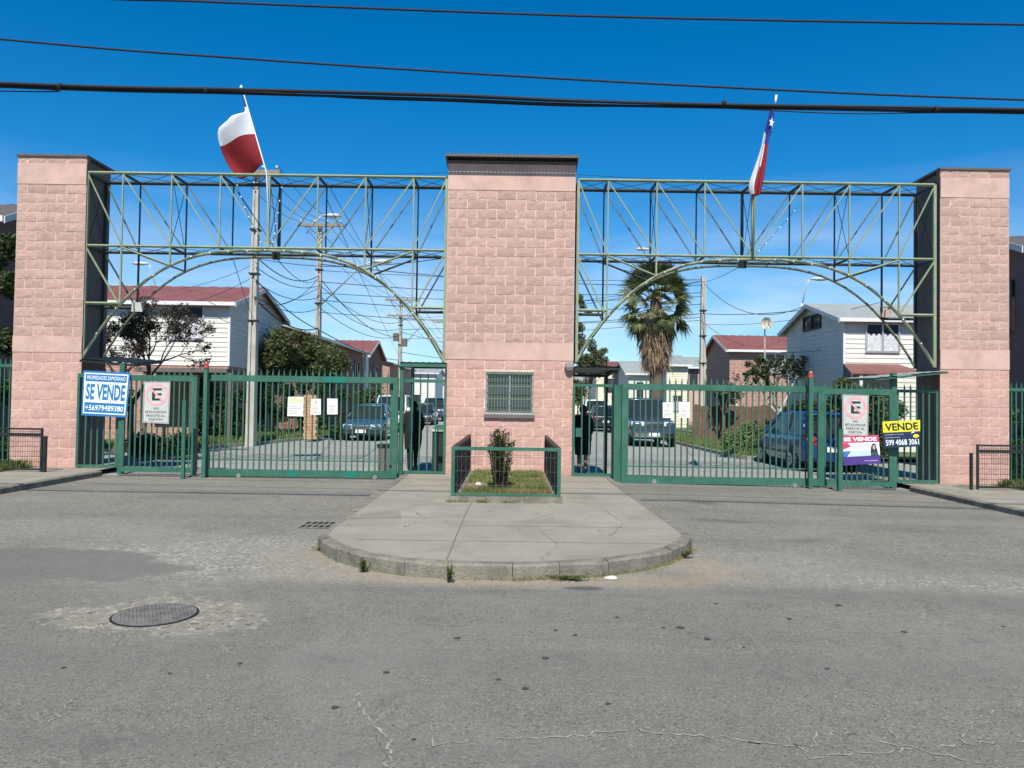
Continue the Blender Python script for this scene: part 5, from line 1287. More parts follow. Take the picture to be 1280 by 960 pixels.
    for (face, u0, u1, z0, z1, cur) in windows:
        def B3(m_, a_, b_, d0, d1, c_, d_):   # box on a face: u-range, outward depth range, z-range
            if face == 'front': m_.box(a_, b_, y0-d1, y0-d0, c_, d_)
            elif face == 'right': m_.box(x1+d0, x1+d1, a_, b_, c_, d_)
            else: m_.box(x0-d1, x0-d0, a_, b_, c_, d_)
            return m_
        g_ = B3(MB(), u0, u1, -.05, .027, z0, z1).build('window', 'glass', r)
        m_ = MB(); t_ = .06
        for q in ((u0-t_, u0, z0-t_, z1+t_), (u1, u1+t_, z0-t_, z1+t_), (u0, u1, z0-t_, z0), (u0, u1, z1, z1+t_), ((u0+u1)/2-.03, (u0+u1)/2+.03, z0, z1)): B3(m_, q[0], q[1], .0, .075, q[2], q[3])
        m_.build('frame', 'alum' if cur != 'dark' else 'black', g_)
        if cur == 'lace':
            for a_, b_ in ((u0, (u0+u1)/2-.03), ((u0+u1)/2+.03, u1)):
                m_ = MB(); n_ = 16
                for i in range(n_): B3(m_, a_+(b_-a_)*i/n_, a_+(b_-a_)*(i+1)/n_-.004, .028, .032+.006*(i % 2), z0+.01, z0+(z1-z0)*(.62+.04*math.sin(i*1.1)))
                m_.build('curtain', 'curtain', g_)
    return r
HX1 = at(287, 400, 27).x
H_ = lambda px, py, Y: at(px, py, Y).z
house('white-sided house with red roof and pink ground floor behind the twiggy tree', -21.5, HX1, 27, 33, H_(240, 457, 27), H_(240, 376, 27), H_(322, 361, 30), 'X', 'brickpink', 'siding', 'redroof',
      (('front', 'siding'), ('right', 'siding')), (('front', at(213,400,27).x, at(254,400,27).x, H_(235,423,27), H_(235,384,27), 'lace'), ('front', at(180,500,27).x, at(205,500,27).x, .9, 2.0, 'dark')))
RX0 = at(1055, 420, 27).x
house('white-sided house with pale grey roof right of the slim tree', RX0, RX0+10, 27, 32.6, .3, H_(1090, 397, 27), H_(1010, 381, 29.8), 'X', 'siding', 'siding', 'greyroof',
      (('front', 'siding'), ('left', 'siding')), (('front', at(1083,420,27).x, at(1122,420,27).x, H_(1100,439,27), H_(1100,406,27), 'lace'), ('left', 29.0, 30.6, H_(1012,411,29.8), H_(1012,396,29.8), 'dark')))
PX_ = at(912, 450, 42).x
house('pink brick house with red roof between the concrete pole and slim tree', PX_, PX_+9, 42, 47, .2, H_(950, 436, 42), H_(900, 420, 44.5), 'X', 'brickpink', 'brickpink', 'redroof', (),
      (('front', at(957,450,42).x, at(980,450,42).x, H_(965,465,42), H_(965,443,42), 'lace'),))
house('dark brick house with grey roof behind the leafy trees', -19, -10.0, 38, 50.8, .3, 4.85, 6.1, 'Y', 'brickred', 'brickred', 'greyroof', (), (('right', 44.8, 46, 2.9, 4.0, 'dark'), ('right', 48, 49.2, 2.9, 4.0, 'dark')))
house('red brick house with gable end past the dark brick house', -19, -10.0, 52, 58.5, .3, 4.75, 5.9, 'X', 'brickred', 'brickred', 'redroof', (), (('right', 54.5, 55.8, 3.0, 4.0, 'dark'),))
m_ = MB(); m_.box(-10.02, -9.82, 51.0, 51.9, 0, 4.9); tag(m_.build('party_wall', 'white'), 'white wall strip between the dark brick houses', 'wall')
house('pale house with narrow window behind the palm', at(786,470,57).x, at(832,470,57).x, 57, 64, .3, H_(810,466,57), H_(810,452,60), 'X', 'siding', 'siding', 'greyroof', (), (('front', at(797,470,57).x, at(803,470,57).x, 2.0, 3.2, 'dark'),))
house('cream house with grey roof right of the palm', at(834,460,52).x, at(859,460,52).x, 52, 58, .3, H_(845,455,52), H_(845,445,55), 'X', 'siding2', 'siding2', 'greyroof', (('front', 'siding2'),), (('front', at(842,470,52).x, at(852,470,52).x, 1.2, 2.2, 'lace'),))
house('small pink house just left of the concrete pole', at(861,460,60).x, at(890,460,60).x, 60, 66, .3, H_(870,458,60), H_(870,447,63), 'X', 'brickpink', 'band', 'greyroof', (), (('front', at(863,460,60).x, at(871,460,60).x, 3.2, 4.4, 'dark'),))
house('dark plum house at the left edge behind the pillar', -20, at(-4, 400, 17.6).x, 17.6, 19.4, .3, at(0, 268, 17.6).z, at(0, 258, 18.5).z, 'X', 'darkwall', 'darkwall', 'flash', (), ())
house('dark plum house at the right edge behind the pillar', at(1284, 400, 17.8).x, 21, 17.8, 19.6, .2, at(1280, 306, 17.8).z, at(1280, 298, 18.7).z, 'X', 'darkwall', 'darkwall', 'flash', (), (('left', 18.3, 18.9, at(1268,412,18.6).z, at(1268,356,18.6).z, 'dark'),))
# the street's far end
house('bright white building at the far end seen through the green pedestrian gate', -13.5, -8.0, 80, 88, .3, 4.6, 5.2, 'X', 'white', 'white', 'greyroof', (), (('front', -10.5, -9.6, 1.2, 2.2, 'dark'),))
house('cream building at the far end seen through the black canopy gate', 8.2, 13, 74, 82, .3, 5.0, 5.9, 'X', 'siding2', 'siding2', 'redroof', (), (('front', 9.0, 9.9, 2.8, 4.0, 'dark'),))
house('wide white building closing off the far end of the street', -12, 4.0, 118, 126, .3, 4.6, 5.6, 'X', 'white', 'siding', 'greyroof', (), (('front', -7, -5.4, 1.0, 2.2, 'dark'), ('front', -3, -1.4, 1.0, 2.2, 'dark')))
house('grey-roofed pale house at the far right end of the street', 4.6, 16, 112, 120, .3, 4.8, 5.8, 'X', 'siding2', 'siding2', 'greyroof', (), (('front', 6, 7.4, 1.0, 2.2, 'dark'),))
house('pink far house on the left side of the street', -19, -10.0, 62, 76, .3, 4.7, 5.8, 'Y', 'brickpink', 'brickpink', 'redroof', (), (('right', 66, 67.2, 2.9, 4.0, 'dark'),))
house('pink far house on the right side of the street', 11, 19, 86, 100, .3, 4.7, 5.8, 'Y', 'brickpink', 'brickpink', 'redroof', (), ())
# porches
pr = thing('porch', 'small red porch roof in front of the white house at right', 'porch', (at(1105,480,25.4).x, 25.6, 0))
xa_, xb_ = at(1072,460,25).x, at(1160,460,25).x; zr, ze = H_(1100,453,25.9), H_(1100,467,25)
m_ = MB(); m_.hexa([(xa_-.25,24.9,ze-.03),(xb_,24.9,ze-.03),(xb_,26.9,zr-.03),(xa_+.35,26.9,zr-.03),(xa_-.25,24.9,ze),(xb_,24.9,ze),(xb_,26.9,zr),(xa_+.35,26.9,zr)]); m_.build('roof', 'redroof', pr)
m_ = MB(); m_.add([(xa_-.25,24.9,ze-.03),(xa_+.35,26.9,zr-.03),(xa_+.35,26.9,ze-.2),(xa_-.25,24.9,ze-.2),(xa_-.2,24.9,ze-.03),(xa_+.4,26.9,zr-.03),(xa_+.4,26.9,ze-.2),(xa_-.2,24.9,ze-.2)], [(0,1,2,3),(7,6,5,4),(0,4,5,1),(3,2,6,7),(0,3,7,4)]); m_.build('side_board', 'flash', pr)
for xx in (xa_+.1, xb_-.1): m_ = MB(); m_.box(xx-.05, xx+.05, 24.95, 25.05, 0, ze-.04); m_.build('post', 'white', pr)
pl2 = thing('porch', 'flat dark porch canopy along the white house at left', 'porch', (at(230,470,26).x, 26, 0))
m_ = MB(); m_.box(at(178,458,26).x, at(292,458,26).x, 25.4, 26.96, H_(230,463,26)-.08, H_(230,463,26)+.06); m_.build('roof', 'greyside', pl2)
for q in (182, 240, 288): m_ = MB(); x = at(q,460,25.5).x; m_.box(x-.05, x+.05, 25.45, 25.55, 0, H_(230,463,26)-.081); m_.build('post', 'greyside', pl2)
# inner boundary walls and fences
wf = thing('wooden_fence', 'brown wooden plank fence in front of the pink brick house', 'fence', (at(950,520,33).x, 33, .05))
xa_, xb_ = at(868,520,33).x, at(1010,520,33).x; npk = 34
pm = MB(); pm.box(0, (xb_-xa_)/npk-.012, -.012, .012, 0, 1.0); pm = pm.mesh('plank', 'plank')
for i in range(npk): inst('plank', pm, wf, (xa_+(xb_-xa_)*i/npk, 33+U(-.006,.006), .05), None, (1,1,1.55+U(-.05,.05)))
for z in (.4, 1.3): m_ = MB(); m_.box(xa_, xb_, 33.02, 33.06, z, z+.08); m_.build('rail', 'plank', wf)
bw = thing('brick_pier', 'orange brick pier among the hedges behind the notices', 'pier', (at(388,520,28.8).x, 28.8, .1))
xq = at(388,520,28.8).x
for k in range(14):
    for j in range(2): m_ = MB(); off = .0 if k % 2 else .04; m_.box(xq-.24+j*.24+off, xq-.24+j*.24+.225+off, 28.7, 28.9, .1+k*.12, .1+k*.12+.105); m_.build('brick', 'orangewood', bw)
m_ = MB(); m_.box(xq-.22, xq+.22, 28.71, 28.89, .1, 1.77); m_.build('mortar', 'wood', bw)
m_ = MB(); m_.tube([on(926,543,.1), Vector((on(926,543,.1).x-.28, on(926,543,.1).y, 1.75))], .055, 8); tag(m_.build('painted_stake', 'white'), 'leaning white-painted stake in the planted verge', 'stake')
M['bingreen'] = simple('dark_bin_green', (0.012, 0.03, 0.02), 0.5, 0.2, 8)
m_ = MB(); x = X_(548, 16.6); m_.box(x-.11, x+.13, 16.4, 16.75, .09, .95); bn = thing('waste_bin', 'dark green bin just inside the green pedestrian gate', 'bin', (x, 16.6, .09)); m_.build('body', 'bingreen', bn)
m_ = MB(); m_.hexa([(x-.13,16.37,.951),(x+.15,16.37,.951),(x+.15,16.78,.951),(x-.13,16.78,.951),(x-.12,16.4,1.0),(x+.14,16.4,1.0),(x+.14,16.76,1.03),(x-.12,16.76,1.03)]); m_.build('lid', 'truss', bn)
gmx = X_(481.5, 16.1); gmt = thing('gate_motor', 'dark gate motor housing by the end of the gate with three notices', 'gate motor', (gmx, 16.1, 0))
m_ = MB(); m_.box(gmx-.13, gmx+.13, 16.0, 16.3, 0, .62); m_.build('housing', 'greyside', gmt); m_ = MB(); m_.box(gmx-.15, gmx+.15, 15.98, 16.32, .62, .68); m_.build('lid', 'black', gmt)

# ---------------------------------------------------------------- utility poles and lamps
def pole(label, x, y, h, arms, wtop=.17, wbot=.30, slots=True):
    r = thing('utility_pole', label, 'utility pole', (x, y, 0), 'concrete utility poles')
    d = .55
    def tap(m_, a0, a1, b0, b1): # x fractions, y fractions
        m_.hexa([(x+a0*wbot,y+b0*wbot,0),(x+a1*wbot,y+b0*wbot,0),(x+a1*wbot,y+b1*wbot,0),(x+a0*wbot,y+b1*wbot,0),(x+a0*wtop,y+b0*wtop,h),(x+a1*wtop,y+b0*wtop,h),(x+a1*wtop,y+b1*wtop,h),(x+a0*wtop,y+b1*wtop,h)])
    for a0, a1 in ((-.5, -.16), (.16, .5)): m_ = MB(); tap(m_, a0, a1, -.5, .5); m_.build('flange', 'conc', r)
    m_ = MB(); tap(m_, -.158, .158, -.18, .18); m_.build('web', 'conc', r)
    for (z, a_, b_) in arms:
        m_ = MB(); m_.box(x+a_, x+b_, y-.5*wbot-.12, y-.5*wbot-.01, z-.06, z+.06); c_ = m_.build('crossarm', 'wood', r)
        n_ = 4
        for i in range(n_):
            xx = x+a_+(b_-a_)*(i+.25)/(n_-.5); m_ = MB(); m_.lathe((xx, y-.5*wbot-.065, z+.06), [(.012,0),(.012,.06),(.05,.07),(.055,.11),(.03,.16),(.01,.17)], 8); m_.build('insulator', 'dish', c_, smooth=True)
        for sgn in (a_*.6, b_*.6): m_ = MB(); m_.bar((x+sgn, y-.5*wbot-.04, z-.05), (x, y-.5*wbot-.04, z-.45), .03); m_.build('brace', 'black', c_)
    for z in (h*.45, h*.62, h*.78): m_ = MB(); m_.box(x-wbot*.52, x+wbot*.52, y-wbot*.52, y+wbot*.52, z, z+.05); m_.build('steel_band', 'black', r)
    return r
p1 = at(317, 400, 25.5); p2 = at(398, 400, 34); p3 = at(500.5, 420, 58); p4 = at(878.5, 420, 40)
h1, h2, h3, h4 = H_(322, 213, 25.5), H_(398, 280, 34), H_(500, 373, 58), H_(878, 345, 40)
pole('tall concrete utility pole in front of the white house with red roof', p1.x, p1.y, h1, [(h1-.12, -.75, .85)])
P2 = pole('concrete utility pole with street lamp rising from the leafy trees', p2.x, p2.y, h2, [(h2-.1, -.95, 1.1)])
P3 = pole('distant concrete pole with two crossarms and transformer boxes', p3.x, p3.y, h3, [(h3-.15, -1.2, 1.5), (h3-1.35, -1.0, 1.4)], .22, .34)
pole('concrete utility pole right of the palm', p4.x, p4.y, h4, [], .2, .34)
for dx, zz in ((.35, 3.4), (-.3, 3.0)): m_ = MB(); m_.box(p3.x+dx-.2, p3.x+dx+.2, p3.y-.45, p3.y-.1, h3-zz-.3, h3-zz+.3); m_.build('transformer_box', 'greyside', P3)
def lamp_head(c, dirx, par):
    m_ = MB(); L = .62
    prof = [(0,.04),(.17,.08),(.43,.13),(.72,.12),(.9,.04)]; vs_ = []
    for s_, rr in prof:
        for k in range(8): a_ = 2*math.pi*k/8; vs_.append((c[0]+dirx*s_, c[1]+rr*1.3*math.cos(a_), c[2]+rr*.8*math.sin(a_)+.02))
    m_.add(vs_, [(i*8+k, i*8+(k+1)%8, (i+1)*8+(k+1)%8, (i+1)*8+k) for i in range(4) for k in range(8)]+[tuple(range(8)), tuple(range(32,40))]); m_.build('lamp_head', 's_grey', par, smooth=True, fix=True)
def street_lamp(label, x, y, pts, dirx, post_z=None):
    r = thing('street_lamp', label, 'street lamp', (x, y, 0), 'street lamps of the estate')
    if post_z: m_ = MB(); m_.tube([(x,y,0),(x,y,post_z)], [.07,.05], 8); m_.build('post', 's_grey', r, smooth=True)
    m_ = MB(); m_.tube(pts, .03, 6); m_.build('arm', 's_grey', r, smooth=True); lamp_head(pts[-1], dirx, r)
q0, q1 = at(372, 300, 33.8), at(402, 270, 33.8)
street_lamp('street lamp with short arm on top of the pole with the crossarm', p2.x, 33.8, [tuple(at(383,292,33.8)), tuple(at(392,278,33.8)), tuple(q1)], 1)
street_lamp('street lamp on a long slanting arm above the leafy trees', p2.x, 33.9, [tuple(at(399,383,33.9)), tuple(at(452,332,33.0)), tuple(at(464,327.5,32.8))], 1)
street_lamp('street lamp on the distant pole with two crossarms', p3.x, 57.5, [tuple(at(508,428,57.5)), tuple(at(528,405,57.2)), tuple(at(540,402,57))], 1)
street_lamp('street lamp above the red roof by the left pillar', at(196,400,40).x, 40, [tuple(at(196,362,40)), tuple(at(188,336,40)), tuple(at(187,330,40))], -1, at(196,362,40).z)
street_lamp('street lamp just above the palm crown', at(826,400,46).x, 46, [tuple(at(826,330,46)), tuple(at(822,314,46)), tuple(at(813,312,46))], -1, at(826,330,46).z)
street_lamp('street lamp with bent arm above the grey roofed white house', at(1002,400,38).x, 38, [tuple(at(1003,379,38)), tuple(at(1009,354,38)), tuple(at(1012,349,38))], 1, at(1003,379,38).z)

# ---------------------------------------------------------------- wires
def wire(label, pts, rr=.012, sag=None, group='overhead wires', n_=18):
    if sag is not None and len(pts) == 2: pts = hang(pts[0], pts[1], sag, n_)
    m_ = MB(); m_.tube(pts, rr, 5); o = m_.build('overhead_wire', 'cable', smooth=True); tag(o, label, 'wire', group); return o
def smooth_px(l, Y):      # Catmull-Rom through measured points, carried on beyond the frame to real poles out of view
    P_ = [at(a_, b_, Y) for a_, b_ in l]; P_ = [P_[0]*2-P_[1]] + P_ + [P_[-1]*2-P_[-2]]; out = []
    for i in range(1, len(P_)-2):
        for k in range(8):
            t = k/8; a_, b_, c_, d_ = P_[i-1:i+3]
            out.append(.5*((2*b_)+(c_-a_)*t+(2*a_-5*b_+4*c_-d_)*t*t+(3*b_-a_-3*c_+d_)*t**3))
    return out + [P_[-2]]
wire('thin wire running along the very top of the picture', smooth_px([(-900,-82),(0,-10),(250,2),(500,12),(800,22),(1280,31),(2100,42)], 9.4), .015)
wire('thin twisted wire sloping across the upper sky', smooth_px([(-900,-40),(0,49),(300,73),(640,95),(960,112),(1280,125),(2100,150)], 9.0), .0135)
for i, (pts, rr, nm) in enumerate([([(-900,62),(0,104),(300,112),(560,119),(720,126),(900,131),(1280,137),(2100,152)], .019, 'thickest top cable of the heavy black cable bundle'),
        ([(-900,68),(0,108.5),(300,117),(560,124.5),(720,131),(900,134.5),(1280,141.5),(2100,157)], .015, 'middle cable of the heavy black cable bundle'),
        ([(-900,66),(0,106),(300,114.5),(450,123),(560,126.5),(720,132.5),(900,133),(1280,141),(2100,156)], .010, 'lower cable sagging under the middle of the bundle'),
        ([(-900,70),(0,108),(300,114),(560,121),(720,127.5),(900,130),(1280,139),(2100,154)], .009, 'thin cable lashed inside the black cable bundle'),
        ([(-900,92),(0,114),(60,110),(300,117),(700,129),(900,135),(1060,142),(1280,142),(2100,160)], .007, 'thin loose drop wire under the black cable bundle')]):
    wire(nm, smooth_px(pts, 8.5 + i*.03), rr, group='cables of the street bundle')
for q in (75, 258, 905, 1170):
    c = at(q, 108 + (q-75)*.026, 8.5); m_ = MB(); m_.lathe((c.x, c.y, c.z), [(.034,-.02),(.038,0),(.034,.02)], 10, 'X'); tag(m_.build('cable_tie', 'cable'), 'dark tie around the cable bundle near ' + {75:'the left edge',258:'the leaning flag pole top',905:'the limp flag pole',1170:'the right edge'}[q], 'cable tie')
P1, P2_, P3_, P4_ = p1, p2, p3, p4
def V(p, dx, z): return (p.x+dx, p.y-.2, z)
w_ = []
for dx, nm in ((-.7, 'outer left'), (-.2, 'inner left'), (.3, 'inner right'), (.8, 'outer right')):
    w_.append((nm + ' line wire between the first two estate poles', V(P1,dx,h1+.06), V(P2_,dx*1.2,h2+.06), .35, .009)); w_.append((nm + ' line wire from the crossarm pole to the distant pole', V(P2_,dx*1.2,h2+.06), V(P3_,dx*1.5,h3+.02), .6, .010))
    w_.append((nm + ' line wire running on beyond the distant pole', V(P3_,dx*1.5,h3+.02), (P3_.x+dx*1.5, 125, 9), .8, .016))
for dz, nm in ((1.8, 'top'), (2.3, 'middle'), (2.8, 'bottom')):
    w_.append((nm + ' low cable between the first two estate poles', V(P1,.1,h1-dz-1.5), V(P2_,.1,h2-dz-1.0), .35, .014)); w_.append((nm + ' low cable from the crossarm pole to the distant pole', V(P2_,.1,h2-dz-1.0), V(P3_,.1,h3-dz), .7, .016))
for nm, a_, b_, sg, rr in [
    ('sagging service wire from the arch crown height of the first pole to the next', at(318,318,25.3), at(398,345,33.8), .5, .018), ('thick service wire dropping from the first pole to the leafy trees', at(320,350,25.3), at(398,412,33.8), .2, .02),
    ('long service wire falling from the crossarm pole to the transformer boxes', at(398,345,33.8), at(498,420,57.8), .8, .02), ('thick low wire from the leafy trees to the distant pole', at(398,412,33.8), at(498,450,57.8), .3, .022),
    ('thin wire from the first pole to the gatehouse side of the truss', at(318,322,25.3), (xLb, TY1, zmL), .25, .010), ('highest wire stretching right from the crossarm pole behind the gatehouse', at(398,330,33.8), (p4.x-.1, p4.y-.1, h4-0.50), .3, .018),
    ('second wire stretching right from the crossarm pole behind the gatehouse', at(398,352,33.8), (p4.x-.1, p4.y-.1, h4-0.90), .3, .016), ('third wire stretching right from the crossarm pole behind the gatehouse', at(398,375,33.8), (p4.x-.1, p4.y-.1, h4-1.50), .4, .016),
    ('lowest wire stretching right from the crossarm pole behind the gatehouse', at(398,390,33.8), (p4.x-.1, p4.y-.1, h4-2.20), .4, .014), ('short wire from the first pole to the window of the white house', at(318,345,25.3), at(240,378,27), .1, .009),
    ('wire from the first pole across the red roof', at(318,330,25.3), at(215,362,30), .15, .008), ('upper wire leaving the distant pole to the right', at(500,400,57.8), (p4.x-.1, p4.y-.1, h4-0.25), .6, .016),
    ('middle wire leaving the distant pole to the right', at(500,415,57.8), (8.5, 74.1, 4.9), .3, .02), ('lowest wire leaving the distant pole to the right', at(500,440,57.8), (8.4, 74.1, 4.3), .2, .02),
    ('wire from the crossarm pole back to the white house gable', at(398,360,33.8), at(310,390,30), .15, .012),
    ('deeply sagging wire from the palm-side pole top to the grey roof', at(878,352,39.8), at(1004,383,29.9), .9, .014), ('wire slanting down left from the palm-side pole top behind the palm', at(878,352,39.8), (p3.x+.2, p3.y-.2, h3-1.6), .3, .014),
    ('thick level wire from the palm-side pole left through the palm', at(878,392,39.8), (p3.x+.2, p3.y-.2, h3-2.4), .15, .018), ('wire rising right from the palm-side pole to the grey roof', at(878,392,39.8), at(1000,388,30.5), .1, .016),
    ('lower wire from the palm-side pole left through the palm', at(878,400,39.8), (p3.x+.2, p3.y-.2, h3-3.1), .2, .014), ('short wire from the palm-side pole to the pink brick house', at(878,402,39.8), at(930,432,42), .15, .012),
    ('wire from the palm-side pole up to the right arch', at(878,352,39.8), at(930,330,16.8), .1, .008), ('long wire from the palm-side pole to the white house roof', at(878,405,39.8), at(1100,378,27), .3, .010),
    ('upper far wire low behind the palm', (8.6, 74.1, 4.8), at(884,449,60), .3, .016), ('lower far wire low behind the palm', (8.5, 74.1, 4.4), at(866,455,60), .2, .016),
    ('wire from the white house eave to the slim tree', at(1135,395,27), at(976,440,30), .4, .010), ('wire from the gatehouse side of the right truss to the palm-side pole', at(722,320,17), at(870,350,39.8), .2, .008)]:
    w_.append((nm, a_, b_, sg, rr))
for nm, a_, b_, sg, rr in [('steep thin wire from the arch crown down to the crossarm pole', at(345,322,16.7), at(398,348,33.8), .35, .010), ('wire looping from the crossarm pole to the leafy trees', at(398,348,33.8), at(318,378,25.3), .5, .012),
    ('long thin wire from the truss top to the distant pole', at(409,228,16.72), at(500,378,57.8), .2, .008), ('thin wire from the truss corner to the distant pole foot', at(409,250,16.72), at(505,455,57.8), .2, .008),
    ('wire from the arch to the distant pole crossarm', at(466,322,16.72), at(500,398,57.8), .1, .007), ('upper level wire behind the gatehouse side of the left arch', at(398,338,33.8), (p4.x-.1, p4.y-.1, h4-0.20), .2, .012),
    ('lower level wire behind the gatehouse side of the left arch', at(398,366,33.8), (p4.x-.1, p4.y-.1, h4-1.10), .3, .014), ('bundled wire sagging just above the leafy trees', at(318,372,25.3), at(398,410,33.8), .45, .024),
    ('wire hanging from the truss to the first pole foot', at(291,322,16.72), at(318,400,25.3), .1, .008), ('faint wire above the left truss from the flag to the gatehouse', (XL0+1.4, 16.9, zTL), (XC0+.05, 16.6, zTC), .08, .005),
    ('faint wire above the right truss by the limp flag', (XC0+2.6, 16.6, zTC), (XR0+.05, 16.9, zTR), .08, .005)]:
    w_.append((nm, a_, b_, sg, rr))
for nm, a_, b_, sg, rr in w_: wire(nm, [Vector(a_), Vector(b_)], rr, sg, group='estate wires')

# ================================================================== TREES AND PLANTS OF THE ESTATE
def limb_tree(name, label, base, h, spread, seed, levels, mat, leafmat, nleaf, leaf, trunk_r):
    rnd = random.Random(seed); base = Vector(base); r = thing(name, label, 'tree', base, None); t = MB(); tips = []
    def grow(p, d, L, rr, lv):
        q = p + d*L*.5 + Vector((rnd.uniform(-.08,.08)*L, rnd.uniform(-.08,.08)*L, 0)); e = q + (d + Vector((rnd.uniform(-.2,.2), rnd.uniform(-.2,.2), rnd.uniform(-.05,.15)))).normalized()*L*.5
        t.tube([p, q, e], [rr, rr*.82, rr*.62], 6 if lv > 2 else 4, lv < 2)
        if lv <= 2: tips.append((q, e))
        if lv == 0: return
        for k in range(rnd.choice((2, 3, 3)) + (lv < 3)):
            nd = (d*.75 + Vector((rnd.gauss(0, spread), rnd.gauss(0, spread), rnd.gauss(.12, .28)))).normalized(); grow(e if k else q.lerp(e, .7), nd, L*rnd.uniform(.62, .85), rr*.58, lv-1)
    grow(base, Vector((.05, 0, 1)), h*.36, trunk_r, levels)
    t.build('trunk', mat, r); lv_ = MB()
    for i in range(nleaf):
        a_, b_ = tips[rnd.randrange(len(tips))]; p = a_.lerp(b_, rnd.random()) + Vector((rnd.gauss(0,.05), rnd.gauss(0,.05), rnd.gauss(0,.05))); s_ = leaf*rnd.uniform(.6,1.4)
        a2 = Vector((rnd.gauss(0,1), rnd.gauss(0,1), rnd.gauss(0,.6))).normalized(); b2 = a2.cross(Vector((rnd.gauss(0,1), rnd.gauss(0,1), rnd.gauss(0,1)))).normalized()
        lv_.add([p-a2*s_, p-b2*s_*.5, p+a2*s_, p+b2*s_*.5], [(0,1,2,3)])
    lv_.build('crown', leafmat, r); return r
b = at(164, 560, 21); limb_tree('twiggy_tree', 'nearly bare dark twiggy tree in front of the white house with red roof', (b.x, 21, .05), 3.8, .38, 7, 6, 'twig', 'leafred', 17000, .036, .12)
def leafy(label, px, pyc, Y, rx, rz, seed, mat='leaf', n=9000, leaf=.07, zb=None, name='leafy_tree', clr=.5, ncl=26, group='leafy trees of the estate'):
    c = at(px, pyc, Y); base = (c.x, Y, .08); return tree(name, label, 'tree', base, c.z, (c.x, Y, c.z), (rx, rx*.8, rz), ncl, clr, n, leaf, mat, seed, .09, group)
leafy('dense green tree just right of the first concrete pole', 348, 449, 30.5, .85, .95, 1, 'leaf', 9000, .065)
leafy('bushy green tree just left of the crossarm pole', 382, 447, 31.5, 1.0, 1.0, 2, 'leaf', 9000, .065)
leafy('smaller bushy tree just right of the crossarm pole', 413, 452, 33, .7, .8, 3, 'leaf', 6500, .065)
def hedge(label, px0, px1, py0, Y, seed, mat, n, leaf=.06, dep=.5, group='hedges inside the gates'):
    a_, b_ = at(px0, 540, Y).x, at(px1, 540, Y).x; zt_ = at((px0+px1)/2, py0, Y).z; rnd = random.Random(seed); r = thing('hedge', label, 'hedge', ((a_+b_)/2, Y, .05), group)
    cl = []; 
    for i in range(int((b_-a_)*7)+4): cl.append(((rnd.uniform(a_, b_), Y+rnd.uniform(-dep, dep)*.6, rnd.uniform(.25, zt_-.15)), (.38, .34, .34)))
    lv_ = MB(); leaf_cloud(lv_, cl, n, leaf, rnd); lv_.build('foliage', mat, r)
    st_ = MB()
    for (c, _) in cl[::2]: st_.tube([(c[0]+rnd.uniform(-.1,.1), Y, .05), c], [.02, .006], 5)
    tag(st_.build('stems', 'trunk', r), kind='stuff')
hedge('dark hedge beneath the leafy trees behind the three notices', 300, 425, 478, 30.2, 11, 'leaf2', 12000)
hedge('dark shrubbery at the corner of the white house at left', 246, 312, 476, 26.2, 12, 'leaf2', 7000)
hedge('low dark shrubs behind the left no-parking sign', 165, 242, 545, 19.6, 13, 'leaf2', 4000, .045, .4)
hedge('bright green hedge behind the right no-parking sign', 1040, 1118, 470, 22.6, 14, 'leaf', 11000, .055)
hedge('tall dark hedge behind the blue car in front of the white house', 985, 1060, 500, 25.5, 15, 'leaf2', 7000)
hedge('dark foliage behind the perimeter fence at the right edge', 1258, 1330, 495, 17.1, 16, 'leaf2', 6000, .05, .4)
hedge('dark climbing foliage behind the left edge pillar', -60, 14, 300, 17.0, 17, 'leaf2', 15000, .05, .4)
hedge('leafy flowering plants on the verge beside the leaning white stake', 905, 952, 528, 24.2, 18, 'grass', 3500, .05, .3)
b = at(976, 540, 30); limb_tree('slim_tree', 'slim pruned tree with few leaves beside the pink brick house', (b.x, 30, .05), 3.6, .38, 9, 4, 'conc', 'leaf2', 2600, .07, .10)
leafy('grey-green tree behind the gatehouse seen over the black canopy', 737, 452, 62, 1.6, 1.8, 21, 'olive', 6000, .10)
leafy('tall thin grey-green tree beside the gatehouse top corner', 716, 400, 66, 1.5, 3.4, 22, 'olive', 5000, .10)
leafy('small green tree in the pedestrian gate view on the left', 466, 500, 44, .8, 1.0, 23, 'leaf', 3500, .07)
leafy('green tree at the far end on the right', 722, 488, 60, 1.0, 1.2, 24, 'olive', 3000, .09)
leafy('round dark tree at the far end of the street', 590, 490, 100, 3.0, 2.4, 25, 'leaf2', 4000, .16)
# small potted palm-like plant with orange pot on the fence
leafy('small yellow-green shrub above the plank fence', 907, 492, 32.2, .5, .45, 26, 'olive', 1800, .06, clr=.3, ncl=12)

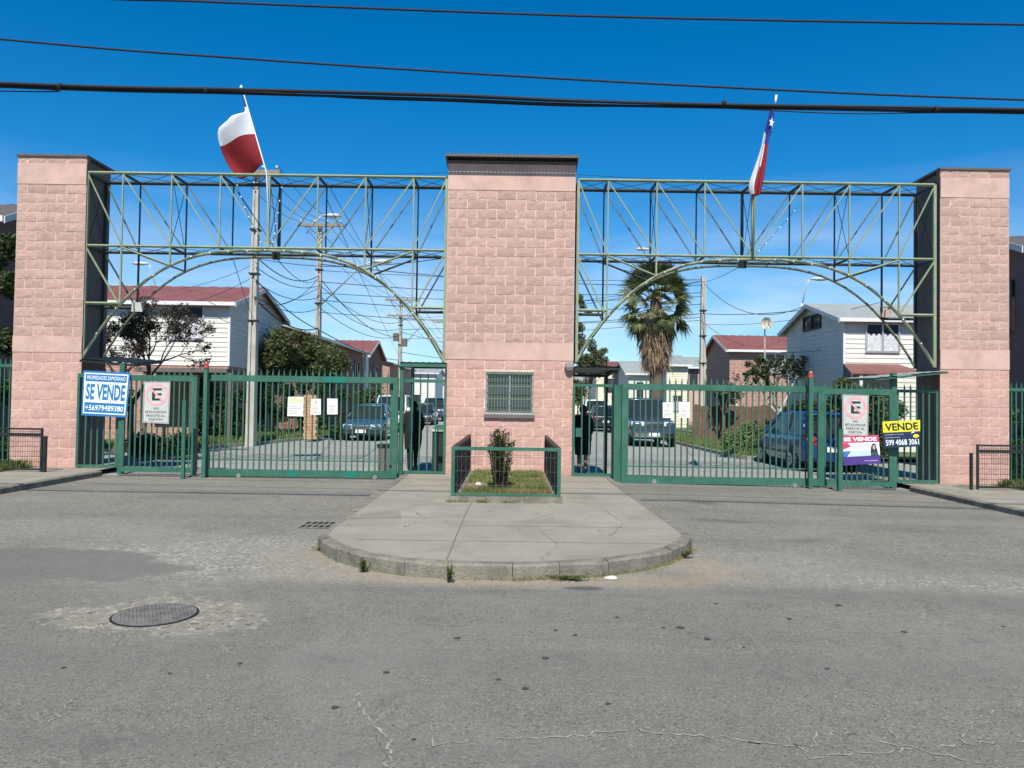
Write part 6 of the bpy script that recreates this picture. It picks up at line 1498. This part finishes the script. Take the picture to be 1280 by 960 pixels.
# fan palm
pc = at(820, 400, 38); pb_ = Vector((pc.x, 38, .05)); ztop = at(820, 372, 38).z
pm_ = thing('fan_palm', 'shaggy fan palm with a thick skirt of dead fronds', 'palm tree', pb_)
t = MB(); t.tube([pb_, pb_+Vector((.05,0,2)), Vector((pb_.x, 38, ztop))], [.36, .33, .30], 12); t.build('trunk', 'trunk', pm_, smooth=True)
def frond_mesh(seed, mat, nb=24, L=.95, pet=1.0, arc=2.7, droop=.55):
    rnd = random.Random(seed); m_ = MB(); m_.tube([(0,0,0),(pet*.5,0,.03),(pet,0,0)], [.028,.02,.014], 4)
    for k in range(nb):
        a_ = (k/(nb-1)-.5)*arc; l = L*(1-.28*abs(a_/arc*2)**2)*rnd.uniform(.88,1.1); ca, sa = math.cos(a_), math.sin(a_); wd = .034
        f = rnd.uniform(.5, 1.3)*droop
        p0 = Vector((pet,0,0)); p1_ = p0+Vector((ca*l*.6, sa*l*.6, -.02+.03*rnd.random())); p2_ = p0+Vector((ca*l*.95, sa*l*.95, -f*l*.55))
        n_ = Vector((-sa, ca, 0))
        m_.add([p0-n_*.006, p0+n_*.006, p1_+n_*wd, p1_-n_*wd, p2_], [(0,3,2,1),(3,4,2)])
    return m_.mesh('frond', mat)
FM = [frond_mesh(i, 'palm') for i in range(4)]; rnd = random.Random(31)
for i in range(54):
    az = i*2.39996; el = 1.4 - 2.15*(i/54)**.95 + rnd.uniform(-.12,.12); z = ztop + .15 - i*.019
    inst('frond', FM[i % 4], pm_, (pb_.x, 38, z), (rnd.uniform(-1.0,1.0), -el, az), (rnd.uniform(.9,1.2),)*3)
DM = [frond_mesh(60+i, 'palmdead', 20, .9, .7, 2.0, 1.1) for i in range(3)]
sk = MB(); 
for i in range(420):
    az = rnd.uniform(0, 6.28); f = rnd.random(); z = ztop - 1.0 - f*2.1; rr = .42 + .42*(1-f)**.7*rnd.uniform(.5, 1.15)
    base = Vector((pb_.x + .28*math.cos(az), 38 + .28*math.sin(az), z + .5)); ell = Vector((pb_.x + rr*math.cos(az), 38 + rr*math.sin(az), z))
    for k in range(9):
        tp = ell + Vector((rnd.gauss(0,.16), rnd.gauss(0,.16), -rnd.uniform(.45, 1.05))); m1 = ell.lerp(tp,.4)+Vector((rnd.gauss(0,.06), rnd.gauss(0,.06), .03)); sd_ = Vector((-math.sin(az), math.cos(az), 0))*.022
        sk.add([base, ell-sd_*.4, m1-sd_, tp, m1+sd_], [(0,1,2,3,4)])
tag(sk.build('dead_frond_skirt', 'palmdead', pm_), kind='stuff')

# satellite dish
d0 = at(958, 404, 33); ds = thing('satellite_dish', 'round cream satellite dish on a mast beside the slim tree', 'satellite dish', (d0.x, 33, .05))
m_ = MB(); m_.lathe((d0.x, 33, d0.z), [(.02,.11),(.12,.085),(.22,.03),(.27,-.03),(.275,-.025),(.22,.04),(.02,.125)], 20, 'Y'); m_.build('reflector', 'dish', ds, smooth=True)
m_ = MB(); m_.tube([(d0.x, 33.2, .05), (d0.x, 33.2, d0.z)], .03, 6); m_.build('mast', 's_grey', ds); m_ = MB(); m_.tube([(d0.x, 33, d0.z-.26), (d0.x, 32.7, d0.z-.05)], .012, 5); m_.build('feed_arm', 's_grey', ds)

# ================================================================== CARS
def car(name, label, kind, col, loc, rz, group='cars parked inside the estate', plate=True):
    S = {'sedan': dict(L=4.3, hw=.84, st=[(0,.40,.56,.60),(.05,.25,.66,.74),(.35,.19,.74,.81),(1.05,.17,.86,.84),(1.4,.17,.92,.84),(3.2,.17,.94,.84),(3.95,.2,.92,.82),(4.25,.27,.84,.76),(4.3,.42,.70,.64)], gb=(1.12,3.85), gr=(1.85,3.2), z=(.90,1.42), gw=(.76,.57)),
         'hatch': dict(L=3.8, hw=.83, st=[(0,.40,.58,.58),(.05,.25,.70,.72),(.35,.19,.80,.80),(.9,.17,.92,.83),(1.3,.17,.96,.83),(2.9,.17,.98,.83),(3.5,.2,.99,.81),(3.76,.27,.94,.77),(3.8,.42,.80,.70)], gb=(.92,3.72), gr=(1.65,3.38), z=(.94,1.50), gw=(.75,.58)),
         'suv': dict(L=4.6, hw=.92, st=[(0,.50,.86,.74),(.05,.34,.98,.86),(.35,.28,1.04,.90),(1.2,.26,1.10,.92),(1.6,.26,1.14,.92),(3.8,.26,1.15,.92),(4.4,.3,1.13,.90),(4.56,.36,1.06,.86),(4.6,.5,.9,.78)], gb=(1.35,4.5), gr=(1.9,4.25), z=(1.10,1.84), gw=(.84,.68)),
         'van': dict(L=4.4, hw=.86, st=[(0,.45,.72,.66),(.05,.30,.84,.78),(.4,.24,.98,.84),(.9,.22,1.10,.86),(1.4,.22,1.15,.86),(3.8,.22,1.16,.86),(4.2,.24,1.15,.85),(4.36,.3,1.1,.82),(4.4,.45,.95,.76)], gb=(.8,4.3), gr=(1.5,4.15), z=(1.10,1.86), gw=(.79,.68))}[kind]
    r = thing(name, label, 'car', (0, 0, 0), group); m_ = MB(); L, W_ = S['L'], S['hw']; vs_ = []
    for (y, zb, zt_, hw) in S['st']:
        half = [(0,zb),(.78*hw,zb),(.96*hw,zb+.06),(hw,zb+.35*(zt_-zb)),(.99*hw,zb+.72*(zt_-zb)),(.94*hw,zt_-.03),(.82*hw,zt_),(0,zt_+.025)]
        vs_ += [(x, y, z) for x, z in half] + [(-x, y, z) for x, z in half[-2:0:-1]]
    n_ = 14; ns = len(S['st']); m_.add(vs_, [(i*n_+k, i*n_+(k+1)%n_, (i+1)*n_+(k+1)%n_, (i+1)*n_+k) for i in range(ns-1) for k in range(n_)] + [tuple(range(n_)), tuple(range((ns-1)*n_, ns*n_))])
    o = m_.build('body', col, r, smooth=True, fix=True); sb_ = o.modifiers.new('s', 'SUBSURF'); sb_.levels = 1; sb_.render_levels = 2
    (g0_, g1_), (r0, r1), (z0, z1), (w0, w1) = S['gb'], S['gr'], S['z'], S['gw']
    B = [(-w0,g0_,z0),(w0,g0_,z0),(w0,g1_,z0),(-w0,g1_,z0)]; T = [(-w1,r0,z1),(w1,r0,z1),(w1,r1,z1),(-w1,r1,z1)]
    m_ = MB(); m_.hexa(B + T); m_.build('windows', 'carglass', r)
    m_ = MB(); rv = []
    for (yy, dz, ww) in ((r0-.06,-.03,w1*.93),(r0+.1,.02,w1*.98),((r0+r1)/2,.045,w1),(r1-.1,.02,w1*.98),(r1+.05,-.03,w1*.93)):
        rv += [(-ww-.03,yy,z1-.05+min(dz,0)),(-ww+.05,yy,z1+dz),(0,yy,z1+dz+.015),(ww-.05,yy,z1+dz),(ww+.03,yy,z1-.05+min(dz,0))]
    m_.add(rv, [(i*5+k, i*5+k+1, i*5+k+6, i*5+k+5) for i in range(4) for k in range(4)]); o = m_.build('roof', col, r, smooth=True, fix=True); md = o.modifiers.new('s','SOLIDIFY'); md.thickness = .03
    for a_, b_ in zip(B, T): m_ = MB(); m_.tube([a_, b_], [.055, .04], 6); m_.build('pillar', col, r, smooth=True)
    for sx_ in (-1, 1):
        ymid = (r0+r1)/2+.05; m_ = MB(); m_.tube([(sx_*w0, ymid+.05, z0), (sx_*w1, ymid, z1)], .035, 6); m_.build('pillar', 'trim', r)
        m_ = MB(); m_.box(sx_*(w0+.10)-.08, sx_*(w0+.10)+.08, g0_+.30, g0_+.40, z0+.02, z0+.16); m_.build('mirror', col, r)
        m_ = MB(); m_.box(sx_*W_-.006, sx_*W_+.006, .55, L-.55, .44 + (.15 if kind == 'suv' else 0), .50 + (.15 if kind == 'suv' else 0)); m_.build('side_moulding', 'trim', r)
        m_ = MB(); m_.box(sx_*W_*.985-.012, sx_*W_*.985+.012, ymid-.28, ymid-.12, z0-.14, z0-.11); m_.build('door_handle', 'trim', r)
        zh = S['st'][1][2]-.06; hl = S['st'][1][3]
        m_ = MB(); m_.hexa([(sx_*hl*.45,-.012,zh-.10),(sx_*hl*.98,.09,zh-.10),(sx_*hl*.98,.16,zh-.10),(sx_*hl*.45,.1,zh-.10),(sx_*hl*.45,.03,zh+.05),(sx_*hl*.98,.12,zh+.05),(sx_*hl*.98,.2,zh+.05),(sx_*hl*.45,.14,zh+.05)]); m_.build('headlight', 'lens', r, fix=True)
        zr_ = S['st'][-2][2]; m_ = MB(); m_.hexa([(sx_*hl*.62,L+.012,zr_-.24),(sx_*hl*1.0,L-.10,zr_-.24),(sx_*hl*1.03,L-.22,zr_-.20),(sx_*hl*.62,L-.1,zr_-.24),(sx_*hl*.66,L+.0,zr_-.03),(sx_*hl*1.03,L-.10,zr_-.03),(sx_*hl*1.05,L-.26,zr_-.05),(sx_*hl*.66,L-.1,zr_-.03)]); m_.build('tail_light', 'taillens', r, fix=True)
        for yw in (L*.185, L*.80):
            R0 = .30 if kind != 'suv' else .36
            m_ = MB(); m_.lathe((sx_*(W_-.10), yw, R0), [(R0*.6,-.1),(R0*.92,-.1),(R0,-.06),(R0,.06),(R0*.92,.11),(R0*.62,.115)], 20, 'X'); wl = m_.build('wheel', 'tyre', r)
            m_ = MB(); s0 = sx_*.118; m_.lathe((sx_*(W_-.10)+s0, yw, R0), [(R0*.62,-.01*sx_),(R0*.5,.004*sx_),(R0*.16,-.006*sx_),(R0*.1,.012*sx_)], 16, 'X'); m_.build('rim', 'rim', wl)
            m_ = MB(); m_.lathe((sx_*(W_-.045), yw, R0+.02), [(R0*1.16,-.05),(R0*1.16,.049)], 20, 'X'); m_.build('wheel_arch', 'trim', r)
    zb_ = S['st'][1][1]
    m_ = MB(); m_.box(-W_*.80, W_*.80, -.05, .12, zb_+.04, zb_+.20); m_.build('bumper', 'trim' if kind != 'suv' else 'chrome', r)
    m_ = MB(); m_.box(-W_*.82, W_*.82, L-.10, L+.06, zb_+.06, zb_+.26); m_.build('bumper', col if kind == 'hatch' else 'trim', r)
    zg = S['st'][1][2]
    m_ = MB(); m_.box(-W_*.38, W_*.38, -.02, .06, zg-.19, zg-.06); g_ = m_.build('grille', 'trim', r)
    for k in range(3): m_ = MB(); m_.box(-W_*.37, W_*.37, -.03, -.018, zg-.18+k*.045, zg-.16+k*.045); m_.build('grille_bar', 'chrome', g_)
    m_ = MB(); m_.box(-.2, .2, -.075, -.055, zb_+.08, zb_+.21); m_.build('number_plate', 'plate', r)
    m_ = MB(); m_.box(-.2, .2, L+.03, L+.065, zb_+.28, zb_+.41); m_.build('number_plate', 'plate', r)
    r.location = loc; r.rotation_euler = (0, 0, rz); return r
car('parked_car', 'slate blue sedan parked facing the gate with three notices', 'sedan', 'p_slate', (-5.85, 29.6, 0), 0)
car('parked_car', 'dark blue off-road car facing the gate with two notices', 'suv', 'p_navy', (5.42, 28.9, -.03), 0)
car('parked_car', 'bright blue hatchback with red tail lights behind the violet banner', 'hatch', 'p_blue', (8.15, 23.0, -.07), math.pi)
car('parked_car', 'white van parked behind the slate blue sedan', 'van', 'p_white', (-6.2, 38, 0), 0)
car('parked_car', 'white van far down the street seen through the black canopy gate', 'van', 'p_white', (5.6, 54, -.03), math.pi)
car('parked_car', 'black hatchback with red tail lights seen through the black canopy gate', 'hatch', 'p_black', (5.5, 48, -.03), math.pi)
car('parked_car', 'black sedan far down the left kerb beyond the white van', 'sedan', 'p_black', (-6.0, 50, 0), 0)
car('parked_car', 'dark car parked far away seen through the green pedestrian gate', 'suv', 'p_slate', (-6.3, 60, 0), 0)
car('parked_car', 'silver hatchback at the far end of the street', 'hatch', 'p_silver', (-5.6, 72, 0), 0)

# ================================================================== PEOPLE
def person(label, loc, rz, hgt, shorts, seed):
    k = hgt/1.75; rnd = random.Random(seed)
    J = {'pel':(0,0,.95),'sp':(0,.01,1.12),'ch':(0,.0,1.33),'nk':(0,.01,1.48),'hd':(0,-.015,1.58),'tp':(0,-.01,1.69),
         'sl':(.17,.01,1.41),'el':(.245,.03,1.14),'wl':(.20,-.10,.93),'pl':(.195,-.13,.87),'sr':(-.17,.01,1.41),'er':(-.25,.04,1.13),'wr':(-.17,-.08,.93),'pr':(-.165,-.11,.87),
         'hl':(.09,0,.90),'kl':(.09,-.03,.49),'al':(.085,.02,.09),'tl':(.095,-.15,.035),'hr':(-.09,0,.90),'kr':(-.075,.04,.49),'ar':(-.07,.10,.10),'tr':(-.08,-.06,.035)}
    Rr = {'pel':.155,'sp':.145,'ch':.16,'nk':.058,'hd':.088,'tp':.07,'sl':.075,'el':.05,'wl':.034,'pl':.036,'sr':.075,'er':.05,'wr':.034,'pr':.036,'hl':.095,'kl':.066,'al':.046,'tl':.034,'hr':.095,'kr':.066,'ar':.046,'tr':.034}
    E = [('pel','sp'),('sp','ch'),('ch','nk'),('nk','hd'),('hd','tp'),('ch','sl'),('sl','el'),('el','wl'),('wl','pl'),('ch','sr'),('sr','er'),('er','wr'),('wr','pr'),('pel','hl'),('hl','kl'),('kl','al'),('al','tl'),('pel','hr'),('hr','kr'),('kr','ar'),('ar','tr')]
    for sd_, s_ in (('l', 1), ('r', -1)):
        px_, py_, pz_ = J['p'+sd_]
        for f in range(4):
            o = (-.026+.017*f); L = (.062,.075,.072,.055)[f]
            J[f'f{sd_}{f}a'] = (px_+s_*.004, py_+o, pz_-.045); J[f'f{sd_}{f}b'] = (px_-s_*.012, py_+o, pz_-.045-L); Rr[f'f{sd_}{f}a'] = .009; Rr[f'f{sd_}{f}b'] = .007
            E += [('p'+sd_, f'f{sd_}{f}a'), (f'f{sd_}{f}a', f'f{sd_}{f}b')]
        J['t'+sd_+'a'] = (px_-s_*.015, py_-.04, pz_-.01); J['t'+sd_+'b'] = (px_-s_*.02, py_-.055, pz_-.055); Rr['t'+sd_+'a'] = .011; Rr['t'+sd_+'b'] = .009; E += [('p'+sd_, 't'+sd_+'a'), ('t'+sd_+'a', 't'+sd_+'b')]
    names = list(J); me = bpy.data.meshes.new('body'); me.from_pydata([tuple(c*k for c in J[n]) for n in names], [(names.index(a_), names.index(b_)) for a_, b_ in E], [])
    ob = bpy.data.objects.new('body_tmp', me); COL.objects.link(ob); ob.modifiers.new('sk', 'SKIN'); su = ob.modifiers.new('ss', 'SUBSURF'); su.levels = 2
    if not me.skin_vertices: return None
    for i, n in enumerate(names): me.skin_vertices[0].data[i].radius = (Rr[n]*k*(1.12 if n in ('pel','sp','ch') else 1), Rr[n]*k*(.8 if n in ('pel','sp','ch') else 1)); me.skin_vertices[0].data[i].use_root = (n == 'pel')
    dg = bpy.context.evaluated_depsgraph_get(); bme = bpy.data.meshes.new_from_object(ob.evaluated_get(dg)); bpy.data.objects.remove(ob)
    r = thing('person', label, 'person', loc, 'people behind the pedestrian gates', rz); bme.name = 'body'; bme.materials.clear()
    for q in ('cloth_black', 'skin', 'trim'): bme.materials.append(M[q])
    for p in bme.polygons:
        c = p.center/k; p.use_smooth = True
        p.material_index = 1 if (c.z > 1.46 or (abs(c.x) > .12 and c.z < .925 and c.z > .72 and c.y < -.05) or (shorts and .14 < c.z < .50)) else (2 if c.z < .12 else 0)
    bo = bpy.data.objects.new('body', bme); COL.objects.link(bo); bo.parent = r; ORG[bo] = Vector((0,0,0)); ORG[r] = Vector((0,0,0))
    # hair, nose, ears, eyes
    m_ = MB(); vs_ = []; n_ = 14
    for i in range(8):
        th = i/7*math.pi*.80
        for j in range(n_): a_ = 2*math.pi*j/n_; rr = .106*math.sin(max(.05, th)); front = max(0, -math.sin(a_)); zz = 1.61+.125*math.cos(th) + (.07*front if i > 4 else 0); vs_.append((rr*math.cos(a_)*k, (rr*1.12*math.sin(a_)+.012)*k, zz*k))
    m_.add(vs_, [(i*n_+j, i*n_+(j+1)%n_, (i+1)*n_+(j+1)%n_, (i+1)*n_+j) for i in range(7) for j in range(n_)]); m_.build('hair', 'hair', r, smooth=True)
    m_ = MB(); m_.tube([(0,-.10*k,1.615*k),(0,-.122*k,1.575*k),(0,-.10*k,1.56*k)], [.008,.014,.008], 6); m_.build('nose', 'skin', r, smooth=True)
    m_ = MB(); m_.box(-.022*k,.022*k,-.101*k,-.09*k,1.535*k,1.543*k); m_.build('mouth', 's_crimson', r)
    for s_ in (-1, 1):
        m_ = MB(); m_.lathe((s_*.032*k, -.094*k, 1.61*k), [(.002,-.008),(.010,-.004),(.010,.004)], 8, 'Y'); m_.build('eye', 's_white', r)
        m_ = MB(); m_.lathe((s_*.096*k, 0, 1.595*k), [(.012,-.006),(.028,0),(.012,.008)], 8, 'X'); m_.build('ear', 'skin', r, smooth=True)
    # jacket or long coat over the body
    m_ = MB(); vs_ = []; n_ = 18
    prof = [(1.47,.075,.07),(1.44,.15,.09),(1.38,.205,.12),(1.25,.205,.135),(1.1,.195,.135),(.95,.215,.15),(.82,.22,.155)] + ([] if shorts else [(.68,.21,.15),(.56,.195,.14),(.53,.19,.135)])
    for z, a_, b_ in prof:
        for j in range(n_): t = 2*math.pi*j/n_; vs_.append((a_*math.cos(t)*k*(1+.03*math.sin(3*t+z*5)), (b_*math.sin(t)+.005)*k, z*k))
    m_.add(vs_, [(i*n_+j, i*n_+(j+1)%n_, (i+1)*n_+(j+1)%n_, (i+1)*n_+j) for i in range(len(prof)-1) for j in range(n_)]); m_.build('jacket' if shorts else 'coat', 'cloth_black', r, smooth=True)
    if shorts:
        for s_ in (-1, 1):
            m_ = MB(); x = .095*s_*k; m_.tube([(x,0,.90*k),(x,-.01*k,.68*k),(x,(-.03 if s_ > 0 else .03)*k,.47*k)], [.115*k,.115*k,.105*k], 14, False); m_.build('shorts_leg', 'cloth_black', r, smooth=True)
    return r
person('person in a long black coat standing behind the green pedestrian gate', (at(516,560,17.5).x, 17.5, .005), math.pi+.15, 1.62, False, 1)
person('person in black jacket and knee shorts behind the black canopy gate', (at(728.5,560,17.4).x, 17.4, .005), math.pi-.1, 1.58, True, 2)
# hills far away
hm = MB(); n_ = 60; rnd = random.Random(8)
top = [(-900+1800*i/n_, 1400, 30+18*noise.noise(Vector((i*.21, 0, 3)))+8*noise.noise(Vector((i*.7, 0, 3)))) for i in range(n_+1)]
hm.add([(x, 1150, -2) for x, y, z in top] + top + [(x, 1590, -2) for x, y, z in top], [(r0_*(n_+1)+i, r0_*(n_+1)+i+1, (r0_+1)*(n_+1)+i+1, (r0_+1)*(n_+1)+i) for r0_ in range(2) for i in range(n_)])
tag(hm.build('hills', 'hill', smooth=True), kind='structure')
